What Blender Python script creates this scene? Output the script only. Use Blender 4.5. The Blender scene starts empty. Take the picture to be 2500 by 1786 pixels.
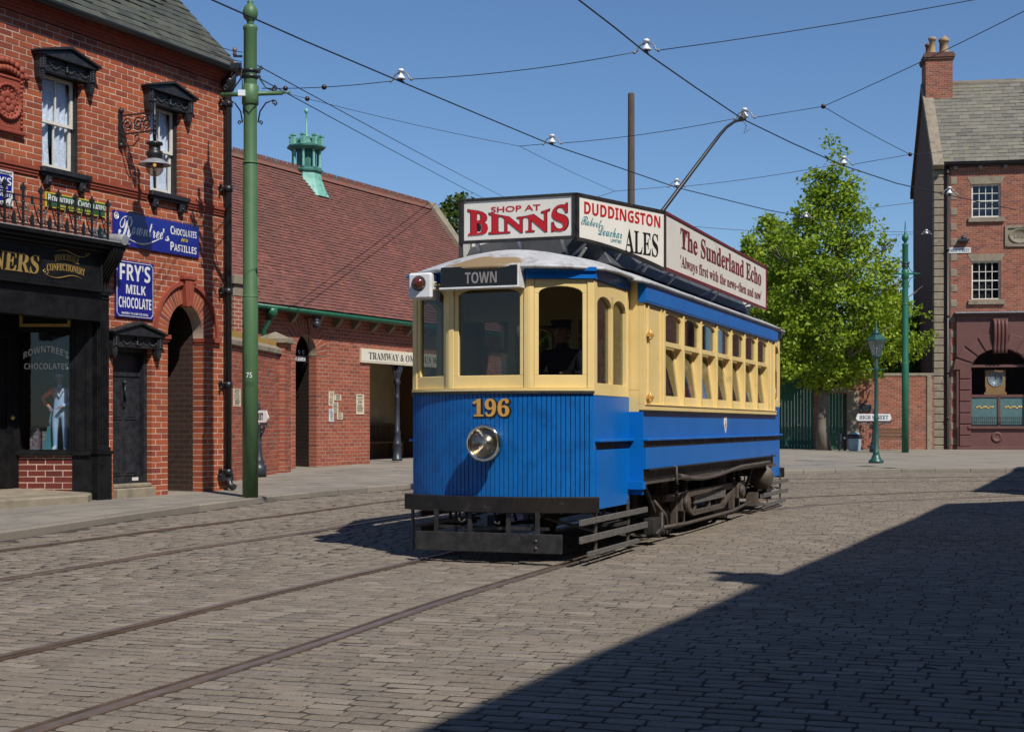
import bpy, bmesh, math, random
import numpy as np
from mathutils import Vector, Matrix
random.seed(7); RNG = np.random.default_rng(11)
SC = bpy.context.scene
COL = SC.collection
R = math.radians

# ------------------------------------------------------------------ camera
CAM_H, F_PX, CX, HY, W_PX, H_PX = 1.34, 3480.0, 1250.0, 1037.0, 2500.0, 1786.0
cam_d = bpy.data.cameras.new('camera'); cam = bpy.data.objects.new('camera', cam_d); COL.objects.link(cam)
cam.location = (0, 0, CAM_H); cam.rotation_euler = (R(90), 0, 0)
cam_d.sensor_width = 36; cam_d.lens = 36 * F_PX / W_PX
cam_d.shift_y = (HY - H_PX / 2) / W_PX
cam_d.clip_start = .1; cam_d.clip_end = 3000
SC.camera = cam

# ------------------------------------------------------------------ sky, sun, exposure
SUN_AZ = math.atan2(.52, -.855)          # clockwise from +Y
SUN_EL = R(49.5)
wd = bpy.data.worlds.new('World'); SC.world = wd; wd.use_nodes = True
nt = wd.node_tree; bg = nt.nodes['Background']
sky = nt.nodes.new('ShaderNodeTexSky'); sky.sky_type = 'NISHITA'; sky.sun_disc = False
sky.sun_elevation = SUN_EL; sky.sun_rotation = SUN_AZ
sky.altitude = 100; sky.air_density = 1.0; sky.dust_density = 0.0; sky.ozone_density = 8.5
nt.links.new(sky.outputs[0], bg.inputs[0]); bg.inputs[1].default_value = .1
sun_d = bpy.data.lights.new('sun', 'SUN'); sun_d.energy = 5.0; sun_d.angle = R(.53); sun_d.color = (1, .95, .87)
sun = bpy.data.objects.new('sun', sun_d); COL.objects.link(sun)
_d = Vector((math.sin(SUN_AZ) * math.cos(SUN_EL), math.cos(SUN_AZ) * math.cos(SUN_EL), math.sin(SUN_EL)))
sun.rotation_euler = (-_d).to_track_quat('-Z', 'Y').to_euler()
sun.location = _d * 60
vs = SC.view_settings
vs.view_transform = 'Standard'; vs.look = 'None'; vs.exposure = 0.0; vs.gamma = 1; vs.use_curve_mapping = False

# ------------------------------------------------------------------ object helpers
def tag(o, label=None, cat=None, group=None, kind=None):
    if label: o['label'] = label
    if cat: o['category'] = cat
    if group: o['group'] = group
    if kind: o['kind'] = kind
    return o

def thing(name, loc, rz=0, label=None, cat=None, group=None, kind=None):
    o = bpy.data.objects.new(name, None); COL.objects.link(o)
    o.location = loc; o.rotation_euler = (0, 0, rz); o.empty_display_size = .2
    return tag(o, label, cat, group, kind)

def link(name, me, parent=None):
    o = bpy.data.objects.new(name, me); COL.objects.link(o)
    if parent is not None: o.parent = parent
    return o

def copy_tree(o, parent=None):
    c = o.copy(); COL.objects.link(c); c.parent = parent
    for ch in list(o.children): copy_tree(ch, c)
    return c

class MB:
    """collects simple shapes; build() links them as one mesh object"""
    def __init__(s, fr=None): s.v = []; s.f = []; s.m = []; s.fr = fr; s.sm = []
    def add(s, vs, fs, mi=0, smooth=False):
        n = len(s.v)
        for p in vs:
            p = Vector(p); s.v.append(s.fr @ p if s.fr is not None else p)
        for f in fs: s.f.append([i + n for i in f]); s.m.append(mi); s.sm.append(smooth)
        return s
    def box(s, x0, x1, y0, y1, z0, z1, mi=0):
        return s.add([(x0,y0,z0),(x1,y0,z0),(x1,y1,z0),(x0,y1,z0),(x0,y0,z1),(x1,y0,z1),(x1,y1,z1),(x0,y1,z1)],
              [(0,3,2,1),(4,5,6,7),(0,1,5,4),(1,2,6,5),(2,3,7,6),(3,0,4,7)], mi)
    def obox(s, c, ax, ay, az, mi=0):
        c, ax, ay, az = Vector(c), Vector(ax), Vector(ay), Vector(az)
        q = [c + ax*i + ay*j + az*k for k in (-1,1) for j in (-1,1) for i in (-1,1)]
        return s.add(q, [(0,2,3,1),(4,5,7,6),(0,1,5,4),(1,3,7,5),(3,2,6,7),(2,0,4,6)], mi)
    def bar(s, a, b, w, h, up=(0,0,1), mi=0):
        a, b = Vector(a), Vector(b); d = b - a; L = d.length; d.normalize(); u = Vector(up)
        r = d.cross(u)
        if r.length < 1e-4: r = d.cross(Vector((1,0,0)))
        r.normalize(); u = r.cross(d)
        return s.obox((a+b)/2, d*L/2, r*w/2, u*h/2, mi)
    def tube(s, pts, r, n=8, mi=0, cap=True, smooth=True):
        pts = [Vector(p) for p in pts]; rs = r if isinstance(r, (list, tuple)) else [r]*len(pts)
        vs, fs = [], []; prev = None
        for i, p in enumerate(pts):
            t = (pts[min(i+1, len(pts)-1)] - pts[max(i-1, 0)]).normalized()
            if prev is None:
                a = t.cross(Vector((0,0,1)) if abs(t.z) < .9 else Vector((1,0,0))).normalized()
            else:
                a = prev - t * prev.dot(t); a.normalize()
            prev = a; b = t.cross(a)
            for k in range(n):
                an = 2*math.pi*k/n; vs.append(p + (a*math.cos(an) + b*math.sin(an)) * rs[i])
        for i in range(len(pts)-1):
            for k in range(n):
                k2 = (k+1) % n; fs.append((i*n+k, i*n+k2, (i+1)*n+k2, (i+1)*n+k))
        s.add(vs, fs, mi, smooth)
        if cap:
            n0 = len(s.v) - len(vs)
            s.f.append([n0+k for k in range(n)][::-1]); s.m.append(mi); s.sm.append(False)
            e = n0 + (len(pts)-1)*n; s.f.append([e+k for k in range(n)]); s.m.append(mi); s.sm.append(False)
        return s
    def lathe(s, prof, c=(0,0,0), n=16, mi=0, axis='z', smooth=True, a0=0):
        c = Vector(c); vs, fs = [], []
        for (r, z) in prof:
            for k in range(n):
                a = a0 + 2*math.pi*k/n; x, y = r*math.cos(a), r*math.sin(a)
                q = (x, y, z) if axis == 'z' else ((x, -z, y) if axis == 'y' else (z, x, y))
                vs.append(c + Vector(q))
        m = len(prof)
        for i in range(m-1):
            for k in range(n):
                k2 = (k+1) % n; fs.append((i*n+k, i*n+k2, (i+1)*n+k2, (i+1)*n+k))
        fs.append([k for k in range(n)][::-1]); fs.append([(m-1)*n+k for k in range(n)])
        return s.add(vs, fs, mi, smooth)
    def prism(s, poly, y0, y1, mi=0):
        """polygon in x,z extruded along y from y0 (front) to y1"""
        n = len(poly); vs = [(x, y0, z) for x, z in poly] + [(x, y1, z) for x, z in poly]
        fs = [list(range(n)), [n+i for i in range(n)][::-1]]
        for i in range(n):
            j = (i+1) % n; fs.append((j, i, n+i, n+j))
        return s.add(vs, fs, mi)
    def extr(s, poly, z0, z1, mi=0):
        """polygon in x,y extruded along z"""
        n = len(poly); vs = [(x, y, z0) for x, y in poly] + [(x, y, z1) for x, y in poly]
        fs = [list(range(n))[::-1], [n+i for i in range(n)]]
        for i in range(n):
            j = (i+1) % n; fs.append((i, j, n+j, n+i))
        return s.add(vs, fs, mi)
    def sphere(s, c, r, n=12, m=8, mi=0, sc=(1,1,1)):
        c = Vector(c); prof = []
        for i in range(m+1):
            a = -math.pi/2 + math.pi*i/m; prof.append((max(1e-4, r*math.cos(a)), r*math.sin(a)))
        vs, fs = [], []
        for (rr, z) in prof:
            for k in range(n):
                a = 2*math.pi*k/n; vs.append(c + Vector((rr*math.cos(a)*sc[0], rr*math.sin(a)*sc[1], z*sc[2])))
        for i in range(m):
            for k in range(n):
                k2 = (k+1) % n; fs.append((i*n+k, i*n+k2, (i+1)*n+k2, (i+1)*n+k))
        return s.add(vs, fs, mi, True)
    def grid(s, P, mi=0, smooth=True, flip=False):
        """P: 2-D list of points"""
        n = len(P); m = len(P[0]); vs = [q for row in P for q in row]; fs = []
        for i in range(n-1):
            for j in range(m-1):
                f = (i*m+j, i*m+j+1, (i+1)*m+j+1, (i+1)*m+j); fs.append(f[::-1] if flip else f)
        return s.add(vs, fs, mi, smooth)
    def build(s, name, mats, parent=None, bevel=0, fix=True, M=None):
        me = bpy.data.meshes.new(name); me.from_pydata([tuple(p) for p in s.v], [], s.f)
        if not isinstance(mats, (list, tuple)): mats = [mats]
        for m in mats: me.materials.append(m)
        me.polygons.foreach_set('material_index', s.m); me.polygons.foreach_set('use_smooth', s.sm)
        if fix:
            bm = bmesh.new(); bm.from_mesh(me); bmesh.ops.recalc_face_normals(bm, faces=bm.faces); bm.to_mesh(me); bm.free()
        me.update(); o = link(name, me, parent)
        if M is not None: o.matrix_basis = M
        if bevel:
            b = o.modifiers.new('bevel', 'BEVEL'); b.width = bevel; b.segments = 1; b.limit_method = 'ANGLE'; b.angle_limit = R(40)
        return o

class Frame:
    """facade frame: x to the right along the wall, y into the wall, z up"""
    def __init__(s, ox, oy, ang, oz=0):
        s.o = Vector((ox, oy, oz)); s.a = ang; c, n = math.cos(ang), math.sin(ang)
        s.ex = Vector((c, n, 0)); s.ey = Vector((-n, c, 0))
        s.M = Matrix.Translation(s.o) @ Matrix.Rotation(ang, 4, 'Z')
    def at(s, px, py, y=0.0):
        """photo pixel -> (x, z) on the plane y of this facade"""
        d = Vector(((px-CX)/F_PX, 1, -(py-HY)/F_PX)); c = Vector((0, 0, CAM_H)) - s.o
        t = (y - c.dot(s.ey)) / d.dot(s.ey); p = c + d*t
        return p.dot(s.ex), p.z
    def w(s, x, y, z): return s.M @ Vector((x, y, z))
    def thing(s, name, **k): return thing(name, s.o, s.a, **k)

def at_depth(px, py, Y): return Vector(((px-CX)/F_PX*Y, Y, CAM_H-(py-HY)/F_PX*Y))
def at_h(px, py, z):
    Y = (z-CAM_H)*F_PX/(HY-py); return at_depth(px, py, Y)

# ------------------------------------------------------------------ materials
MATS = {}
def srgb(r, g, b):
    f = lambda c: (c/255/12.92) if c/255 <= .04045 else ((c/255+.055)/1.055)**2.4
    return (f(r), f(g), f(b))
def mat(name, c1, c2=None, scale=6, detail=4, rough=.6, rough2=None, metal=0, bump=0, bscale=40, spec=.5, ramp=None,
        amt=.5, coat=0, stretch=(1,1,1), dirt=None, dirt_scale=3, dirt_lo=.55, dirt_hi=.7, dirt_amt=1.0, emit=None, tr=0, spot=None):
    """principled material: noise between c1 and c2; ramp = list of colours picked per piece (tint attribute + object random)"""
    m = bpy.data.materials.new(name); m.use_nodes = True; nt = m.node_tree; N, L = nt.nodes, nt.links
    p = N['Principled BSDF']; tc = N.new('ShaderNodeTexCoord'); mp = N.new('ShaderNodeMapping'); mp.inputs['Scale'].default_value = stretch
    gm = N.new('ShaderNodeNewGeometry'); L.new(gm.outputs['Position'], mp.inputs[0]); vec = mp.outputs[0]
    if ramp:
        at = N.new('ShaderNodeAttribute'); at.attribute_name = 'tint'; oi = N.new('ShaderNodeObjectInfo')
        ad = N.new('ShaderNodeMath'); ad.operation = 'ADD'; L.new(at.outputs['Fac'], ad.inputs[0]); L.new(oi.outputs['Random'], ad.inputs[1])
        fr = N.new('ShaderNodeMath'); fr.operation = 'FRACT'; L.new(ad.outputs[0], fr.inputs[0])
        cr = N.new('ShaderNodeValToRGB'); els = cr.color_ramp.elements
        els[0].color = (*ramp[0], 1); els[1].position = 1; els[1].color = (*ramp[-1], 1)
        for i, c in enumerate(ramp[1:-1], 1):
            e = els.new(i/(len(ramp)-1)); e.color = (*c, 1)
        L.new(fr.outputs[0], cr.inputs[0]); base = cr.outputs[0]
    else:
        rg = N.new('ShaderNodeRGB'); rg.outputs[0].default_value = (*c1, 1); base = rg.outputs[0]
    def mixc(a, b, fac):
        mx = N.new('ShaderNodeMix'); mx.data_type = 'RGBA'
        if isinstance(fac, float): mx.inputs[0].default_value = fac
        else: L.new(fac, mx.inputs[0])
        for k, q in ((6, a), (7, b)):
            if isinstance(q, tuple): mx.inputs[k].default_value = (*q, 1)
            else: L.new(q, mx.inputs[k])
        return mx.outputs[2]
    nz = N.new('ShaderNodeTexNoise'); nz.inputs['Scale'].default_value = scale; nz.inputs['Detail'].default_value = detail
    nz.inputs['Roughness'].default_value = .62; L.new(vec, nz.inputs['Vector'])
    if c2:
        mr = N.new('ShaderNodeMapRange'); mr.inputs[1].default_value = .32; mr.inputs[2].default_value = .68; mr.inputs[4].default_value = amt if ramp else 1
        L.new(nz.outputs[0], mr.inputs[0]); base = mixc(base, c2, mr.outputs[0])
    if dirt:
        n2 = N.new('ShaderNodeTexNoise'); n2.inputs['Scale'].default_value = dirt_scale; n2.inputs['Detail'].default_value = 6; n2.inputs['Roughness'].default_value = .7
        L.new(gm.outputs['Position'], n2.inputs['Vector'])
        m2 = N.new('ShaderNodeMapRange'); m2.inputs[1].default_value = dirt_lo; m2.inputs[2].default_value = dirt_hi; m2.inputs[4].default_value = dirt_amt
        L.new(n2.outputs[0], m2.inputs[0]); base = mixc(base, dirt, m2.outputs[0])
    if spot:
        (sx, sy, sz), (rx, ry, rz), sc_ = spot
        mq = N.new('ShaderNodeMapping'); mq.inputs['Location'].default_value = (-sx/rx, -sy/ry, -sz/rz); mq.inputs['Scale'].default_value = (1/rx, 1/ry, 1/rz)
        L.new(tc.outputs['Object'], mq.inputs[0]); ln = N.new('ShaderNodeVectorMath'); ln.operation = 'LENGTH'; L.new(mq.outputs[0], ln.inputs[0])
        n3 = N.new('ShaderNodeTexNoise'); n3.inputs['Scale'].default_value = 7; n3.inputs['Detail'].default_value = 6; L.new(tc.outputs['Object'], n3.inputs['Vector'])
        a3 = N.new('ShaderNodeMath'); a3.operation = 'MULTIPLY_ADD'; a3.inputs[1].default_value = 1.6; a3.inputs[2].default_value = -.8; L.new(n3.outputs[0], a3.inputs[0])
        a4 = N.new('ShaderNodeMath'); L.new(ln.outputs['Value'], a4.inputs[0]); L.new(a3.outputs[0], a4.inputs[1])
        m4 = N.new('ShaderNodeMapRange'); m4.inputs[1].default_value = 1.05; m4.inputs[2].default_value = .75; L.new(a4.outputs[0], m4.inputs[0])
        base = mixc(base, sc_, m4.outputs[0])
    L.new(base, p.inputs['Base Color'])
    p.inputs['Metallic'].default_value = metal; p.inputs['Specular IOR Level'].default_value = spec; p.inputs['Coat Weight'].default_value = coat
    p.inputs['Coat Roughness'].default_value = .08
    if rough2 is None: p.inputs['Roughness'].default_value = rough
    else:
        m3 = N.new('ShaderNodeMapRange'); m3.inputs[1].default_value = .35; m3.inputs[2].default_value = .65; m3.inputs[3].default_value = rough; m3.inputs[4].default_value = rough2
        L.new(nz.outputs[0], m3.inputs[0]); L.new(m3.outputs[0], p.inputs['Roughness'])
    if bump:
        nb = N.new('ShaderNodeTexNoise'); nb.inputs['Scale'].default_value = bscale; nb.inputs['Detail'].default_value = 5; L.new(vec, nb.inputs['Vector'])
        bp = N.new('ShaderNodeBump'); bp.inputs['Strength'].default_value = bump; bp.inputs['Distance'].default_value = .01
        L.new(nb.outputs[0], bp.inputs['Height']); L.new(bp.outputs[0], p.inputs['Normal'])
    if emit: p.inputs['Emission Color'].default_value = (*emit[0], 1); p.inputs['Emission Strength'].default_value = emit[1]
    if tr: p.inputs['Transmission Weight'].default_value = tr
    MATS[name] = m; return m

def glass(name, tint, refl=(.9,.95,1), rough=.02, base=.06, power=.35):
    """thin pane: clear tinted transmission plus a mirror reflection that grows towards grazing angles"""
    m = bpy.data.materials.new(name); m.use_nodes = True; N, L = m.node_tree.nodes, m.node_tree.links
    N.remove(N['Principled BSDF']); t = N.new('ShaderNodeBsdfTransparent'); t.inputs[0].default_value = (*tint, 1)
    g = N.new('ShaderNodeBsdfGlossy'); g.inputs[0].default_value = (*refl, 1); g.inputs[1].default_value = rough
    lw = N.new('ShaderNodeLayerWeight'); lw.inputs[0].default_value = .5
    pw = N.new('ShaderNodeMath'); pw.operation = 'POWER'; pw.inputs[1].default_value = 4.5; L.new(lw.outputs['Facing'], pw.inputs[0])
    mr = N.new('ShaderNodeMapRange'); mr.inputs[1].default_value = .0; mr.inputs[2].default_value = 1; mr.inputs[3].default_value = base; mr.inputs[4].default_value = .9
    L.new(pw.outputs[0], mr.inputs[0]); mx = N.new('ShaderNodeMixShader')
    L.new(mr.outputs[0], mx.inputs[0]); L.new(t.outputs[0], mx.inputs[1]); L.new(g.outputs[0], mx.inputs[2])
    L.new(mx.outputs[0], N['Material Output'].inputs[0]); MATS[name] = m; return m

# ------------------------------------------------------------------ many small pieces (bricks, setts, tiles, slates)
def face_block(w, d, h, c, seed=None, j=0.0):
    """chamfered block, unit sized; front face at y = -.5"""
    a, b, e = c/w, c/d, c/h; rr = random.Random(seed)
    q = lambda k: (rr.uniform(-j, j)/k if seed is not None else 0)
    V = []
    for (x, z) in ((-.5+a,-.5+e),(.5-a,-.5+e),(.5-a,.5-e),(-.5+a,.5-e)): V.append((x+q(w), -.5+q(d)*.6, z+q(h)))
    for (x, z) in ((-.5,-.5),(.5,-.5),(.5,.5),(-.5,.5)): V.append((x+q(w)*.5, -.5+b, z+q(h)*.5))
    for (x, z) in ((-.5,-.5),(.5,-.5),(.5,.5),(-.5,.5)): V.append((x, .5, z))
    Fq = [(0,1,2,3)] + [(4+i, 4+(i+1)%4, (i+1)%4, i) for i in range(4)] + [(8+i, 8+(i+1)%4, 4+(i+1)%4, 4+i) for i in range(4)]
    return np.array(V, float), Fq
def cobble(seed, near=True):
    """domed sett, unit sized; top at z = .5"""
    rr = random.Random(seed); V = []; Fq = []
    ol = [(-.5,-.5),(0,-.53),(.5,-.5),(.53,0),(.5,.5),(0,.53),(-.5,.5),(-.53,0)] if near else [(-.5,-.5),(.5,-.5),(.5,.5),(-.5,.5)]
    n = len(ol); jj = .04
    ol = [(x*(1-.0)+rr.uniform(-jj,jj)*.6, y+rr.uniform(-jj,jj)) for x, y in ol]
    for x, y in ol: V.append((x, y, -.5))
    for x, y in ol: V.append((x, y, .36+rr.uniform(-.04,.04)))
    for x, y in ol: V.append((x*.94+rr.uniform(-.015,.015), y*.90+rr.uniform(-.02,.02), .47+rr.uniform(-.022,.022)))
    for k in range(2):
        for i in range(n): Fq.append((k*n+i, k*n+(i+1)%n, (k+1)*n+(i+1)%n, (k+1)*n+i))
    if near:
        V.append((rr.uniform(-.1,.1), rr.uniform(-.1,.1), .488))
        for i in range(n): Fq.append((2*n+i, 2*n+(i+1)%n, 3*n))
    else: Fq.append((8,9,10,11))
    return np.array(V, float), Fq

def px_area(P, A):
    """rough photo area (px) of pieces at world points P with face areas A; 0 outside the frame"""
    d = P[:,1].clip(.5); x = CX + P[:,0]/d*F_PX; y = HY - (P[:,2]-CAM_H)/d*F_PX
    ok = (P[:,1] > 1) & (x > 0) & (x < W_PX) & (y > 0) & (y < H_PX)
    return np.where(ok, A*(F_PX/d)**2, 0)

def pieces(parent, name, mt, variants, pos, scl, rot=None, frame=None, n_ind=300, face=(0,2), vis=None, smooth=False, stuff=None):
    """the n_ind pieces that show largest become objects of their own, the rest one stuff part"""
    pos = np.asarray(pos, float); scl = np.asarray(scl, float); N = len(pos)
    if N == 0: return
    vi = RNG.integers(0, len(variants), N)
    if rot is None: rot = np.repeat(np.eye(3)[None], N, 0)
    M = np.array(frame.M) if frame is not None else np.eye(4)
    Wp = pos @ M[:3,:3].T + M[:3,3]
    A = px_area(Wp, scl[:,face[0]]*scl[:,face[1]])
    if vis is not None: A = A*vis
    order = np.argsort(-A); ind = order[:n_ind]; ind = ind[A[ind] > 0]; rest = np.setdiff1d(np.arange(N), ind)
    cache = {}
    for i in ind:
        k = int(vi[i])
        if k not in cache:
            V, Fq = variants[k]; me = bpy.data.meshes.new(name); me.from_pydata(V.tolist(), [], Fq); me.materials.append(mt)
            if smooth: me.polygons.foreach_set('use_smooth', [True]*len(Fq))
            me.update(); cache[k] = me
        o = link(name, cache[k], parent)
        m4 = np.eye(4); m4[:3,:3] = rot[i]*scl[i][None,:]; m4[:3,3] = pos[i]
        o.matrix_basis = Matrix(m4.tolist())
    if len(rest) == 0: return
    VV, LI, LS, LT, TT = [], [], [], [], []; vo = lo = 0
    for k, (V, Fq) in enumerate(variants):
        s = rest[vi[rest] == k]
        if len(s) == 0: continue
        nv = len(V)
        X = np.einsum('nij,nvj->nvi', rot[s]*scl[s][:,None,:], np.repeat(V[None], len(s), 0)) + pos[s][:,None,:]
        flat = np.array([q for f in Fq for q in f]); tot = np.array([len(f) for f in Fq]); st = np.concatenate([[0], np.cumsum(tot)[:-1]])
        off = vo + np.arange(len(s))*nv
        LI.append((flat[None,:] + off[:,None]).ravel()); LT.append(np.tile(tot, len(s)))
        LS.append((st[None,:] + lo + (np.arange(len(s))*len(flat))[:,None]).ravel())
        VV.append(X.reshape(-1,3)); TT.append(np.repeat(RNG.random(len(s)), nv)); vo += len(s)*nv; lo += len(s)*len(flat)
    VV = np.concatenate(VV); LI = np.concatenate(LI); LS = np.concatenate(LS); LT = np.concatenate(LT); TT = np.concatenate(TT)
    me = bpy.data.meshes.new(stuff or name); me.vertices.add(len(VV)); me.vertices.foreach_set('co', VV.ravel().astype(np.float32))
    me.loops.add(len(LI)); me.loops.foreach_set('vertex_index', LI.astype(np.int32))
    me.polygons.add(len(LS)); me.polygons.foreach_set('loop_start', LS.astype(np.int32)); me.polygons.foreach_set('loop_total', LT.astype(np.int32))
    me.polygons.foreach_set('use_smooth', np.full(len(LS), bool(smooth)))
    me.materials.append(mt); a = me.attributes.new('tint', 'FLOAT', 'POINT'); a.data.foreach_set('value', TT.astype(np.float32))
    me.update(calc_edges=True); me.validate()
    o = link(stuff or (name + '_mass'), me, parent); o['kind'] = 'stuff'
    return o

def subtract(iv, a, b):
    out = []
    for (p, q) in iv:
        if b <= p or a >= q: out.append((p, q)); continue
        if a > p: out.append((p, a))
        if b < q: out.append((b, q))
    return out

def brick_wall(parent, fr, x0, x1, z0, z1, openings, m_brick, m_mortar, course=.09, length=.245, joint=.0135, depth=.22, y=0.0,
               top=None, n_ind=300, header_every=0, seed=1, variants=None):
    """openings: functions z -> list of (xa, xb) holes; top: x-range limit function z -> (xa, xb) (gables)"""
    rr = random.Random(seed); pos, scl, pos2, scl2 = [], [], [], []; mo = MB(); i = 0; z = z0
    while z < z1 - .02:
        zt = min(z + course, z1); zm = (z+zt)/2
        a, b = (x0, x1) if top is None else top(zm)
        if b - a > .05:
            iv = [(a, b)]
            for op in openings:
                for (p, q) in op(zm): iv = subtract(iv, p, q)
            L = length if not (header_every and i % header_every == header_every-1) else length*.5
            ph = (i % 2)*L*.5 + rr.uniform(-.006, .006)
            for (p, q) in iv:
                if q - p < .012: continue
                mo.box(p+.0012, q-.0012, y+.0045, y+depth, z, zt+.0005)
                cuts = [p]; k = math.floor((p - ph)/L) + 1
                while ph + k*L < q: cuts.append(ph + k*L); k += 1
                cuts.append(q)
                if len(cuts) > 2 and cuts[1]-cuts[0] < .055: del cuts[1]
                if len(cuts) > 2 and cuts[-1]-cuts[-2] < .055: del cuts[-2]
                for ci in range(len(cuts)-1):
                    u, v = cuts[ci], cuts[ci+1]; ea, eb = ci == 0, ci == len(cuts)-2
                    ja = 0 if ea else joint/2; jb = 0 if eb else joint/2; dp = depth-.004 if (ea or eb) else .05
                    (pos2 if (ea or eb) else pos).append(((u+ja+v-jb)/2, y + dp/2 + rr.uniform(-.002, .002), (z+zt)/2)); (scl2 if (ea or eb) else scl).append((v-u-ja-jb, dp, zt-z-joint))
        z = zt; i += 1
    mo.build('mortar', m_mortar, parent, fix=False)
    dv = [face_block(.2, depth, .079, .003, s_, .002) for s_ in range(4)]
    pieces(parent, 'brick', m_brick, BRICKV, pos, scl, frame=fr, n_ind=int(n_ind*.75), stuff='brickwork')
    pieces(parent, 'brick', m_brick, dv, pos2, scl2, frame=fr, n_ind=int(n_ind*.25), stuff='edge_brickwork')

def rect(xa, xb, za, zb): return lambda z: [(xa, xb)] if za < z < zb else []
def arch(xa, xb, za, zs, rise=None):
    c, h = (xa+xb)/2, (xb-xa)/2; rise = rise or h
    def f(z):
        if z < za: return []
        if z <= zs: return [(xa, xb)]
        t = (z-zs)/rise
        if t >= 1: return []
        w = h*math.sqrt(1-t*t); return [(c-w, c+w)]
    return f

BRICKV = [face_block(.235, .05, .079, .0028, s, .0025) for s in range(4)]

# ------------------------------------------------------------------ lettering
_TC = _TO = None
def text(body, name, mt, parent, x0, x1, z0, z1, y, depth=.002, shear=0, space=1.0, warp=None, fat=0):
    """letters as a thin mesh, fitted into the box x0..x1, z0..z1 on the plane y of the parent; warp maps (u, v, x, z) -> (x, z)"""
    global _TC, _TO
    if _TC is None: _TC = bpy.data.curves.new('type', 'FONT'); _TO = bpy.data.objects.new('type', _TC)
    c, o = _TC, _TO; c.body = body; c.resolution_u = 3; c.shear = shear; c.space_character = space; c.offset = fat
    me = bpy.data.meshes.new_from_object(o); me.name = 'lettering'
    n = len(me.vertices)
    if n == 0: return None
    P = np.empty(n*3); me.vertices.foreach_get('co', P); P = P.reshape(-1,3)
    lo, hi = P.min(0), P.max(0); u = (P[:,0]-lo[0])/max(hi[0]-lo[0], 1e-6); v = (P[:,1]-lo[1])/max(hi[1]-lo[1], 1e-6)
    X = x0 + u*(x1-x0); Z = z0 + v*(z1-z0)
    if warp: X, Z = warp(u, v, X, Z)
    Q = np.stack([X, np.full(n, y), Z], 1); me.vertices.foreach_set('co', Q.ravel()); me.materials.clear(); me.materials.append(mt); me.polygons.foreach_set('use_smooth', [False]*len(me.polygons)); me.update()
    ob = link(name, me, parent)
    s = ob.modifiers.new('solid', 'SOLIDIFY'); s.thickness = depth; s.offset = 0
    return ob

def _mp(s, up, lo, dg=None):
    out = ''
    for ch in s:
        if 'A' <= ch <= 'Z': out += chr(up + ord(ch)-65)
        elif 'a' <= ch <= 'z': out += chr(lo + ord(ch)-97)
        elif dg and '0' <= ch <= '9': out += chr(dg + ord(ch)-48)
        else: out += ch
    return out
def SERIF(s): return _mp(s, 0x1D400, 0x1D41A, 0x1D7CE)
def SANSB(s): return _mp(s, 0x1D5D4, 0x1D5EE, 0x1D7EC)
def SCRIPT(s): return _mp(s, 0x1D4D0, 0x1D4EA)

def facet(A, B, z=0.0):
    """facade matrix from plan point A to plan point B (viewer sees A left, B right)"""
    e = Vector((B[0]-A[0], B[1]-A[1], 0)); L = e.length; e.normalize(); n = Vector((-e.y, e.x, 0))
    return Matrix(((e.x, n.x, 0, A[0]), (e.y, n.y, 0, A[1]), (0, 0, 1, z), (0, 0, 0, 1))), L
def arc_pts(xa, xb, zs, rise, n=10):
    c, h = (xa+xb)/2, (xb-xa)/2
    return [(c-h*math.cos(math.pi*k/n), zs+rise*math.sin(math.pi*k/n)) for k in range(n+1)]
def sash(mb, xa, xb, za, zb, w, y0, y1, rise=0, wb=None, wt=None, mi=0):
    """window frame ring with an optional segmental head"""
    wb = wb or w; wt = wt or w
    mb.box(xa, xb, y0, y1, za, za+wb, mi); zs = zb-wt-rise
    mb.box(xa, xa+w, y0, y1, za+wb, zs, mi); mb.box(xb-w, xb, y0, y1, za+wb, zs, mi)
    if rise <= 0: mb.box(xa, xb, y0, y1, zs, zb, mi)
    else: mb.prism([(xa, zs)] + arc_pts(xa+w, xb-w, zs, rise) + [(xb, zs), (xb, zb), (xa, zb)], y0, y1, mi)
    return mb
def pane(parent, mt, xa, xb, za, zb, y, name='pane', M=None):
    b = MB(); b.add([(xa,y,za),(xb,y,za),(xb,y,zb),(xa,y,zb)], [(0,1,2,3)]); return b.build(name, mt, parent, fix=False, M=M)

def slate_roof(parent, fr, M, x0, x1, length, gauge, width, thick, mt, variants, n_ind=300, under=None, edge=None, vis=None, jit=.004, name='slate', stuff='roof_slates'):
    """courses of slates on a slope; M: slope frame inside the parent (x along, y into the roof, z up the slope); edge(z) -> (xa, xb)"""
    pos, scl = [], []; i = 0; z = 0.0
    while z < length:
        a, b = (x0, x1) if edge is None else edge(z); x = a - (i % 2)*width*.5 - random.uniform(0, .02)
        while x < b:
            w = width*random.uniform(.92, 1.08) if jit > .003 else width; u, v = max(a, x), min(b, x+w); x += w
            if v-u < .03: continue
            pos.append(((u+v)/2, -thick*.9 + random.uniform(-jit, jit), z + gauge*.62 + random.uniform(-jit, jit))); scl.append((v-u-.004, thick, gauge*1.5))
        z += gauge; i += 1
    n = len(pos); tilt = thick*.95/gauge; rot = np.repeat(np.eye(3)[None], n, 0); rot[:,1,2] = tilt*.85; rot[:,1,0] = RNG.normal(0, .006, n)
    A = np.array(M); P = np.array(pos) @ A[:3,:3].T + A[:3,3]; rot = A[:3,:3][None] @ rot
    pieces(parent, name, mt, variants, P, scl, rot, frame=fr, n_ind=n_ind, stuff=stuff, vis=vis)
    if under:
        b = MB(); e0 = edge(0) if edge else (x0, x1); e1 = edge(length) if edge else (x0, x1)
        b.add([(e0[0],.012,0),(e0[1],.012,0),(e1[1],.012,length),(e1[0],.012,length)], [(0,1,2,3)]); b.build('roof_boards', under, parent, M=M, fix=False)
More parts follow.
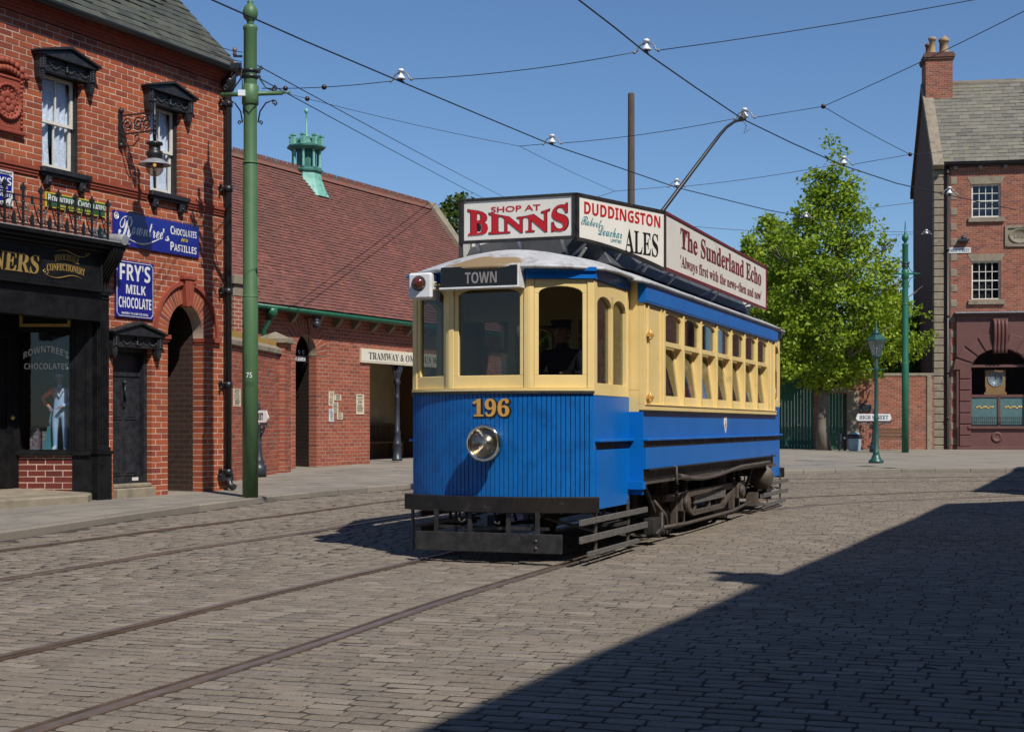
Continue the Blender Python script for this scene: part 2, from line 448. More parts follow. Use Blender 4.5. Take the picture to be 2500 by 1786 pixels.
def slope(y, z, pitch): return Matrix.Translation((0, y, z)) @ Matrix.Rotation(-(math.pi/2-pitch), 4, 'X')
SLATEV = [face_block(.3, .012, .3, .003, s, .004) for s in range(4)]
def hbox(b, pts, r, sc=1): 
    for p in pts: b.sphere(p, r, 6, 4)

def brick_tex(name, c1, c2, mo, scale):
    m = bpy.data.materials.new(name); m.use_nodes = True; N, L = m.node_tree.nodes, m.node_tree.links; p = N['Principled BSDF']
    tc = N.new('ShaderNodeTexCoord'); sp = N.new('ShaderNodeSeparateXYZ'); ad = N.new('ShaderNodeMath'); cb = N.new('ShaderNodeCombineXYZ'); t = N.new('ShaderNodeTexBrick')
    L.new(tc.outputs['Object'], sp.inputs[0]); L.new(sp.outputs[0], ad.inputs[0]); L.new(sp.outputs[1], ad.inputs[1]); L.new(ad.outputs[0], cb.inputs[0]); L.new(sp.outputs[2], cb.inputs[1]); L.new(cb.outputs[0], t.inputs[0])
    t.inputs['Color1'].default_value = (*c1, 1); t.inputs['Color2'].default_value = (*c2, 1); t.inputs['Mortar'].default_value = (*mo, 1); t.inputs['Scale'].default_value = scale
    t.inputs['Brick Width'].default_value = .24; t.inputs['Row Height'].default_value = .085; t.inputs['Mortar Size'].default_value = .012
    L.new(t.outputs[0], p.inputs['Base Color']); p.inputs['Roughness'].default_value = .9; return m
# ------------------------------------------------------------------ material library
m_sett = mat('granite sett', (.2,.18,.16), (.27,.222,.17), scale=22, rough=.62, rough2=.85, bump=.9, bscale=60, amt=.5, spec=.35,
             ramp=[(.115,.096,.077),(.19,.157,.12),(.15,.131,.112),(.215,.176,.134),(.13,.109,.087),(.18,.16,.139),(.26,.22,.178),(.155,.128,.099),(.118,.103,.09)],
             dirt=(.22,.182,.14), dirt_scale=.9, dirt_lo=.45, dirt_hi=.75, dirt_amt=.6)
m_joint = mat('joint dirt', (.028,.022,.016), (.062,.049,.036), scale=7, rough=.95, bump=.6, bscale=60)
m_rail = mat('worn rail steel', (.10,.068,.05), (.17,.12,.09), scale=4, rough=.38, rough2=.55, metal=.35, stretch=(1,1,1))
m_railtop = mat('polished rail head', (.24,.19,.165), (.30,.25,.22), scale=6, rough=.32, rough2=.45, metal=.6)
m_flag = mat('flagstone', (.2,.19,.17), (.27,.25,.215), scale=4, rough=.85, bump=.25, bscale=30, amt=.5,
             ramp=[(.19,.168,.14),(.24,.21,.17),(.21,.187,.16),(.26,.225,.18),(.18,.163,.142)], dirt=(.12,.11,.095), dirt_scale=1.3, dirt_lo=.45, dirt_hi=.75, dirt_amt=.7)
m_kerb = mat('kerb stone', (.2,.185,.165), (.23,.20,.16), scale=5, rough=.85, bump=.35, bscale=40, amt=.5,
             ramp=[(.15,.135,.112),(.22,.192,.155),(.17,.152,.13),(.25,.215,.17)])
m_pave = mat('paving', (.21,.186,.15), (.26,.228,.185), scale=.8, rough=.9, bump=.15, bscale=20, dirt=(.15,.14,.12), dirt_scale=.6, dirt_lo=.5, dirt_hi=.75)
m_ground = mat('far ground', (.06,.07,.03), (.10,.1,.05), scale=.2, rough=.95)

# ------------------------------------------------------------------ ground levels
TA = R(19.0); T0 = (-1.545, 10.07); TD = (math.sin(TA), math.cos(TA)); TR = (math.cos(TA), -math.sin(TA))
def ss(t): t = np.clip(t, 0, 1); return t*t*(3-2*t)
def g(x, y):
    x = np.asarray(x, float); y = np.asarray(y, float)
    p = -((x-T0[0])*TR[0] + (y-T0[1])*TR[1])
    return .13*ss((p-.6)/6.2) + .2*ss((y-20)/20) + .11*ss((y-41)/10)
def gf(x, y): return float(g(x, y))
def gp(x, y): return g(x, y) + .085
def gpf(x, y): return float(gp(x, y))

def spline(pts, n=10):
    P = [Vector((*p, 0)) for p in pts]; out = []
    for i in range(len(P)-1):
        a, b, c, d = P[max(i-1,0)], P[i], P[i+1], P[min(i+2, len(P)-1)]
        for k in range(n):
            t = k/n; out.append(.5*((2*b) + (c-a)*t + (2*a-5*b+4*c-d)*t*t + (3*b-a-3*c+d)*t**3))
    out.append(P[-1]); return [(q.x, q.y) for q in out]
def resample(path, step):
    P = np.array(path); d = np.r_[0, np.cumsum(np.hypot(*np.diff(P, axis=0).T))]; s = np.arange(0, d[-1], step)
    return np.stack([np.interp(s, d, P[:,0]), np.interp(s, d, P[:,1])], 1)
def normals_left(P):
    t = np.gradient(P, axis=0); t /= np.linalg.norm(t, axis=1)[:,None]; return np.stack([-t[:,1], t[:,0]], 1)

def straight(s): return (T0[0]+TD[0]*s, T0[1]+TD[1]*s)
near_track = [straight(-14+k) for k in range(0, 23)] + spline([straight(8.9), (2.25,20.95), (4.0,23.5), (6.5,25.55), (9.5,26.85), (13,27.5), (20,27.9), (40,28)], 8)[1:]
FD = (-4.88 + .0, 12.5)
def far_s(s): return (FD[0]+TD[0]*s, FD[1]+TD[1]*s)
far_track = [far_s(-14+k) for k in range(0, 24)] + spline([far_s(10), (.15,26.0), (2.0,28.6), (5.0,30.6), (9.0,31.7), (14,32.2), (20,32.4), (40,32.5)], 8)[1:]
kerb_line = spline([(-10.2,-8), (-8.0,4), (-6.6,11), (-5.46,15.2), (-4.75,18.8), (-3.95,22), (-2.9,24.6), (-1.4,27), (1.2,30), (4.5,33), (8.2,34.9), (13,35.6), (25,35.9), (60,36)], 10)
KP = resample(kerb_line, .25); KN = normals_left(KP)

def side_of_kerb(P):
    """signed distance to the kerb: positive on the road"""
    out = np.full(len(P), 1e9); sg = np.ones(len(P))
    for i in range(0, len(KP)-1):
        a, b = KP[i], KP[i+1]; d = b-a; t = np.clip(((P-a)@d)/(d@d), 0, 1); q = a + t[:,None]*d; v = P-q; ds = np.hypot(v[:,0], v[:,1])
        c = d[0]*v[:,1]-d[1]*v[:,0]; m = ds < out; out = np.where(m, ds, out); sg = np.where(m, np.where(c > 0, -1, 1), sg)
    return out*sg
def dist_path(P, path):
    out = np.full(len(P), 1e9); Q = np.array(path)
    for i in range(len(Q)-1):
        a, b = Q[i], Q[i+1]; d = b-a; t = np.clip(((P-a)@d)/(d@d), 0, 1); v = P-(a+t[:,None]*d); out = np.minimum(out, np.hypot(v[:,0], v[:,1]))
    return out

# ------------------------------------------------------------------ ground, road bed
mb = MB(); mb.grid([[(x, y, -.6) for x in (-1500,-300,0,300,1500)] for y in (-1200,-200,0,300,1500)])
tag(mb.build('ground', m_ground), kind='structure')
xs = np.r_[np.linspace(-40,-12,8), np.linspace(-11,16,91), np.linspace(18,70,14)]; ys = np.r_[np.linspace(-40,2,12), np.linspace(3,38,118), np.linspace(40,90,12)]
def wave(x, y): return .0045*np.sin(x*1.3+y*.8) + .004*np.sin(x*.6-y*1.5)
mb = MB(); mb.grid([[(x, y, gf(x, y)+float(wave(x, y))-.0028) for x in xs] for y in ys])
road = tag(mb.build('road', m_joint), kind='structure')

# rails
def rail_pair(path, root_name, label):
    P = resample(path, .35); Nl = normals_left(P); c = P[len(P)//3]
    root = thing(root_name, (0, 0, 0), 0, label, 'tram track', 'tram tracks set in the cobbled street')
    prof = [(-.042,-.12),(-.042,.002),(-.034,.009),(.024,.009),(.03,-.026),(.058,-.026),(.064,.005),(.088,.005),(.088,-.12)]
    for sgn in (1, -1):
        rows = []
        for (x, y), nl in zip(P, Nl):
            rows.append([(x+nl[0]*sgn*(.75-l), y+nl[1]*sgn*(.75-l), gf(x+nl[0]*sgn*.75, y+nl[1]*sgn*.75)+float(wave(x+nl[0]*sgn*.75, y+nl[1]*sgn*.75))+z) for l, z in prof])
        b = MB(); b.grid(rows, smooth=False); b.m = [1 if i % 8 == 2 else 0 for i in range(len(b.m))]; b.build('rail', [m_rail, m_railtop], root)
    return root
rail_pair(near_track, 'tram_track', 'nearer pair of grooved rails the blue tram stands on')
rail_pair(far_track, 'tram_track', 'farther pair of grooved rails close to the left pavement')

# setts in rows across the street
def lay_setts():
    P, S, A, SS = [], [], [], []; s = -6.0
    while s < 34:
        row = random.uniform(.112, .132); ph = random.uniform(0, .2); p = -9.0 - ph; wob = random.uniform(-.012, .012)
        zones = ([(-.80,-.655), (.655,.80)] if s < 8.7 else []) + ([(3.144,3.289), (4.599,4.744)] if s < 11.0 else [])
        while p < 19:
            L = random.uniform(.155, .26); q = p + L; nx = q
            for (za, zb) in zones:
                if p < zb and q > za-.07: q = za; nx = zb; L = q-p; break
            if L > .05:
                u = p + L/2
                P.append((T0[0]+TD[0]*(s+row/2)-TR[0]*u, T0[1]+TD[1]*(s+row/2)-TR[1]*u)); S.append((L-.011, row-.022)); A.append(random.gauss(0, .03)+wob); SS.append(s)
            p = nx
        s += row
    P = np.array(P); S = np.array(S); A = np.array(A)*.5; SS = np.array(SS)
    ok = (P[:,1] > 4.6) & (P[:,0] < .375*P[:,1]+2.0) & (P[:,0] > -.375*P[:,1]-2.0) & (P[:,1] < 37.5)
    P, S, A, SS = P[ok], S[ok], A[ok], SS[ok]
    k = side_of_kerb(P); ok = k > .11; P, S, A, SS = P[ok], S[ok], A[ok], SS[ok]
    for path, se in ((near_track, 8.7), (far_track, 11.0)):
        d = dist_path(P, path); ok = (np.abs(d-.74) > .155) | (SS < se); P, S, A, SS = P[ok], S[ok], A[ok], SS[ok]
        # narrow closers beside the rails are cut setts
    n = len(P); H = .10
    z = g(P[:,0], P[:,1]) - H/2 + RNG.normal(0, .0011, n) + wave(P[:,0], P[:,1]) + .0034
    ang = -TA + A; ca, sa = np.cos(ang), np.sin(ang); tx, ty = RNG.normal(0, .007, n), RNG.normal(0, .012, n)
    rot = np.zeros((n,3,3)); rot[:,0,0] = ca; rot[:,0,1] = -sa; rot[:,1,0] = sa; rot[:,1,1] = ca; rot[:,2,2] = 1
    rot[:,2,0] = tx; rot[:,2,1] = ty
    pos = np.stack([P[:,0], P[:,1], z], 1); scl = np.stack([S[:,0], S[:,1], np.full(n, H)], 1)
    near = P[:,1] < 15
    pieces(road, 'sett', m_sett, [cobble(i, True) for i in range(14)], pos[near], scl[near], rot[near], face=(0,1), stuff='setts', smooth=False)
    pieces(road, 'sett', m_sett, [cobble(50+i, False) for i in range(8)], pos[~near], scl[~near], rot[~near], face=(0,1), n_ind=0, stuff='distant_setts')
    # cut setts along each rail
    cp, cs, cr = [], [], []
    for path, ye in ((near_track, 18.2), (far_track, 21.6)):
        Q = resample(path, .145); Nl = normals_left(Q)
        for (x, y), nl in zip(Q, Nl):
            if not (ye < y < 36 and abs(x) < .375*y+2): continue
            for off in (.75+.098, -.75-.098, .75-.135, -.75+.135):
                a = math.atan2(-nl[0], nl[1]) + math.pi/2 + random.gauss(0, .03)
                a = math.atan2(nl[1], nl[0]) + random.gauss(0, .03)
                L = random.uniform(.085, .11)
                cp.append((x+nl[0]*off, y+nl[1]*off, gf(x+nl[0]*off, y+nl[1]*off)+float(wave(x+nl[0]*off, y+nl[1]*off))-.0462+random.gauss(0, .001))); cs.append((L, random.uniform(.12,.135), .10))
                c, s_ = math.cos(a), math.sin(a); cr.append([[c,-s_,0],[s_,c,0],[0,0,1]])
    pieces(road, 'sett', m_sett, [cobble(80+i, False) for i in range(8)], cp, cs, np.array(cr), face=(0,1), n_ind=0, stuff='rail_side_setts')
lay_setts()

# ------------------------------------------------------------------ pavement with kerb stones and flagstones
def pave_sheet(P, Nn, d0, ds, name, zoff=0.0):
    rows = []
    for d in ds:
        rows.append([(x+n[0]*d, y+n[1]*d, gpf(x+n[0]*d, y+n[1]*d)-.012+zoff) for (x, y), n in zip(P, Nn)])
    b = MB(); b.grid(rows); return tag(b.build(name, m_pave), kind='structure')
SP = KP[::2]; SN = KN[::2]
pavement = pave_sheet(SP, SN, .1, [.06,.5,1,1.6,2.4,3.4,4.6,6,8,11,15,20,26,34], 'pavement')
P = resample(kerb_line, .9); Nn = normals_left(P)
kb = []
for i in range(len(P)-1):
    a, b = Vector((*P[i], 0)), Vector((*P[i+1], 0))
    if a.y < 6 or a.x > 22: continue
    na, nb = Vector((*Nn[i], 0)), Vector((*Nn[i+1], 0)); t = (b-a).normalized()*.005; jj = random.uniform(-.006, .006)
    q = []
    for (e, n_, s_) in ((a+t, na, 1), (b-t, nb, -1)):
        for d, zz in ((-.0+jj, -.06), (-.0+jj, .074), (.022+jj, .088), (.17, .087)):
            r = e + n_*d; q.append((r.x, r.y, gf(r.x, r.y)+zz + (jj*.3)))
    m = MB(); m.add(q, [(0,4,5,1),(1,5,6,2),(2,6,7,3),(0,1,2,3),(4,7,6,5)]); m.build('kerb_stone', m_kerb, pavement)
# flagstones
def flags(tmin, tmax, rows):
    s0 = .175
    for w in rows:
        step = random.uniform(.75, 1.0); t = tmin + random.uniform(0, .6)
        while t < tmax:
            L = random.uniform(.65, 1.15); q = []
            for (tt, d) in ((t, s0), (t+L-.014, s0), (t+L-.014, s0+w-.014), (t, s0+w-.014)):
                i = min(int(tt/.25), len(KP)-2); f = tt/.25-i; p = KP[i]*(1-f)+KP[i+1]*f; n = KN[i]*(1-f)+KN[i+1]*f; x, y = p+n*d; q.append((x, y))
            c = np.mean(q, 0)
            if c[1] > 10 and c[0] > -.375*c[1]-1.2:
                dz = random.uniform(-.003, .003); m = MB()
                m.add([(x, y, gpf(x, y)+.004+dz) for x, y in q] + [(x, y, gpf(x, y)-.03) for x, y in q], [(0,1,2,3),(0,4,5,1),(1,5,6,2),(2,6,7,3),(3,7,4,0)])
                m.build('flagstone', m_flag, pavement, fix=False)
            t += L
        s0 += w
jr = []
for dd in np.linspace(.172, 4.9, 12): jr.append([(x+n[0]*dd, y+n[1]*dd, gpf(x+n[0]*dd, y+n[1]*dd)-.0005) for (x, y), n in zip(KP[48:204:2], KN[48:204:2])])
mb = MB(); mb.grid(jr); mb.build('paving_joints', m_joint, pavement)
flags(14, 50, [.62, .55, .68, .6, .5, .66, .6, .55])
# ------------------------------------------------------------------ tram
m_blue = mat('blue paint', (.001,.118,.43), (.002,.14,.49), scale=2, rough=.36, coat=.06, spec=.28, dirt=(.02,.10,.27), dirt_scale=4, dirt_lo=.62, dirt_hi=.8)
m_blued = mat('dash board paint', (.0015,.095,.33), (.003,.125,.41), scale=14, rough=.38, coat=.1, spec=.35, stretch=(6,6,.5), dirt=(.004,.035,.13), dirt_scale=5, dirt_lo=.48, dirt_hi=.75, dirt_amt=.7)
m_cream = mat('cream paint', (.74,.55,.22), (.80,.61,.27), scale=3, rough=.4, coat=.1, spec=.35, dirt=(.50,.36,.15), dirt_scale=5, dirt_lo=.62, dirt_hi=.82)
m_black = mat('black iron', (.012,.011,.011), (.03,.027,.025), scale=8, rough=.45, rough2=.7, dirt=(.07,.055,.045), dirt_scale=6, dirt_lo=.6, dirt_hi=.75)
m_blackw = mat('black fender paint', (.010,.009,.009), (.022,.017,.015), scale=5, rough=.35, spec=.35, dirt=(.05,.04,.035), dirt_scale=8, dirt_lo=.6, dirt_hi=.72)
m_rust = mat('oily truck iron', (.05,.042,.037), (.10,.078,.062), scale=12, rough=.6, dirt=(.12,.075,.05), dirt_scale=9, dirt_lo=.52, dirt_hi=.7, bump=.2)
m_grey = mat('guard slat wood', (.07,.066,.062), (.14,.128,.115), scale=10, rough=.7, stretch=(1,1,6), bump=.3)
m_roof = mat('tram roof canvas', (.38,.39,.41), (.52,.53,.54), scale=5, rough=.5, dirt=(.2,.19,.18), dirt_scale=6, dirt_lo=.5, dirt_hi=.7,
             spot=((-.05,-.05,2.95), (.42,.16,.3), (.26,.18,.09)))
m_roof2 = mat('saloon roof canvas', (.05,.055,.065), (.10,.105,.115), scale=3, rough=.6)
m_white = mat('signboard white', (.76,.73,.67), (.70,.67,.60), scale=4, rough=.4, dirt=(.5,.46,.38), dirt_scale=6, dirt_lo=.66, dirt_hi=.85)
m_white2 = mat('white box paint', (.72,.73,.74), (.6,.6,.6), scale=12, rough=.4, dirt=(.3,.29,.27), dirt_scale=18, dirt_lo=.64, dirt_hi=.7)
m_red = mat('sign red', (.48,.010,.014), rough=.4)
m_maroon = mat('sign maroon', (.16,.012,.018), rough=.45)
m_ink = mat('sign black', (.012,.012,.012), rough=.4)
m_teal = mat('sign teal', (.03,.22,.26), rough=.4)
m_gold = mat('gilded letters', (.72,.40,.10), (.6,.30,.06), scale=30, rough=.35, metal=.25)
m_chrome = mat('polished brass and nickel', (.72,.66,.55), rough=.12, metal=1)
m_lens = mat('headlamp lens', (.9,.86,.78), rough=.08, spec=.6, coat=.6)
m_bulb = mat('lit bulb', (1,.6,.2), emit=((1,.55,.18), 1.6))
g_lens = glass('headlamp lens glass', (.92,.90,.86), base=.10, rough=.04)
m_refl = mat('lamp reflector', (.62,.56,.48), rough=.32, metal=1)
m_redlens = mat('red signal lens', (.10,.02,.012), rough=.15, coat=.8)
m_wood = mat('varnished wood', (.10,.045,.02), (.18,.08,.035), scale=6, stretch=(1,8,8), rough=.35, coat=.3)
m_ceil = mat('tram ceiling', (.45,.42,.36), rough=.6)
m_floor = mat('tram floor', (.06,.05,.04), (.09,.07,.05), scale=12, rough=.8)
m_grey_t = mat('dim white letters', (.26,.24,.23), rough=.5)
g_tram = glass('tram window glass', (.46,.48,.47), base=.04)
m_pole = mat('trolley pole', (.03,.032,.036), rough=.45, metal=.4)

TO = (-.213, 13.895); TANG = R(-20.7)
tram = thing('tram', (TO[0], TO[1], .01), TANG, 'blue and cream single-deck tram numbered 196 with roof advertising boards', 'tram')
HW, PW = 1.12, .964          # half width of saloon and platform
Y0, Y1 = 1.536, 9.2          # saloon from bulkhead to bulkhead
AR = 1.70                    # dash radius
def bow(a, r=AR, cy=AR): return (r*math.sin(a), cy - r*math.cos(a))
AM = math.asin(PW/AR)

def platform(flip=False):
    """one end platform; flip turns it to the rear end"""
    F4 = Matrix.Identity(4) if not flip else Matrix.Translation((0, Y0+Y1, 0)) @ Matrix.Rotation(math.pi, 4, 'Z')
    def part(b, name, m, parent=tram, bevel=0, M=None):
        o = b.build(name, m, parent, bevel=bevel)
        if parent is tram: o.matrix_basis = F4 @ (M or Matrix.Identity(4))
        return o
    # vertical match boards of the dash
    n = 44
    for k in range(n):
        a0, a1 = -AM + 2*AM*k/n, -AM + 2*AM*(k+1)/n; e = .0042/AR; v = .5*(a0+a1)
        p = [bow(a0+e*.35, AR-.009), bow(a0+e), bow(a1-e), bow(a1-e*.35, AR-.009), bow(a1-e*.35, AR-.03), bow(a0+e*.35, AR-.03)]
        b = MB(); b.extr(p, .60, 1.635); part(b, 'dash_board', m_blued)
    b = MB(); b.extr([bow(-AM+2*AM*k/24, AR-.012) for k in range(25)] + [bow(AM-2*AM*k/24, AR-.05) for k in range(25)], .60, 1.635); part(b, 'dash_backing', m_ink)
    # bead and sill on top of the dash
    b = MB(); b.extr([bow(-AM+2*AM*k/24, AR+.022) for k in range(25)] + [bow(AM-2*AM*k/24, AR-.06) for k in range(25)], 1.635, 1.662); part(b, 'dash_bead', m_black)
    P = [(-PW,.30), (-.455,.056), (.385,.044), (PW,.30)]
    b = MB(); b.extr([bow(-AM+2*AM*k/24, AR+.012) for k in range(25)] + [(PW-.06,.42), (-PW+.06,.42)], 1.662, 1.69); part(b, 'window_ledge', m_cream)
    # fender
    b = MB(); am = AM*1.03
    b.extr([bow(-am+2*am*k/24, AR+.085) for k in range(25)] + [bow(am-2*am*k/24, AR-.05) for k in range(25)], .478, .636); part(b, 'fender', m_blackw, bevel=.008)
    # platform sides
    for s in (-1, 1):
        b = MB(); b.box(min(s*PW, s*(PW-.04)), max(s*PW, s*(PW-.04)), .30, Y0, .60, 1.62)
        b.box(min(s*(PW+.012), s*(PW-.04)), max(s*(PW+.012), s*(PW-.04)), .36, Y0-.02, .505, 1.085); part(b, 'platform_side', m_blue, bevel=.004)
        b = MB(); b.box(min(s*(PW-.02), s*(PW+.06)), max(s*(PW-.02), s*(PW+.06)), .34, Y0, 1.163, 1.188); part(b, 'side_rail', m_blue, bevel=.004)
        b = MB(); b.box(min(s*(PW-.02), s*(PW+.006)), max(s*(PW-.02), s*(PW+.006)), .36, Y0, 1.09, 1.163); part(b, 'black_strip', m_black)
        # two narrow arched side windows
        A, B = ((PW, .30), (PW, Y0-.03)) if s > 0 else ((-PW, Y0-.03), (-PW, .30))
        M, L = facet(A, B)
        sw = MB(); sw.box(0, .10, -.004, .06, 1.62, 2.74); sw.box(L-.09, L, -.004, .06, 1.62, 2.74); mid = L/2 + .02*s
        sw.box(mid-.03, mid+.03, 0, .06, 1.74, 2.62); sw.box(.10, L-.09, -.004, .06, 1.62, 1.74)
        sw.prism([(.10, 2.50)] + arc_pts(.105, mid-.03, 2.50, .1) + [(mid, 2.50)] + arc_pts(mid+.03, L-.095, 2.50, .1) + [(L-.09, 2.50), (L-.09, 2.74), (.10, 2.74)], 0, .06)
        w = part(sw, 'side_window', m_cream, M=M, bevel=.003)
        pane(w, g_tram, .10, mid, 1.74, 2.62, .035); pane(w, g_tram, mid, L-.09, 1.74, 2.62, .035)
        b = MB(); b.box(0, L+.03, -.02, .02, 2.745, 2.85); part(b, 'side_letterboard', m_blue, M=M)
    # windscreen: three flat bays
    for k in range(3):
        M, L = facet(P[k], P[k+1]); b = MB()
        wl, wr = (.065, .05) if k == 0 else ((.05, .05) if k == 1 else (.05, .065))
        b.box(0, wl, -.006, .07, 1.69, 2.745); b.box(L-wr, L, -.006, .07, 1.69, 2.745)
        sash(b, wl+.002, L-wr-.002, 1.69, 2.745, .044, .004, .055, rise=.07, wb=.125, wt=.07)
        w = part(b, 'windscreen_bay', m_cream, M=M, bevel=.004)
        pane(w, g_tram, wl+.04, L-wr-.04, 1.80, 2.70, .03)
        b = MB(); b.box(-.012, L+.012, -.035, .04, 2.745, 2.86); b.box(-.02, L+.02, -.06, .04, 2.815, 2.858); part(b, 'front_letterboard', m_blue, M=M, bevel=.004)
    # canopy roof
    rows = []; ny = 22; xw = 1.065
    yf = lambda x: -.15 + .50*(abs(x)/xw)**2.3
    for i in range(ny+1):
        t = (i/ny)**1.4; row = []
        for j in range(29):
            u = -1 + 2*j/28; x = xw*math.sin(u*math.pi/2); y = yf(x) + (1.70-yf(x))*t
            q = 1-(1-min(1, (y-yf(x))/.95))**2.4
            row.append((x, y, 2.862 + .235*(1-abs(x/xw)**2.6)*q + .012*math.sin(5*x+3*y)*q))
        rows.append(row)
    b = MB(); b.grid(rows); o = part(b, 'canopy_roof', m_roof); sm = o.modifiers.new('s', 'SOLIDIFY'); sm.thickness = .035; sm.offset = -1
    # drop window hand brake and controller inside
    b = MB(); b.tube([(.32,.62,.8),(.32,.62,1.55)], .022); b.tube([(.32,.62,1.55),(.32,.62,1.57)], .05); b.bar((.2,.62,1.56),(.52,.62,1.6),.03,.03); part(b, 'hand_brake', m_chrome)
    b = MB(); b.box(-.34,-.04,.45,.72,.8,1.5); b.lathe([(.15,1.5),(.15,1.52)], (-.19,.6,0), 12); b.bar((-.19,.6,1.55),(-.05,.5,1.55),.03,.03); part(b, 'controller', m_ink, bevel=.02)
    b = MB(); b.extr([(-PW+.05,Y0), (-PW+.05,.36), (-.4,.10), (.4,.10), (PW-.05,.36), (PW-.05,Y0)], .64, .70); part(b, 'platform_floor', m_floor)
    # lifeguard under the dash
    b = MB(); b.box(-.76, .76, -.075, -.04, .10, .285); part(b, 'lifeguard_board', m_black, bevel=.004)
    b = MB()
    for x in (.50,): b.lathe([(.017,0),(.012,.012),(.001,.016)], (x,-.075,.22), 8, axis='y'); b.lathe([(.017,0),(.012,.012),(.001,.016)], (x,-.075,.15), 8, axis='y')
    part(b, 'lifeguard_bolts', m_rust)['kind'] = 'stuff'
    b = MB()
    for x in (-.56, -.2, .2, .5): b.box(x-.02, x+.02, -.04, -.015, .12, .5)
    b.bar((-.6,.02,.33),(.6,.02,.33),.03,.03); b.bar((-.56,-.02,.45),(-.56,.9,.6),.03,.03); b.bar((.5,-.02,.45),(.5,.9,.6),.03,.03)
    b.tube([(-.32,.0,.48),(-.32,-.03,.40),(-.28,-.04,.38),(-.24,-.02,.42)], .012); b.tube([(.05,.0,.48),(.06,-.03,.38),(.1,-.03,.37),(.11,0,.42)], .012)
    part(b, 'lifeguard_hangers', m_black)
    for s in (-1, 1):
        gs = -.24 if (s > 0) != flip else .55
        for (z0, z1, ya, yb) in ((.385,.442,gs,2.10), (.218,.282,gs,2.10), (.075,.125,max(gs,0),1.75)):
            b = MB(); b.box(s*1.0-.014, s*1.0+.014, ya, yb, z0, z1); part(b, 'guard_slat', m_grey, bevel=.003)
        b = MB()
        for y in (.32, 1.45): b.box(s*.975-.012, s*.975+.012, y-.014, y+.014, .06, .56)
        b.bar((s*.96,.32,.3),(s*.4,.5,.4),.025,.025); b.bar((s*.96,1.45,.3),(s*.4,1.5,.45),.025,.025); part(b, 'guard_post', m_rust)
        b = MB()
        for q in range(6): b.box(s*.80-.22, s*.80+.16, 1.98+q*.045, 2.005+q*.045, .14-q*.006, .155-q*.006)
        part(b, 'lifeguard_tray', m_grey)
    # platform buffer steps
    for s in (-1, 1):
        b = MB(); x0, x1 = (PW-.25, PW+.02) if s > 0 else (-PW-.02, -PW+.25); b.box(x0, x1, .95, 1.5, .30, .335); b.bar(((x0+x1)/2,1.0,.32),((x0+x1)/2,1.0,.62),.04,.02); b.bar(((x0+x1)/2,1.45,.32),((x0+x1)/2,1.45,.62),.04,.02); part(b, 'step', m_black)
    # headlamp
    b = MB(); b.lathe([(.10,-.02),(.135,.0),(.14,.02),(.12,.05),(.125,.11),(.165,.145),(.178,.155),(.178,.185),(.165,.195),(.148,.19),(.142,.17),(.139,.06),(.02,.06)], (0,0,1.155), 28, axis='y')
    hl = part(b, 'headlamp', m_chrome)
    b = MB(); b.lathe([(.142,.168),(.13,.185),(.09,.20),(.05,.207),(.001,.21)], (0,0,1.155), 28, axis='y'); part(b, 'lens', g_lens if not flip else m_redlens, hl)
    b = MB(); b.lathe([(.140,.166),(.11,.12),(.07,.09),(.03,.08),(.001,.078)], (0,0,1.155), 28, axis='y'); part(b, 'reflector', m_refl, hl)
    if not flip:
        b = MB(); b.sphere((.012,-.125,1.17), .034, 10, 8); part(b, 'bulb', m_bulb, hl)
    return part
part = platform(False)
platform(True)

# number on the dash
def dashw(u, v, X, Z): return X, Z
def dash_text(body, mt, x0, x1, z0, z1, dy, fat=0):
    o = text(body, 'number', mt, tram, x0, x1, z0, z1, 0, depth=.003, fat=fat)
    me = o.data
    for v in me.vertices:
        a = math.asin(v.co.x/AR); v.co.y = AR - AR*math.cos(a) + dy
dash_text(SERIF('196'), m_ink, -.177, .22, 1.398, 1.588, -.004, fat=.045)
dash_text(SERIF('196'), m_gold, -.185, .198, 1.412, 1.588, -.008, fat=.012)

# destination box and signal box
b = MB(); b.box(-.47, .33, -.13, .02, 2.665, 2.868); o = b.build('destination_box', m_ink, tram, bevel=.006)
b = MB(); b.box(-.48, .34, -.15, -.02, 2.648, 2.668); b.box(.332, .35, -.145, .03, 2.65, 2.878); b.lathe([(.03,0),(.03,.012),(.012,.02),(.001,.022)], (.352,-.06,2.84), 10, axis='x'); b.build('box_trim', m_white2, o, bevel=.004)
text(SANSB('TOWN'), 'lettering', m_grey_t, o, -.21, .12, 2.70, 2.81, -.133, depth=.002)
b = MB(); b.box(-.855, -.60, -.06, .10, 2.575, 2.835); o = b.build('signal_box', m_white2, tram, bevel=.02)
b = MB(); b.lathe([(.062,-.005),(.06,.03),(.045,.055),(.001,.065)], (-.735,-.06,2.73), 18, axis='y'); b.build('signal_lens', m_redlens, o)
b = MB(); b.lathe([(.078,-.002),(.078,.006),(.066,.007),(.066,-.002)], (-.735,-.06,2.73), 18, axis='y'); b.build('lens_rim', m_grey, o)
b = MB(); b.sphere((-.585,.02,2.73), .028); b.sphere((-.585,.02,2.68), .02); b.tube([(-.60,.05,2.74),(-.55,.08,2.72)], .012); b.build('cable_gland', m_chrome, o)

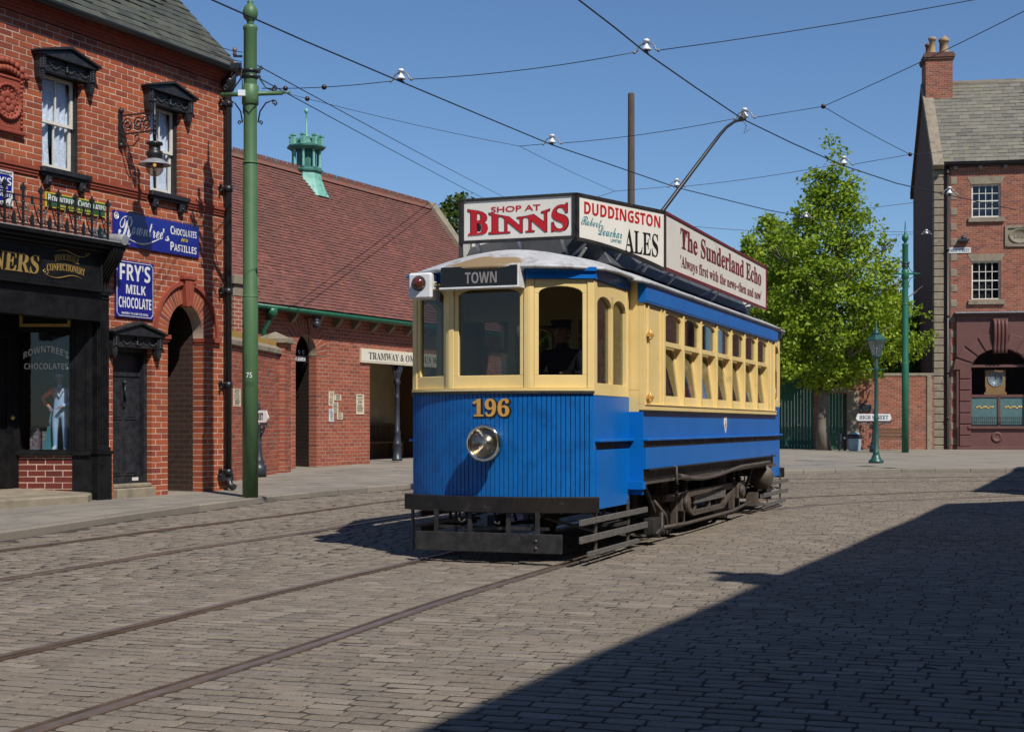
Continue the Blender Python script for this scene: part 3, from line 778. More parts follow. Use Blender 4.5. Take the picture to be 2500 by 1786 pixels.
# saloon
def saloon_side(s):
    M = Matrix(((0,-1,0,HW),(1,0,0,0),(0,0,1,0),(0,0,0,1))) if s > 0 else Matrix(((0,1,0,-HW),(-1,0,0,0),(0,0,1,0),(0,0,0,1)))
    X = (lambda u: u) if s > 0 else (lambda u: -u)
    def bx(b, ua, ub, *r): b.box(min(X(ua),X(ub)), max(X(ua),X(ub)), *r); return b
    def part(b, name, m, bevel=0): return b.build(name, m, tram, bevel=bevel, M=M)
    b = MB(); bx(b, Y0, Y1, 0, .03, 1.185, 1.47); part(b, 'waist_panel', m_blue)
    b = MB(); bx(b, Y0-.01, Y1+.01, -.055, .02, 1.163, 1.188); part(b, 'skirt_rail', m_blue, .005)
    b = MB(); bx(b, Y0, Y1, -.014, .02, 1.09, 1.163); part(b, 'black_strip', m_black)
    b = MB(); bx(b, Y0, Y1-.5, -.028, .02, .865, 1.09); bx(b, Y1-.5, Y1, -.028, .02, .89, 1.09); part(b, 'rocker_panel', m_blue, .004)
    b = MB(); bx(b, Y0+.1, Y1-.05, .03, .10, .73, .867); bx(b, Y0+.15, Y1-.1, -.03, .04, .85, .866); part(b, 'sole_bar', m_black)
    b = MB(); bx(b, Y0-.01, Y1+.01, -.035, .02, 1.47, 1.487); part(b, 'waist_bead', m_black)
    b = MB(); bx(b, Y0, Y1, -.016, .05, 1.487, 1.548); bx(b, Y0, Y1, -.026, .03, 1.54, 1.552); part(b, 'sill_rail', m_cream, .003)
    # corner pilasters
    w0 = 2.38; wp = .884; nw = 7; wend = w0 + wp*nw
    for (a, c) in ((Y0, w0-.035), (wend+.035, Y1)):
        b = MB(); bx(b, a, c, .004, .05, 1.55, 2.62)
        for e in (a, a+.16, c-.12):
            bx(b, e, e+.035, -.012, .01, 1.55, 2.62)
        part(b, 'corner_pilaster', m_cream, .003)
    # posts
    for k in range(nw+1):
        u = w0 + wp*k; b = MB(); bx(b, u-.035, u+.035, -.012, .10, 1.55, 2.62); part(b, 'window_post', m_cream, .004)
    b = MB(); bx(b, Y0-.02, Y1+.02, -.035, .06, 2.63, 2.82); bx(b, Y0-.03, Y1+.03, -.05, .02, 2.795, 2.832); bx(b, Y0-.02, Y1+.02, -.03, .05, 2.612, 2.635)
    part(b, 'letterboard', m_blue, .004)
    for k in range(nw):
        ua, ub = w0+wp*k+.036, w0+wp*(k+1)-.036; xa, xb = min(X(ua),X(ub)), max(X(ua),X(ub))
        b = MB(); sash(b, xa, xb, 2.20, 2.615, .05, .006, .05, rise=.06, wb=.055, wt=.045); w = part(b, 'window', m_cream, .003)
        pane(w, g_tram, xa+.04, xb-.04, 2.25, 2.56, .03, 'upper_pane')
        b = MB(); rot = Matrix.Translation((0,.02,1.555)) @ Matrix.Rotation(R(-7.5), 4, 'X') @ Matrix.Translation((0,-.02,-1.555))
        b.fr = rot; sash(b, xa+.004, xb-.004, 1.555, 2.235, .06, .012, .045, wb=.10, wt=.04); b.build('lower_sash', m_cream, w)
        b = MB(); b.fr = rot; b.add([(xa+.05,.03,1.64),(xb-.05,.03,1.64),(xb-.05,.03,2.2),(xa+.05,.03,2.2)], [(0,1,2,3)]); b.build('lower_pane', g_tram, w, fix=False)
    # truss rod with turnbuckle and hanger
    b = MB(); pts = []
    for k in range(25):
        t = k/24; pts.append((X(2.95+5.6*t), -.03, .745 - .10*math.sin(math.pi*min(1, t*1.6))*(1-t) + .03*t))
    b.tube(pts, .024, 8); b.tube(pts[:3], .034, 8); part(b, 'truss_hose', m_rust)
    b = MB(); b.tube([(X(2.75),-.01,.87),(X(2.75),-.05,.86),(X(2.75),-.05,.70),(X(2.85),-.04,.66)], .012); b.bar((X(5.4),.0,.70),(X(5.4),.0,.74),.05,.02); part(b, 'hose_hook', m_cream if False else m_grey)
    for u in (Y0-.0,):
        pass
    # crest
    b = MB(); c = X(5.55); sh = [(c-.085,1.44),(c+.085,1.44),(c+.085,1.33),(c+.05,1.26),(c,1.22),(c-.05,1.26),(c-.085,1.33)]
    b.prism(sh, -.004, 0); o = part(b, 'crest', m_white); b = MB(); b.prism([(c+(x-c)*.72, 1.335+(z-1.335)*.72) for x, z in sh], -.007, -.004); q = b.build('crest_field', m_white, o)
    b = MB(); b.box(c-.012, c+.012, -.009, -.007, 1.28, 1.39); b.box(c-.03, c+.03, -.009, -.007, 1.325, 1.345); b.build('crest_charge', m_red, o)
    # grab handles on the corner posts
    b = MB()
    for u in (Y0+.12,):
        for z in (2.28, 1.62): b.bar((X(u), -.03, z), (X(u+.1), -.03, z+.0), .05, .03); b.tube([(X(u+.04),-.01,z-.06),(X(u+.05),-.05,z-.03),(X(u+.02),-.03,z+.06)], .009, 6)
    part(b, 'grab_bracket', m_gold)
saloon_side(1); saloon_side(-1)
b = MB()
for s in (-1, 1):
    x = s*(HW-.02); yb = Y1+.06; b.tube([(x, yb, 1.75),(x, yb+.05, 1.78),(x, yb+.05, 2.15),(x, yb, 2.18)], .02, 8)
b.build('rear_handrail', m_wood, tram)
# bulkheads
for yb in (Y0, Y1-.05):
    b = MB()
    for s in (-1, 1):
        xa, xb = (.32, HW-.05) if s > 0 else (-HW+.05, -.32)
        b.box(xa, xb, yb, yb+.05, .70, 1.70); b.box(xa, xb, yb, yb+.05, 2.45, 2.84)
        b.box(min(s*(HW-.05), s*(HW-.16)), max(s*(HW-.05), s*(HW-.16)), yb-.002, yb+.05, 1.70, 2.45); b.box(min(s*.32,s*.40), max(s*.32,s*.40), yb, yb+.05, 1.70, 2.45)
    b.box(-.32, .32, yb, yb+.05, 2.40, 2.84); b.build('bulkhead', m_cream if yb > 5 else m_cream, tram)
b = MB(); 
for s in (-1, 1):
    x0, x1 = sorted((s*(PW+.0), s*HW)); b.box(x0, x1, Y0-.012, Y0+.0, .60, 1.47)
    b.box(*sorted((s*(PW-.05), s*(HW+.02))), Y0-.10, Y0+.02, .66, .74)
b.build('bulkhead_skirt', m_blue, tram)['kind'] = 'stuff'
b = MB(); b.box(-HW+.03, HW-.03, Y0, Y1, .70, .76); b.build('saloon_floor', m_floor, tram)
for s in (-1, 1):
    xa, xb = sorted((s*(HW-.1), s*(HW-.55)))
    for k in range(6):
        y = Y0+.6+k*1.15; b = MB(); xa, xb = sorted((s*(HW-.08), s*.22)); b.box(xa, xb, y, y+.42, 1.13, 1.18); b.box(xa, xb, y+.40, y+.45, 1.18, 1.66); b.box(xa+.05, xb-.05, y+.05, y+.4, .76, 1.13); b.build('seat', m_wood, tram, bevel=.01)
b = MB(); rows = [[(x, y, 2.80+.16*(1-(x/1.1)**2)) for x in np.linspace(-1.09,1.09,9)] for y in (Y0, Y1)]; b.grid(rows); b.build('ceiling', m_ceil, tram)
# saloon roof
rows = []
for y in np.linspace(Y0-.14, Y1+.14, 30):
    e = min(1, (y-(Y0-.14))/.35, ((Y1+.14)-y)/.35); e = .35 + .65*math.sin(e*math.pi/2)
    rows.append([(1.19*math.sin(u*math.pi/2), y, 2.832 + .27*e*(1-abs(math.sin(u*math.pi/2))**2.3)) for u in np.linspace(-1, 1, 27)])
b = MB(); b.grid(rows); o = b.build('saloon_roof', m_roof, tram); sm = o.modifiers.new('s', 'SOLIDIFY'); sm.thickness = .035; sm.offset = -1
b = MB()
for s in (-1, 1): b.bar((s*.55,Y0+.3,3.07),(s*.55,Y1-.3,3.07),.06,.05); b.bar((s*.2,Y0+.2,3.11),(s*.2,Y1-.2,3.11),.08,.03)
b.build('roof_planks', m_roof2, tram)['kind'] = 'stuff'
b = MB(); b.prism([(-.86,3.0),(.86,3.0),(.72,3.24),(.4,3.30),(-.4,3.30),(-.72,3.24)], 1.25, Y1-.7); b.build('clerestory', m_roof2, tram, bevel=.01)

# roof boards
def board(A, B, z0, z1, frame_m, name='advertising_board', curve=0.0, face=m_white):
    M, L = facet(A, B); b = MB(); n = 14
    low = [(L*k/n, z0 + curve*(1-(k/n)**1.7)) for k in range(n+1)]
    b.prism(low + [(L, z1), (0, z1)], 0, .02); o = b.build(name, face, tram, M=M)
    f = MB(); w = .028
    f.box(-.012, L+.012, -.012, .032, z1-w*.6, z1+.012); f.box(-.012, w, -.012, .03, z0+curve, z1); f.box(L-w*.7, L+.012, -.012, .03, z0, z1)
    for k in range(n): f.bar((low[k][0], .01, low[k][1]), (low[k+1][0], .01, low[k+1][1]), .042, .03)
    f.build('board_frame', frame_m, o)
    s_ = MB()
    for t in (.12, .5, .88): s_.bar((L*t, .03, z0+.02+curve*.5), (L*t, .16, z0-.12+curve*.5), .035, .02); s_.bar((L*t, .03, z0+.06+curve*.5), (L*t, .30, 3.0), .02, .02)
    s_.build('board_stays', m_roof, o)
    return o, L
bx, by = .615, .75; cx_, cy_ = 1.16, 2.26; ye = 8.14
o, L = board((-bx, by), (bx, by), 3.225, 3.66, m_black)
text('SHOP AT', 'lettering', m_red, o, .33, .87, 3.515, 3.575, -.003, fat=.012)
def bulge(u, v, X, Z):
    k = np.abs(2*u-1)**1.6; zm = 3.29 - .01*k; return X, zm + (Z-3.29)*(.62+.38*k) + .012*np.sin(u*9)*v
text(SERIF('BINNS'), 'lettering', m_ink, o, .065, L-.055, 3.29, 3.585, -.002, warp=bulge, fat=.028)
text(SERIF('BINNS'), 'lettering', m_red, o, .075, L-.065, 3.296, 3.578, -.006, warp=bulge, fat=.012)
o, L = board((bx+.025, by+.01), (cx_, cy_), 3.03, 3.66, m_black, curve=.18)
text(SANSB('DUDDINGSTON'), 'lettering', m_red, o, .12, L-.09, 3.475, 3.60, -.003)
text(SERIF('ALES'), 'lettering', m_ink, o, .83, L-.13, 3.15, 3.40, -.003)
text(SCRIPT('Robert'), 'lettering', m_teal, o, .07, .42, 3.36, 3.45, -.003, shear=.2)
text(SCRIPT('Deuchar'), 'lettering', m_teal, o, .36, .78, 3.285, 3.39, -.003, shear=.2)
text('LIMITED', 'lettering', m_teal, o, .58, .77, 3.235, 3.265, -.003)
o, L = board((cx_, cy_), (cx_+.01, ye), 3.045, 3.66, m_maroon)
text(SERIF('The Sunderland Echo'), 'lettering', m_maroon, o, .70, L-.38, 3.345, 3.585, -.003, fat=.01)
text(SERIF("'Always first with the news~then and now'"), 'lettering', m_maroon, o, .70, L-.38, 3.10, 3.27, -.003)
board((-cx_, cy_), (-bx-.025, by+.01), 3.03, 3.66, m_black)
board((-cx_-.01, ye), (-cx_, cy_), 3.045, 3.66, m_maroon)
board((bx, Y0+Y1-by), (-bx, Y0+Y1-by), 3.225, 3.66, m_black)

# trolley pole
b = MB(); b.box(-.22,.22,4.2,5.5,3.12,3.20); b.lathe([(.16,3.2),(.14,3.3),(.08,3.34),(.07,3.5)], (0,4.8,0), 14); b.build('trolley_base', m_pole, tram)
tip = tram.matrix_world
Wi = (Matrix.Translation((TO[0],TO[1],.01)) @ Matrix.Rotation(TANG, 4, 'Z')).inverted()
hd = Wi @ at_h(1812, 291, 5.62); ba = Vector((0, 4.8, 3.48)); kn = Wi @ at_depth(1748, 341, 19.3)
pts = [ba + (kn-ba)*t for t in (0, .25, .5, .75, .92)] + [kn + (hd-kn)*t + Vector((0,0,.06*math.sin(math.pi*t))) for t in (.15, .4, .7, 1)]
b = MB(); b.tube(pts, [.032,.031,.029,.027,.025,.024,.022,.02,.02], 8); b.build('trolley_pole', m_pole, tram)
b = MB(); b.tube([hd+Vector((0,-.1,-.02)), hd+Vector((0,.12,.06))], .04, 8); b.lathe([(.05,-.02),(.06,0),(.05,.02)], hd+Vector((0,.08,.06)), 12, axis='x')
b.tube([hd, hd+Vector((.06,0,-.1)), hd+Vector((.02,.02,-.2)), hd+Vector((.1,.0,-.15))], .006, 5); b.build('trolley_head', m_rust, tram)

# truck and wheels
AX = (3.75, 7.0); WR = .40
for ya in AX:
    for s in (-1, 1):
        b = MB(); b.lathe([(.05,-.05),(.10,-.06),(.12,-.03),(WR-.07,-.03),(WR-.05,-.055),(WR,-.055),(WR,.03),(WR+.028,.045),(WR+.028,.065),(WR-.05,.065),(.12,.03),(.05,.06)], (s*.75, ya, WR+.003), 32, axis='x')
        if s > 0: b.v = [Vector((2*.75*s - v.x, v.y, v.z)) for v in b.v]
        b.build('wheel', m_rust, tram)
        b = MB(); b.box(s*.93-.09, s*.93+.09, ya-.11, ya+.11, WR-.10, WR+.12); b.lathe([(.10,0),(.10,.04),(.085,.06),(.001,.065)], (s*1.02, ya, WR), 8, axis='x')
        if s < 0: pass
        b.build('axle_box', m_rust, tram, bevel=.015)
        for dy in (-.22, .22):
            b = MB(); pts = []
            for k in range(60): a = k*.75; pts.append((s*.93+.055*math.cos(a), ya+dy+.055*math.sin(a), .50+k*.0042))
            b.tube(pts, .013, 5); b.tube([(s*.93,ya+dy,.48),(s*.93,ya+dy,.77)], .02, 6); b.build('spring', m_black, tram)
    b = MB(); b.tube([(-.9,ya,WR),(.9,ya,WR)], .06, 10); b.build('axle', m_black, tram)
for s in (-1, 1):
    x = s*.93; b = MB()
    b.box(x-.03, x+.03, AX[0]-.65, AX[1]+.65, .44, .53)                                # top bar
    b.bar((x, AX[0]+.1, .42), (x, AX[0]+.75, .24), .04, .07); b.bar((x, AX[1]-.1, .42), (x, AX[1]-.75, .24), .04, .07); b.box(x-.022, x+.022, AX[0]+.72, AX[1]-.72, .20, .27)
    for y in (4.55, 5.35, 6.15): b.box(x-.03, x+.03, y-.05, y+.05, .24, .46)
    for ya in AX:
        for d in (-.17, .17): b.box(x-.04, x+.04, ya+d-.035, ya+d+.035, .16, .54)
        b.bar((x, ya-.2, .13), (x, ya+.2, .13), .05, .05)
    b.build('truck_frame', m_rust, tram, bevel=.006)
    b = MB(); b.box(x+.035, x+.055, 4.4, 6.2, .36, .46); b.build('guard_plate', m_grey, tram)
    b = MB(); b.tube([(x+.05,2.6,.17),(x+.05,4.0,.14),(x+.05,6.6,.14),(x+.05,7.9,.2)], .022, 8); b.tube([(x,2.6,.5),(x+.03,3.05,.3),(x+.05,3.1,.14)], .02, 6); b.build('brake_rod', m_rust, tram)
    b = MB()
    for ya in AX:
        for d in (-1, 1):
            yy = ya + d*(WR+.06); b.obox((s*.75, yy, WR-.02), (.04,0,0), (0,.03,0), (0,0,.15)); b.bar((s*.80, yy, WR+.3), (s*.80, yy, WR-.12), .03, .02)
    b.build('brake_gear', m_rust, tram, bevel=.01)
    b = MB(); b.tube([(x+.1,2.35,.12),(x+.12,2.55,.18),(x+.1,2.62,.35)], .03, 8); b.box(x-.02, x+.10, 2.3, 2.62, .12, .30); b.box(x-.05,x+.12,2.45,2.5,.08,.12); b.build('sand_pipe', m_black, tram, bevel=.006)
    b = MB(); b.bar((x,2.15,.75),(x,2.7,.35),.03,.05); b.bar((x,8.4,.75),(x,7.8,.4),.03,.05); b.build('radius_arm', m_black, tram)
    b = MB(); P = [(x+.05+.0, 8.62, .72), (x+.12, 8.75, .70)]
    b.lathe([(.06,.0),(.10,.05),(.13,.12),(.20,.22),(.20,.24)], (s*1.0, 8.85, .55), 10, axis='y'); b.bar((s*1.0,8.5,.70),(s*1.0,9.6,.70),.10,.05); b.box(s*.9-.06,s*.9+.1,8.3,8.45,.12,.32); b.build('rear_bracket', m_rust, tram)
b = MB(); b.box(-.45,.45,4.5,6.3,.22,.62); b.box(-.6,.6,3.1,4.3,.34,.66); b.box(-.6,.6,6.5,7.6,.34,.66); b.build('motor_case', m_black, tram, bevel=.04)
b = MB(); b.box(-.72,.72,2.2,8.5,.62,.73); b.build('underframe', m_black, tram)
# ------------------------------------------------------------------ brick and joinery materials
RED = [(.30,.072,.032),(.40,.098,.040),(.34,.082,.037),(.46,.13,.05),(.26,.062,.034),(.41,.106,.042),(.36,.088,.036),(.21,.05,.034),(.38,.094,.039)]
m_brick = mat('red pressed brick', (.35,.08,.04), (.22,.045,.025), scale=14, rough=.75, bump=.25, bscale=60, ramp=RED, amt=.3, spec=.3, dirt=(.10,.035,.024), dirt_scale=.7, dirt_lo=.45, dirt_hi=.8, dirt_amt=.55)
m_mortar = mat('pale lime mortar', (.62,.50,.39), (.52,.39,.29), scale=20, rough=.95, bump=.3, bscale=90, dirt=(.22,.15,.11), dirt_scale=.7, dirt_lo=.45, dirt_hi=.8, dirt_amt=.6)
m_brick2 = mat('weathered red brick', (.30,.07,.04), (.30,.12,.08), scale=14, rough=.85, bump=.3, bscale=60, amt=.45, spec=.25,
               ramp=[(.25,.058,.034),(.34,.08,.042),(.21,.05,.034),(.32,.082,.05),(.37,.10,.05),(.17,.05,.04),(.30,.075,.045),(.27,.066,.04)])
m_mortar2 = mat('lime mortar', (.42,.33,.24), (.34,.26,.19), scale=20, rough=.95, bump=.3, bscale=90)
m_brick3 = mat('old handmade brick', (.28,.08,.05), (.22,.10,.07), scale=14, rough=.9, bump=.4, bscale=50, amt=.5, spec=.2,
               ramp=[(.26,.07,.042),(.33,.10,.06),(.18,.06,.045),(.30,.085,.05),(.36,.13,.08),(.14,.06,.05),(.28,.08,.05),(.31,.12,.085)])
m_brickd = mat('shop riser brick', (.13,.02,.015), (.10,.016,.012), scale=14, rough=.5, ramp=[(.12,.02,.015),(.16,.028,.02),(.10,.018,.014)], amt=.3)
m_shadebrick = brick_tex('shaded passage brick', (.045,.018,.013), (.03,.013,.010), (.055,.036,.026), 1.0)  # shade of the passage and doorway is put into this brick colour
m_bt2 = brick_tex('pier brick', (.31,.075,.042), (.24,.06,.036), (.40,.31,.23), 1.0)
m_terra = mat('terracotta', (.30,.062,.032), (.23,.045,.025), scale=10, rough=.75, bump=.3, bscale=30)
m_shop = mat('black gloss joinery', (.006,.006,.007), (.012,.012,.013), scale=6, rough=.34, rough2=.55, coat=.03, spec=.2, dirt=(.05,.048,.046), dirt_scale=7, dirt_lo=.68, dirt_hi=.74)
m_blackj = mat('worn black paint', (.012,.013,.016), (.024,.025,.028), scale=9, rough=.35, rough2=.6, dirt=(.22,.21,.19), dirt_scale=16, dirt_lo=.70, dirt_hi=.735, bump=.25, bscale=60)
m_sash = mat('white sash paint', (.70,.67,.60), (.6,.57,.5), scale=15, rough=.5)
m_lace = mat('lace curtain', (.80,.84,.92), (.5,.55,.66), scale=28, rough=.9)
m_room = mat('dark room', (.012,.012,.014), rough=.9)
m_slate = mat('welsh slate', (.07,.075,.07), (.085,.088,.07), scale=5, rough=.75, spec=.25, bump=.3, bscale=30, amt=.5,
              ramp=[(.03,.034,.03),(.06,.065,.055),(.04,.042,.036),(.085,.088,.072),(.045,.052,.05)], dirt=(.10,.115,.06), dirt_scale=2.5, dirt_lo=.55, dirt_hi=.75)
m_lead = mat('lead sheet', (.20,.21,.22), (.33,.34,.35), scale=6, rough=.45, metal=.2)
m_stone = mat('sandstone', (.28,.235,.17), (.20,.165,.12), scale=4, rough=.9, bump=.3, bscale=25, dirt=(.09,.085,.07), dirt_scale=3, dirt_lo=.55, dirt_hi=.75)
m_enblue = mat('blue enamel', (.006,.012,.20), (.008,.016,.24), scale=3, rough=.16, coat=.6, dirt=(.02,.025,.10), dirt_scale=8, dirt_lo=.62, dirt_hi=.75)
m_enwhite = mat('white enamel', (.72,.73,.74), (.66,.66,.66), scale=10, rough=.2, coat=.4)
m_engreen = mat('green enamel', (.025,.085,.03), (.03,.10,.035), scale=3, rough=.25, coat=.4)
m_enyellow = mat('yellow enamel', (.62,.50,.04), rough=.3)
m_giltd = mat('gilt', (.62,.42,.14), (.45,.28,.08), scale=25, rough=.3, metal=.5)
m_curt = mat('shop blind', (.02,.10,.16), (.03,.13,.2), scale=3, rough=.9)
g_shop = glass('shop window glass', (.72,.76,.78), base=.045)
g_house = glass('sash window glass', (.85,.88,.90), base=.05)
m_globe = mat('lamp globe', (.28,.22,.17), rough=.12, coat=.6, spec=.6)
m_lampbulb = mat('warm filament', (1,.6,.2), emit=((1,.55,.16), 1.3))
m_iron = mat('cast iron paint', (.010,.011,.013), (.02,.02,.022), scale=9, rough=.4)

LB = Frame(-4.83, 24.2, R(64))
EAVE = 7.16
house = LB.thing('brick_shop_building', label='two-storey red brick building with black shopfront and slate roof', cat='building')
def x_(px, py=1000, y=0): return LB.at(px, py, y)[0]
def z_(px, py, y=0): return LB.at(px, py, y)[1]
GB = .10
w1 = (x_(103,412), x_(201,431), z_(103,412), z_(108,160)); w2 = (x_(367,469), x_(443,480), z_(367,469), z_(372,250))
wz0, wz1 = (w1[2]+w2[2])/2, (w1[3]+w2[3])/2
EAVE = (z_(0,16)+z_(548,205))/2
xs = x_(254)                         # right edge of the shopfront
zf = z_(236,640)                     # fascia top
dx0, dx1, dz1 = x_(276), x_(371), z_(320,846)
ax0, ax1, azs = x_(410), x_(497), z_(413,818); az1 = z_(460,742); XR = .02
zbase = .12
opens = [rect(w1[0], w1[1], wz0, wz1), rect(w2[0], w2[1], wz0, wz1), rect(dx0, dx1, 0, dz1), arch(ax0, ax1, 0, azs, az1-azs), rect(-20, xs, 0, zf-.02)]
# arch ring leaves room for voussoirs
ring = .30
def ring_hole(z):
    c, h = (ax0+ax1)/2, (ax1-ax0)/2+ring; rise = az1-azs+ring
    if z <= azs or z >= azs+rise: return []
    w = h*math.sqrt(1-((z-azs)/rise)**2); return [(c-w, c+w)]
brick_wall(house, LB, -8.6, XR, zbase, EAVE, opens+[ring_hole], m_brick, m_mortar, course=.0905, length=.262, seed=3)
# voussoirs
def voussoirs(parent, mt, mo, xa, xb, zs, rise, t, n, y0=0.0, d=.22, rows=1, name='voussoir'):
    c, h = (xa+xb)/2, (xb-xa)/2
    b = MB(); P = [];
    for k in range(41):
        a = math.pi*k/40; P.append((c-(h)*math.cos(a), zs+rise*math.sin(a)))
    Q = [(c-(h+t)*math.cos(math.pi*k/40), zs+(rise+t)*math.sin(math.pi*k/40)) for k in range(41)]
    for k in range(40): b.prism([P[k], P[k+1], Q[k+1], Q[k]], y0+.004, y0+d)
    b.build('arch_mortar', mo, parent)
    for r in range(rows):
        t0, t1 = t*r/rows+.004, t*(r+1)/rows-.004
        for k in range(n):
            a0 = math.pi*(k+.09)/n; a1 = math.pi*(k+.91)/n
            q = [(c-(h+tt)*math.cos(a), zs+(rise+tt)*math.sin(a)) for tt, a in ((t0,a0),(t0,a1),(t1,a1),(t1,a0))]
            m = MB(); m.prism(q, y0+random.uniform(-.002,.002), y0+(d-.01 if r == 0 else .05)); m.build(name, mt, parent)
voussoirs(house, m_brick, m_mortar, ax0, ax1, azs, az1-azs, ring, 26)
# hood mould of the arch, keystone, imposts
c, h = (ax0+ax1)/2, (ax1-ax0)/2
b = MB(); rise = az1-azs
for k in range(30):
    pts = []
    for tt in (ring+.002, ring+.06):
        for kk in (k, k+1): a = math.pi*kk/30; pts.append((c-(h+tt)*math.cos(a), azs+(rise+tt)*math.sin(a)))
    b.prism([pts[0], pts[1], pts[3], pts[2]], -.05, .01)
b.build('hood_mould', m_terra, house)
b = MB(); zk = azs+rise; b.prism([(c-.07,zk-.06),(c+.07,zk-.06),(c+.12,zk+ring+.10),(c-.12,zk+ring+.10)], -.09, .1); b.box(c-.16,c+.16,-.11,.05,zk+ring+.08,zk+ring+.15); b.prism([(c-.02,zk-.04),(c+.02,zk-.04),(c+.035,zk+ring+.06),(c-.035,zk+ring+.06)],-.11,-.08); b.build('keystone', m_terra, house, bevel=.01)
for (xa, xb) in ((ax0-ring-.08, ax0+.02), (ax1-.02, min(XR, ax1+ring+.1))):
    b = MB(); b.box(xa, xb, -.06, .2, azs-.07, azs); b.box(xa+.01, xb-.01, -.035, .2, azs-.11, azs-.07); b.build('impost', m_terra, house, bevel=.006)
# string course at sill level and eaves cornice
zc = wz0
b = MB()
for (xa, xb) in ((-8.6, w1[0]-.10), (w1[1]+.10, w2[0]-.10), (w2[1]+.10, XR+.02)):
    b = MB(); b.box(xa, xb, -.035, .05, zc-.09, zc-.045); b.box(xa, xb, -.055, .05, zc-.045, zc); b.box(xa, xb, -.02, .05, zc-.13, zc-.09); b.build('string_course', m_terra, house)
b = MB()
for (y, za, zb) in ((-.035, EAVE, EAVE+.05), (-.07, EAVE+.05, EAVE+.10), (-.115, EAVE+.10, EAVE+.16), (-.15, EAVE+.16, EAVE+.19)): b.box(-8.6, XR-y*.6, y, .2, za, zb)
b.build('cornice', m_terra, house)
b = MB()
for k in range(int(8.6/.245)):
    x = -8.6+k*.245; b.box(x+.003, x+.010, -.1515, -.02, EAVE+.162, EAVE+.188)
b.build('cornice_joint', m_mortar, house)['kind'] = 'stuff'
b = MB()
rows = []
for x in (-8.6, XR+.14): rows.append([(x, -.22-.075*math.cos(a), EAVE+.235-.075*math.sin(a)) for a in np.linspace(0, math.pi, 9)])
b.grid(rows); o = b.build('gutter', m_iron, house); o.modifiers.new('s', 'SOLIDIFY').thickness = .012
# roof
PIT = R(45); M = slope(-.20, EAVE+.23, PIT)
slate_roof(house, LB, M, -8.6, XR+.12, 5.2, .205, .30, .03, m_slate, SLATEV, under=m_room)
b = MB(); b.add([(-8.6,-.15,EAVE+.2),(XR+.1,-.15,EAVE+.2),(XR+.1,3.5,EAVE+3.86),(-8.6,3.5,EAVE+3.86),(-8.6,7.2,EAVE+.2),(XR+.1,7.2,EAVE+.2)], [(2,5,4,3),(1,5,2),(0,3,4)]); b.build('rear_roof', m_slate, house)
b = MB(); b.box(XR-.25, XR-.002, .22, 7.0, zbase, EAVE); b.box(-8.6, -8.35, .22, 7.0, zbase, EAVE); b.box(-8.6, XR, 6.8, 7.0, zbase, EAVE); b.prism([(0,0)]*0 or [(XR-.25,EAVE),(XR-.002,EAVE),(XR-.002,EAVE+.1),(XR-.25,EAVE+.1)], .1, 7.0); b.build('side_walls', m_brick, house)
# windows
def hood(parent, xa, xb, z, h=.20, name='window_hood'):
    b = MB(); c = (xa+xb)/2; e = .16; xl, xr = xa-e, xb+e
    b.box(xl+.10, xr-.10, -.07, .02, z, z+h)                               # carved board
    b.prism([(xl-.03,z+h),(xr+.03,z+h),(xr+.03,z+h+.03),(c+.02,z+h+.16),(c-.02,z+h+.16),(xl-.03,z+h+.03)], -.15, .02)
    b.prism([(xl-.06,z+h+.03),(xl+.05,z+h+.055),(c,z+h+.18),(xr-.05,z+h+.055),(xr+.06,z+h+.03),(xr+.06,z+h+.06),(c,z+h+.225),(xl-.06,z+h+.06)], -.19, .02)
    o = b.build(name, m_blackj, parent, bevel=.006)
    for s in (-1, 1):
        x0 = xl if s < 0 else xr-.12
        q = MB(); q.box(x0, x0+.12, -.12, .02, z-.0, z+h); q.prism([(x0+.0,z),(x0+.12,z),(x0+.105,z-.12),(x0+.06,z-.19),(x0+.015,z-.12)], -.10, .02)
        for k in range(5): q.sphere((x0+.06, -.12, z+.03+k*.035), .022, 6, 4)
        for k in range(4): q.sphere((x0+.06, -.105, z-.03-k*.035), .02-.002*k, 6, 4)
        q.build('console', m_blackj, o, bevel=.004)
    q = MB(); w = (xr-xl-.24)
    for k in range(25):
        t = k/24; x = xl+.12+w*t; zz = z+h*.45+.035*math.sin(t*6*math.pi); q.sphere((x, -.075, zz), .019, 6, 4); q.sphere((x, -.072, z+h*.5-.04*math.sin(t*6*math.pi)), .013, 5, 3)
    for k in range(5): q.sphere((c, -.085, z+h*.3+k*.03), .028-.003*k, 6, 4)
    q.build('carving', m_blackj, o)
    return o
def sill(parent, xa, xb, z):
    b = MB(); b.box(xa-.09, xb+.09, -.12, .14, z-.075, z); b.box(xa-.06, xb+.06, -.08, .05, z-.12, z-.075); o = b.build('window_sill', m_blackj, parent, bevel=.008)
    for x in (xa+.06, xb-.06):
        q = MB(); q.box(x-.055, x+.055, -.085, .02, z-.25, z-.12); q.prism([(x-.05,z-.25),(x+.05,z-.25),(x,z-.30)], -.06, .02); q.sphere((x,-.09,z-.2), .03, 6, 4); q.build('sill_bracket', m_blackj, o, bevel=.008)
def lace(parent, xa, xb, za, zb, y, seed):
    rr = random.Random(seed); b = MB(); rows = []
    for i in range(17):
        t = i/16; z = zb+(za-zb)*t; row = []
        for j in range(33):
            u = j/32; x = xa+(xb-xa)*u; k = abs(2*u-1); row.append((x, y + .03*math.sin(u*40+2*math.sin(t*3)) + .012*math.sin(u*90+t*5), z))
        rows.append(row)
    # two drapes parted a little in the middle low down
    L_, R_ = [r[:15] for r in rows], [r[18:] for r in rows]
    b.grid(L_); b.grid(R_); b.grid([r[13:20] for r in rows[:9]]); b.build('lace_curtain', m_lace, parent)
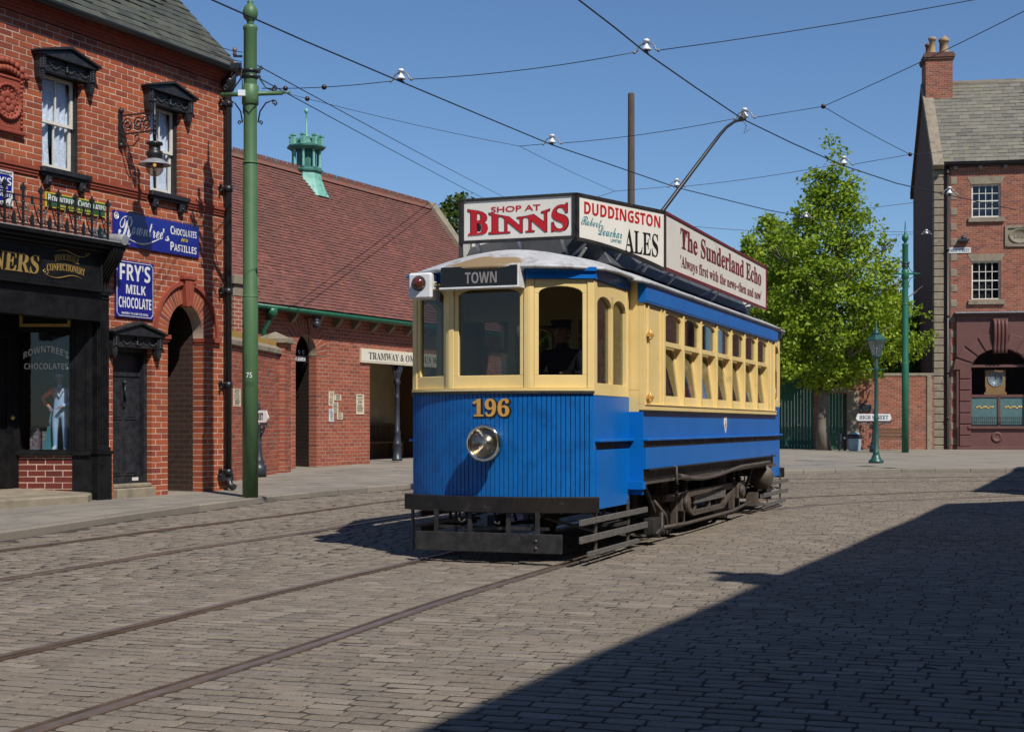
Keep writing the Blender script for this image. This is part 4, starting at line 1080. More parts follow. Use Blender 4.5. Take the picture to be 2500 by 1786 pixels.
def house_window(parent, xa, xb, za, zb, y=.13):
    b = MB(); sash(b, xa, xb, za, zb, .06, y-.035, y+.09); fr_ = b.build('window_frame', m_blackj, parent)
    zm = za+(zb-za)*.5; b = MB(); m = .062
    sash(b, xa+m, xb-m, zm-.02, zb-.05, .045, y, y+.035); b.box((xa+xb)/2-.011, (xb+xa)/2+.011, y+.005, y+.03, zm, zb-.07)
    b.build('upper_sash', m_sash, fr_)
    b = MB(); sash(b, xa+m, xb-m, za+.05, zm+.025, .045, y+.037, y+.07, wb=.07); b.box((xa+xb)/2-.011, (xb+xa)/2+.011, y+.04, y+.066, za+.1, zm); b.box(xa+m, xb-m, y-.02, y+.07, za+.03, za+.052); b.build('lower_sash', m_sash, fr_)
    pane(fr_, g_house, xa+m+.03, xb-m-.03, zm, zb-.08, y+.018); pane(fr_, g_house, xa+m+.03, xb-m-.03, za+.1, zm, y+.054)
    lace(fr_, xa+.05, xb-.05, za+.06, zb-.05, y+.11, 1)
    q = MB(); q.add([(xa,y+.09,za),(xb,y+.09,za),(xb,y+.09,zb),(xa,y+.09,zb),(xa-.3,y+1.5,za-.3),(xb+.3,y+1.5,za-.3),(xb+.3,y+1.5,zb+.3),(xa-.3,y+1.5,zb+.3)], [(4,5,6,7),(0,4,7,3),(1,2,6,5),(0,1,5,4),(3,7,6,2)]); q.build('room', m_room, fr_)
for (xa, xb, _, _) in (w1, w2):
    house_window(house, xa, xb, wz0, wz1); hood(house, xa, xb, wz1-.06); sill(house, xa, xb, wz0+.02)
# panelled door
b = MB(); zt = .42; yd = .20
sash(b, dx0, dx1, zt, dz1, .075, .10, .28, wb=.03); dr = b.build('door_frame', m_sash if False else m_blackj, house)
da, db = dx0+.075, dx1-.075; zd1 = dz1-.45
b = MB(); b.box(da, db, yd, yd+.04, zt+.03, zd1); door = b.build('door', m_blackj, house)
dm = (da+db)/2
def raised(xa, xb, za, zb):
    q = MB(); q.box(xa, xb, yd-.014, yd, za, zb); q.box(xa+.035, xb-.035, yd-.024, yd-.01, za+.04, zb-.04); q.build('door_panel', m_blackj, door, bevel=.012)
for (xa, xb) in ((da+.06, dm-.03), (dm+.03, db-.06)):
    raised(xa, xb, zt+.13, zt+.72); raised(xa, xb, zt+1.0, zd1-.1)
b = MB(); b.box(da, db, yd-.02, yd+.05, zd1, zd1+.06); b.box(da, db, yd+.01, yd+.04, zd1+.06, dz1-.06); b.box(da+.05, db-.05, yd-.005, yd+.02, zd1+.11, dz1-.12); b.build('transom_panel', m_blackj, dr)
b = MB(); b.tube([(dm,yd-.05,zt+1.55),(dm-.02,yd-.06,zt+1.42),(dm,yd-.055,zt+1.3),(dm+.02,yd-.05,zt+1.42)], .014, 6); b.sphere((dm,yd-.04,zt+1.58),.035); b.box(dm-.03,dm+.03,yd-.03,yd,zt+1.2,zt+1.28); b.build('knocker', m_iron, door)
b = MB(); b.box(db-.16, db-.02, yd-.008, yd, zt+.05, zt+.1); b.build('kick_plate', m_sash, door)
hood(house, dx0+.04, dx1-.04, dz1-.02, h=.18, name='door_hood')
b = MB(); b.box(dx0-.0, dx1-.01, -.10, .3, .1, zt-.05); b.box(dx0+.01, dx1-.02, -.02, .3, zt-.05, zt+.015); b.build('door_step', m_stone, house, bevel=.015)
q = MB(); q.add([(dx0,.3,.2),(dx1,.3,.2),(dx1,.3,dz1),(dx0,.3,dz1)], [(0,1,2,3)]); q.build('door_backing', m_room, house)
# passage behind the arch
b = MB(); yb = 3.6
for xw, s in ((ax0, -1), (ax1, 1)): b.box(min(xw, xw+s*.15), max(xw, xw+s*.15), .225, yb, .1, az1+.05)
b.box(ax0-.15, ax1+.15, .235, yb, az1+.02, az1+.2); b.build('passage_wall', m_shadebrick, house)
brick_wall(house, LB, ax0-.9, ax1+.8, .1, 2.4, [], m_brick3, m_mortar2, y=5.6, course=.09, length=.25, n_ind=0, seed=8)
b = MB(); gxa, gxb = LB.at(422,958,1.3)[0], LB.at(433,958,1.3)[0]; b.box(gxa, gxb, 1.28, 1.36, .2, azs+.2); b.box(gxa+.02, gxb-.02, 1.36, 2.3, .25, azs); b.build('passage_gate', m_blackj, house)
# rainwater pipe
xp = -.11; b = MB(); b.tube([(xp,-.22,EAVE+.2),(xp,-.16,EAVE+.02),(xp,-.10,EAVE-.2),(xp,-.10,.42)], .058, 10)
for z in (EAVE-.35, z_(541,461), z_(541,711), z_(541,939), .55):
    b.tube([(xp,-.10,z-.05),(xp,-.10,z+.05)], .074, 10); b.box(xp-.14, xp+.10, -.06, .0, z-.03, z+.03); b.sphere((xp-.15,-.06,z+.05), .03, 6, 4); b.sphere((xp-.15,-.06,z-.05), .025, 6, 4)
b.box(xp-.16, xp+.14, -.10, .02, .40, .52); b.tube([(xp,-.10,.45),(xp,-.13,.33),(xp+.02,-.22,.28)], .06, 10); b.lathe([(.06,EAVE-.16),(.10,EAVE-.1),(.13,EAVE+.03),(.13,EAVE+.06)], (xp,-.11,0), 10)
o = b.build('rainwater_pipe', m_iron); o.matrix_basis = LB.M; tag(o, 'black cast iron rainwater pipe at the corner of the red brick shop', 'pipe')
# terracotta plaque
xa, xb = x_(-30), x_(51); za, zb = z_(48,322), z_(48,196)
b = MB(); b.box(xa, xb, -.05, .02, za, zb); b.box(xa-.03, xb+.03, -.07, .02, za-.06, za); b.box(xa-.02, xb+.02, -.065, .02, zb-.04, zb)
cx0, cz0 = (xa+xb)/2, (za+zb)/2; rr_ = min(xb-xa, zb-za)*.42
plq = b.build('terracotta_plaque', m_terra, None, bevel=.01); plq.matrix_basis = LB.M; tag(plq, 'carved terracotta plaque with round medallion set in the brick wall', 'plaque')
b = MB(); b.lathe([(rr_,0),(rr_,.035),(rr_*.86,.04),(rr_*.84,.015),(.001,.015)], (cx0,-.05,cz0), 28, axis='y')
for k in range(26): a = k/26*2*math.pi; b.sphere((cx0+rr_*.93*math.cos(a), -.088, cz0+rr_*.93*math.sin(a)), .018, 5, 3)
b.build('medallion', m_terra, plq)
b = MB(); b.sphere((cx0,-.07,cz0), rr_*.2, 10, 6, sc=(1,.4,1))
for k in range(8): a = k*math.pi/4; b.sphere((cx0+rr_*.42*math.cos(a), -.065, cz0+rr_*.42*math.sin(a)), rr_*.22, 8, 5, sc=(1,.3,1))
for k in range(16): a = k*math.pi/8; b.sphere((cx0+rr_*.70*math.cos(a), -.065, cz0+rr_*.70*math.sin(a)), rr_*.09, 6, 4, sc=(1,.5,1))
b.build('relief', m_terra, plq)['kind'] = 'stuff'
b = MB()
for k in range(9): t = (k-4)/4; b.sphere((cx0+t*.36, -.04, zb+.05+.16*(1-t*t)), .055, 6, 4); b.sphere((cx0+t*.25, -.05, zb+.03+.07*(1-t*t)), .05, 6, 4)
for sx in (-1, 1):
    for k in range(5):
        b.sphere((cx0+sx*(rr_*1.02), -.055, za+.05+k*.06), .03, 5, 3); b.sphere((cx0+sx*(rr_*1.02), -.055, zb-.05-k*.06), .03, 5, 3)
b.build('leaf_crest', m_terra, plq)['kind'] = 'stuff'

# ------------------------------------------------------------------ enamel signs on the brick wall
def sign_on(fr, TL, TR, BL, BR, name, label, face, border=None, bw=.02, y=-.03, cat='sign', yy=None):
    P = [fr.at(*q, y) for q in (TL, TR, BL, BR)]; xa = (P[0][0]+P[2][0])/2; xb = (P[1][0]+P[3][0])/2; za = (P[2][1]+P[3][1])/2; zb = (P[0][1]+P[1][1])/2
    b = MB(); b.box(xa, xb, y, y+.022, za, zb); o = b.build(name, border or face); o.matrix_basis = fr.M; tag(o, label, cat)
    if border:
        b = MB(); b.box(xa+bw, xb-bw, y-.002, y, za+bw, zb-bw); b.build('sign_face', face, o)
    return o, xa, xb, za, zb, y-.005
o, xa, xb, za, zb, y = sign_on(LB, (278,512), (489,554), (276,591), (483,634), 'enamel_sign', 'long blue enamel sign with white script lettering for chocolates and pastilles', m_enblue)
w, h = xb-xa, zb-za
text(SCRIPT('R'), 'lettering', m_enwhite, o, xa+.05*w, xa+.22*w, za+.26*h, za+.90*h, y)
text(SCRIPT('owntree'), 'lettering', m_enwhite, o, xa+.20*w, xa+.555*w, za+.38*h, za+.80*h, y)
text(SCRIPT("'s"), 'lettering', m_enwhite, o, xa+.555*w, xa+.635*w, za+.36*h, za+.72*h, y)
b = MB(); b.tube([(xa+w*(.13+.42*t), y, za+h*(.26-.16*math.sin(t*math.pi*1.15)+.10*t)) for t in np.linspace(0,1,16)], [.003+.011*math.sin(t*math.pi) for t in np.linspace(0,1,16)], 6); b.build('flourish', m_enwhite, o)
def smallcaps(cap, rest, xa, xb, za, zb, mt, y, o, f=.2, k=.8):
    xm = xa+(xb-xa)*f; text(cap, 'lettering', mt, o, xa, xm-.004, za, zb, y); text(rest, 'lettering', mt, o, xm+.004, xb, za, za+(zb-za)*k, y)
smallcaps(SANSB('C'), SANSB('HOCOLATES'), xa+.645*w, xa+.965*w, za+.60*h, za+.86*h, m_enwhite, y, o, .13)
text(SANSB('AND'), 'lettering', m_enyellow, o, xa+.775*w, xa+.855*w, za+.43*h, za+.53*h, y)
smallcaps(SANSB('P'), SANSB('ASTILLES'), xa+.645*w, xa+.965*w, za+.10*h, za+.37*h, m_enwhite, y, o, .13)
b = MB(); b.lathe([(.055,0),(.055,.003),(.042,.003),(.042,.0)], (xa+.06, y, zb-.08), 18, axis='y'); b.box(xa+.04,xa+.08,y-.004,y,zb-.10,zb-.06); b.build('trade_mark', m_enwhite, o)
o, xa, xb, za, zb, y = sign_on(LB, (283,634), (376,643), (282,772), (374,781), 'enamel_sign', 'upright dark blue enamel milk chocolate sign above the black door', m_enblue)
w, h = xb-xa, zb-za
text(SANSB("FRY'S"), 'lettering', m_enwhite, o, xa+.10*w, xa+.90*w, za+.65*h, za+.94*h, y)
text(SANSB('MILK'), 'lettering', m_enwhite, o, xa+.26*w, xa+.78*w, za+.42*h, za+.58*h, y)
text(SANSB('CHOCOLATE'), 'lettering', m_enwhite, o, xa+.07*w, xa+.93*w, za+.17*h, za+.36*h, y)
text('MAKERS TO H.M.THE KING.', 'lettering', m_enwhite, o, xa+.15*w, xa+.85*w, za+.055*h, za+.095*h, y, fat=.01)
b = MB(); i_ = .022
P = [(xa+i_+.05,za+i_),(xb-i_-.05,za+i_),(xb-i_,za+i_+.05),(xb-i_,zb-i_-.05),(xb-i_-.05,zb-i_),(xa+i_+.05,zb-i_),(xa+i_,zb-i_-.05),(xa+i_,za+i_+.05)]
for k in range(8): b.bar((P[k][0],y,P[k][1]), (P[(k+1)%8][0],y,P[(k+1)%8][1]), .004, .009)
b.build('border_line', m_enwhite, o)
o, xa, xb, za, zb, y = sign_on(LB, (112.5,470), (258.6,494.5), (112,505), (257,530), 'enamel_sign', 'green enamel chocolate sign with thin yellow border above the shop fascia', m_engreen, m_enyellow, .014)
w, h = xb-xa, zb-za
smallcaps(SANSB('R'), SANSB("OWNTREE'S"), xa+.03*w, xa+.49*w, za+.40*h, za+.88*h, m_enwhite, y, o, .12, .82); smallcaps(SANSB('C'), SANSB("HOCOLATES"), xa+.52*w, xa+.975*w, za+.40*h, za+.88*h, m_enwhite, y, o, .12, .82)
text(SANSB('MAKERS TO H.M. THE KING'), 'lettering', m_enyellow, o, xa+.23*w, xa+.77*w, za+.14*h, za+.28*h, y)
o, xa, xb, za, zb, y = sign_on(LB, (-40,407), (33,418), (-40,492), (32,503), 'enamel_sign', 'white enamel chocolate sign with blue shield beside the iron cresting', m_enwhite)
w, h = xb-xa, zb-za
b = MB(); b.prism([(xa+.06*w,za+.5*h),(xa+.08*w,za+.28*h),(xa+.3*w,za+.14*h),(xa+.5*w,za+.1*h),(xa+.7*w,za+.14*h),(xa+.92*w,za+.28*h),(xa+.94*w,za+.5*h),(xa+.96*w,za+.82*h),(xa+.85*w,za+.88*h),(xa+.15*w,za+.88*h),(xa+.04*w,za+.82*h)], y+.001, y+.005); b.build('shield', m_enblue, o); y -= .003
text('BY ROYAL WARRANT', 'lettering', m_ink, o, xa+.06*w, xa+.95*w, za+.90*h, za+.97*h, y, fat=.015)
text(SANSB("FRY'S"), 'lettering', m_enwhite, o, xa+.10*w, xa+.92*w, za+.58*h, za+.80*h, y)
text('HIGH CLASS', 'lettering', m_enwhite, o, xa+.22*w, xa+.80*w, za+.47*h, za+.53*h, y, fat=.01)
text(SANSB('CHOCOLATE'), 'lettering', m_enwhite, o, xa+.10*w, xa+.90*w, za+.24*h, za+.42*h, y)

# ------------------------------------------------------------------ bracket gas lamp on the wall
def bracket_lamp():
    x = x_(292, 310); zt = z_(292, 284); zb = z_(292, 335); ln = .68; f = MB
    t = thing('bracket_lamp', LB.w(x, 0, zb), LB.a, 'black scrolled bracket lamp with round glass globe on the brick shop wall', 'lamp'); H = zt-zb
    b = f(); b.box(-.035,.035,-.03,0,-.12,H+.06); b.sphere((0,-.03,H+.08),.045); b.sphere((0,-.03,-.13),.045); b.build('back_plate', m_iron, t)
    b = f(); b.bar((0,-.02,H),(0,-ln,H),.022,.022); b.bar((0,-.02,H*.12),(0,-ln,H*.12),.022,.022); b.build('arm', m_iron, t)
    def scroll(cy, cz, r, turns=1.4, s=1, n=26, dz=1): return [(0, cy+s*r*(1-k/n*.75)*math.cos(k/n*turns*2*math.pi), cz+dz*r*(1-k/n*.75)*math.sin(k/n*turns*2*math.pi)) for k in range(n+1)]
    b = f()
    for cy, s in ((-.16,1),(-.36,-1),(-.52,1)):
        b.tube(scroll(cy, H*.58, H*.30, s=s), .010, 5); b.tube(scroll(cy, H*.48, H*.24, s=-s, dz=-1), .010, 5)
    b.tube([(0,-.03,-.02),(0,-.12,-.14),(0,-.26,-.16),(0,-.38,-.06),(0,-.36,.02),(0,-.30,-.02)], .011, 5); b.build('scrollwork', m_iron, t)
    b = f(); b.tube([(0,-ln,H+.16),(0,-ln,-.12)], .024, 8); b.sphere((0,-ln,H+.17),.035)
    for k in range(5): b.lathe([(.02,H*.9-k*.07),(.036,H*.9-k*.07-.02),(.02,H*.9-k*.07-.04)], (0,-ln,0), 8)
    b.build('hanger', m_iron, t); z0 = -.12
    b = f(); b.lathe([(.05,z0),(.12,z0-.02),(.125,z0-.05),(.085,z0-.07),(.085,z0-.14),(.12,z0-.16),(.12,z0-.22),(.10,z0-.25),(.11,z0-.28)], (0,-ln,0), 16); b.build('canopy', m_iron, t)
    b = f(); b.lathe([(.10,z0-.27),(.13,z0-.28),(.235,z0-.35),(.245,z0-.36),(.235,z0-.365),(.11,z0-.31)], (0,-ln,0), 22); b.build('shade', m_lead, t)
    b = f(); b.lathe([(.13,z0-.33),(.138,z0-.39),(.125,z0-.45),(.09,z0-.50),(.045,z0-.53),(.001,z0-.535)], (0,-ln,0), 18); b.build('globe', glass('globe glass', (.55,.47,.42), base=.08), t)
    b = f(); b.sphere((0,-ln,z0-.36), .026); b.build('mantle', m_lampbulb, t)
bracket_lamp()
# ------------------------------------------------------------------ shopfront of the brick building
def prism_x(b, poly, x0, x1, mi=0):
    n = len(poly); b.add([(x0, y, z) for y, z in poly] + [(x1, y, z) for y, z in poly], [list(range(n)), [n+i for i in range(n)][::-1]] + [((i+1)%n, i, n+i, n+(i+1)%n) for i in range(n)], mi); return b
zfb = LB.at(236,700,-.22)[1]; zft = LB.at(236,616,-.22)[1]; zct = zft+.16; zsl = .945; XL = -8.6
px0, px1 = xs-.25, xs
b = MB(); b.box(px0, px1, -.10, .06, zsl, zfb-.04)
for k in range(4): b.box(px0+.035+k*.052, px0+.06+k*.052, -.114, -.09, zsl+.12, zfb-.2)
b.box(px0-.015, px1+.015, -.125, .06, zfb-.10, zfb-.04); b.box(px0-.01, px1+.01, -.115, .06, zfb-.16, zfb-.14)
b.build('shop_pilaster', m_shop, house, bevel=.004)
b = MB(); b.box(px0-.03, px1+.02, -.14, .06, .12, zsl-.04); b.box(px0-.05, px1+.035, -.165, .06, zsl-.04, zsl+.01); b.box(px0-.02, px1+.01, -.125, .06, zsl+.01, zsl+.06); b.build('pilaster_base', m_shop, house, bevel=.006)
# scrolled console over the pilaster
prof = [(.05,zfb-.05)]
for k in range(13):
    t = k/12; prof.append((-.12-.27*(t**1.6)+.05*math.sin(t*math.pi*2), zfb-.05+(zct-zfb-.02)*t))
prof.append((.05, zct-.07)); b = MB()
prism_x(b, prof, px0-.02, px1+.01)
for k in range(4): prism_x(b, [(y-.02 if y < 0 else y, z) for y, z in prof], px0+.01+k*.06, px0+.045+k*.06)
b.build('scroll_console', m_shop, house, bevel=.004)
b = MB(); b.box(XL, px0-.02, -.20, .02, zfb, zft); b.build('fascia_board', m_shop, house)
b = MB(); b.box(XL, px0-.02, -.245, -.16, zfb-.06, zfb+.005); b.box(XL, px0-.02, -.26, -.18, zfb-.075, zfb-.055); b.box(XL, px0-.02, -.235, -.16, zft-.03, zft); b.box(px0-.06, px0-.02, -.225, -.16, zfb, zft); b.build('fascia_moulding', m_shop, house, bevel=.006)
b = MB(); b.box(XL, px1+.03, -.30, .05, zft, zft+.05); b.box(XL, px1+.05, -.38, .05, zft+.05, zft+.10); b.box(XL, px1+.07, -.43, .05, zft+.10, zct-.01); b.build('shop_cornice', m_shop, house, bevel=.01)
b = MB(); b.box(XL, px1+.08, -.44, .05, zct-.008, zct+.012); b.tube([(px1-.06,-.46,zct+.05),(px1-.06,.02,zct+.09)], .085, 12); b.box(px1-.3,px1-.02,-.10,.03,zct,zct+.22); b.build('lead_flashing', m_lead, house, bevel=.006)
b = MB(); b.box(XL, px0, -.18, .05, zfb-.5, zfb-.075); b.box(XL, px0, .02, 1.4, zfb-.12, zfb-.02); b.build('lobby_soffit', m_shop, house)
# fascia lettering
xn0, xn1 = LB.at(-22, 640, -.205)[0], LB.at(95, 640, -.205)[0]; zl0, zl1 = LB.at(50, 664, -.205)[1], LB.at(50, 617, -.205)[1]
text(SERIF('NERS'), 'fascia_lettering', m_giltd, house, xn0, xn1, zl0, zl1, -.205, depth=.012, shear=.12)
xw0, xw1 = LB.at(112, 640, -.205)[0], LB.at(207, 680, -.205)[0]; zw = (zfb+zft)/2; hh = zft-zfb
def wav(u, v, X, Z): return X, Z + .035*np.sin(u*math.pi)*hh*2
text(SERIF('WHOLESALE'), 'fascia_lettering', m_giltd, house, xw0+.16, xw1-.12, zw+.035, zw+.125, -.205, depth=.006, warp=wav)
text(SERIF('CONFECTIONERY'), 'fascia_lettering', m_giltd, house, xw0+.02, xw1-.0, zw-.115, zw-.015, -.205, depth=.006, warp=wav)
for s in (0, 1):
    pts = []; x0, x1 = (xw0+.0, xw1-.05) if s == 0 else (xw0+.2, xw1+.06); z0 = zw-.165 if s == 0 else zw+.185
    for k in range(30):
        t = k/29; pts.append((x0+(x1-x0)*t, -.206, z0+.03*math.sin(t*2*math.pi)*(1 if s else -1)))
    xe, ze = (x0, z0) if s == 0 else (x1, z0)
    spi = [(xe+(.07-.0022*k)*math.cos(k*.32)*(-1 if s == 0 else 1)*.8, -.206, ze+.03+(.05-.0016*k)*math.sin(k*.32)) for k in range(26)]
    b = MB(); b.tube(pts, [.002+.006*math.sin(math.pi*k/29) for k in range(30)], 5); b.tube(spi, .0045, 5); b.build('fascia_flourish', m_giltd, house)
# iron cresting on the cornice
cre = []
yc = -.36; zb0 = zct+.012; Hc = .46; st = .335
def crest_upright():
    b = MB(); b.box(-.013,.013,-.013,.013,0,Hc+.02); b.lathe([(.02,Hc*.72),(.03,Hc*.75),(.02,Hc*.78)], n=8)
    b.prism([(-.012,Hc+.02),(.012,Hc+.02),(.03,Hc+.08),(.0,Hc+.15),(-.03,Hc+.08)], -.01, .01)
    for s in (-1, 1): b.tube([(s*.0,0,Hc+.03),(s*.045,0,Hc+.05),(s*.055,0,Hc+.09),(s*.035,0,Hc+.10)], .009, 5); b.tube([(0,0,Hc*.5),(s*.06,0,Hc*.62),(s*.07,0,Hc*.52),(s*.04,0,Hc*.48)], .009, 5)
    return b
def crest_scroll():
    b = MB(); L = st
    for s in (-1, 1):
        b.tube([(L/2+s*(L/2-.015),0,.06),(L/2+s*L*.36,0,.10),(L/2+s*L*.22,0,.22),(L/2+s*L*.1,0,.34),(L/2+s*L*.04,0,.36),(L/2+s*.0,0,.33)], .010, 5)
        b.tube([(L/2+s*.015,0,.02),(L/2+s*.05,0,.12),(L/2+s*.09,0,.13),(L/2+s*.10,0,.08),(L/2+s*.07,0,.07)], .010, 5)
    b.prism([(L/2-.012,0.02),(L/2+.012,.02),(L/2+.03,.15),(L/2,.22),(L/2-.03,.15)], -.008, .008)
    b.prism([(L/2-.01,.33),(L/2+.01,.33),(L/2+.02,.40),(L/2,.45),(L/2-.02,.40)], -.008, .008)
    return b
n = int((px0-XL)/st); x0c = px1-.32
u0 = crest_upright().build('cresting_upright', m_iron, house); s0 = crest_scroll().build('cresting_scroll', m_iron, house)
for k in range(14):
    a = u0 if k == 0 else u0.copy(); c_ = s0 if k == 0 else s0.copy()
    if k: COL.objects.link(a); COL.objects.link(c_)
    a.location = (x0c-st*k, yc, zb0); c_.location = (x0c-st*(k+1), yc, zb0)
b = MB(); b.box(x0c-st*14, x0c, yc-.012, yc+.012, zb0+.03, zb0+.05); b.box(x0c-st*14, x0c, yc-.012, yc+.012, zb0+Hc*.9, zb0+Hc*.94); b.build('cresting_rail', m_iron, house)
# splayed lobby window
S = Vector((px0-.02, -.02)); dirw = Vector((-.438, .899)); A = S + dirw*1.10
Mw, Lw = facet((A.x, A.y), (S.x, S.y))
bay = link('shop_window_bay', None, house); bay.matrix_basis = Mw
class _F: pass
bf = _F(); bf.M = LB.M @ Mw
brick_wall(bay, bf, 0, .80, .12, zsl-.06, [], m_brickd, m_mortar, course=.0905, length=.262, depth=.12, n_ind=24, seed=5)
b = MB(); b.box(-.05, Lw, -.06, .65, zsl-.06, zsl); b.build('stall_board', m_shop, bay, bevel=.008)
b = MB(); b.box(.80, Lw, -.01, .1, .12, zsl-.06); b.box(.79, Lw, -.012, .08, zsl, 3.5); b.box(.83, .845, -.03, 0, zsl, 3.4); b.box(1.0, 1.012, -.03, 0, zsl, 3.4); b.build('jamb_panel', m_shop, bay, bevel=.004)
b = MB(); sash(b, -.02, .79, zsl, 2.75, .03, -.02, .05); b.build('window_frame', m_shop, bay)
b = MB(); sash(b, .02, .78, 2.80, 3.34, .045, -.03, .03); b.build('transom_frame', m_giltd, bay)
b = MB(); b.box(-.06,.80,-.03,.05,2.74,2.80); b.box(.06,.74,.0,.03,2.84,3.30); b.box(-.06,.8,.0,.05,3.34,3.6); b.build('transom_panel', m_shop, bay)
pane(bay, g_shop, .0, .78, zsl+.02, 2.73, .015)
def archw(u, v, X, Z): return X, Z + .10*(1-(2*u-1)**2)
text(SANSB("ROWNTREE'S"), 'window_lettering', m_enwhite, bay, .07, .745, 2.32, 2.42, .006, depth=.002, warp=archw)
text(SANSB('CHOCOLATES'), 'window_lettering', m_enwhite, bay, .08, .735, 2.17, 2.26, .006, depth=.002)
# display behind the glass
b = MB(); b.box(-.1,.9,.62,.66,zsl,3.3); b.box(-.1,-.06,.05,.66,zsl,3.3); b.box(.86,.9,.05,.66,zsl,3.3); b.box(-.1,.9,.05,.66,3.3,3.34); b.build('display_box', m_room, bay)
rows = [[(.30+.5*u, .58+.02*math.sin(u*40), z) for u in np.linspace(0,1,30)] for z in (zsl, 2.7)]
b = MB(); b.grid(rows); b.build('display_cloth', m_curt, bay)
b = MB(); b.box(.05,.18,.35,.45,zsl,zsl+.35); b.box(.22,.34,.38,.46,zsl,zsl+.30); b.build('display_tins', mat('dark tins', (.10,.02,.01), (.35,.33,.40), scale=22, rough=.4), bay)
# dark lobby door and back
b = MB(); b.box(XL, A.x-.0, A.y, A.y+.06, .12, zfb-.1); b.build('lobby_back', m_shop, house)
b = MB(); sash(b, A.x-1.15, A.x-.12, .42, 2.75, .12, A.y-.03, A.y+.0, wb=.8); b.build('shop_door', m_shop, house, bevel=.01)
b = MB(); b.sphere((A.x-.2, A.y-.08, 1.45), .035); b.build('door_knob', m_giltd, house)
b = MB(); b.extr([(XL,-.42),(px0-.55,-.42),(px0-.06,-.05),(px0-.06,.2),(XL,A.y)], .1, .335); b.build('lobby_step', m_stone, house, bevel=.02)
b = MB(); b.add([(XL,.0,.337),(px0-.06,.0,.337),(A.x,A.y,.40),(XL,A.y,.40)], [(0,1,2,3)]); b.build('lobby_floor', m_stone, house, fix=False)
m_paper0 = mat('faded notice paper', (.22,.17,.13), (.16,.12,.09), scale=9, rough=.9)
# wall notices
def notice(fr, x0, x1, z0, z1, y, label, mt, lines=(), name='notice', cat='notice', seed=0, ink=None):
    b = MB(); b.box(x0, x1, y, y+.004, z0, z1); o = b.build(name, mt); o.matrix_basis = fr.M; tag(o, label, cat); rr = random.Random(seed)
    for (t, za, zb, xa, xb) in lines:
        w, h = x1-x0, z1-z0; text(t, 'print', ink or m_ink, o, x0+w*xa, x0+w*xb, z0+h*za, z0+h*zb, y-.002, depth=.001)
    return o
xe = LB.at(411,958,1.6)[0]; ze0, ze1 = z_(417,972,1.6), z_(417,943,1.6)
sg = MB(); sg.box(xe, xe+.42, 1.60, 1.62, ze0, ze1); o = sg.build('exit_sign', m_enwhite); o.matrix_basis = LB.M; tag(o, 'small white exit sign just inside the brick archway passage', 'sign')
text(SANSB('EXIT'), 'lettering', m_ink, o, xe+.04, xe+.40, ze0+.05, ze1-.05, 1.596)
xpn, zpn = LB.at(463, 960, 1.4); pn = MB(); pn.box(ax1-.008, ax1-.002, .9, 1.35, z_(460,985,1.0), z_(460,942,1.0)); o = pn.build('notice', m_paper0); o.matrix_basis = LB.M; tag(o, 'faded notice on the dark passage wall inside the archway', 'notice')
# ------------------------------------------------------------------ waiting room with red tiled roof
m_tile = mat('red clay tile', (.26,.07,.05), (.17,.06,.05), scale=3, rough=.8, bump=.25, bscale=40, amt=.55,
             ramp=[(.17,.064,.047),(.23,.08,.056),(.14,.058,.046),(.26,.094,.066),(.12,.054,.045),(.205,.072,.052),(.16,.064,.05)], dirt=(.10,.052,.04), dirt_scale=.6, dirt_lo=.42, dirt_hi=.72, dirt_amt=.75)
m_ridge = mat('ridge tile', (.22,.07,.045), (.12,.06,.045), scale=6, rough=.85, dirt=(.15,.13,.10), dirt_scale=6, dirt_lo=.5, dirt_hi=.7)
m_green = mat('green joinery', (.012,.10,.055), (.018,.13,.07), scale=5, rough=.4)
m_verdi = mat('verdigris copper', (.13,.36,.29), (.22,.48,.39), scale=5, rough=.6, dirt=(.06,.20,.17), dirt_scale=7, dirt_lo=.52, dirt_hi=.7)
m_verdid = mat('dark verdigris', (.03,.12,.10), (.06,.20,.16), scale=6, rough=.6)
m_iron_b = mat('blue black iron', (.02,.026,.038), (.035,.042,.055), scale=6, rough=.4)
m_plas = mat('cream plaster', (.42,.34,.20), (.36,.28,.16), scale=3, rough=.9)
m_paper = mat('aged paper', (.66,.58,.44), (.56,.47,.33), scale=9, rough=.9)
m_paperw = mat('white paper', (.66,.66,.68), (.55,.55,.58), scale=9, rough=.9)
m_signc = mat('cream sign board', (.70,.66,.56), (.60,.55,.45), scale=3, rough=.5, dirt=(.45,.39,.28), dirt_scale=5, dirt_lo=.6, dirt_hi=.8)
m_timber = mat('weathered timber', (.16,.13,.10), (.24,.20,.15), scale=6, rough=.9)
m_bench = mat('dark bench wood', (.09,.045,.022), (.15,.08,.04), scale=6, stretch=(6,1,6), rough=.55)
m_floorp = mat('shelter floor', (.20,.18,.155), rough=.9)

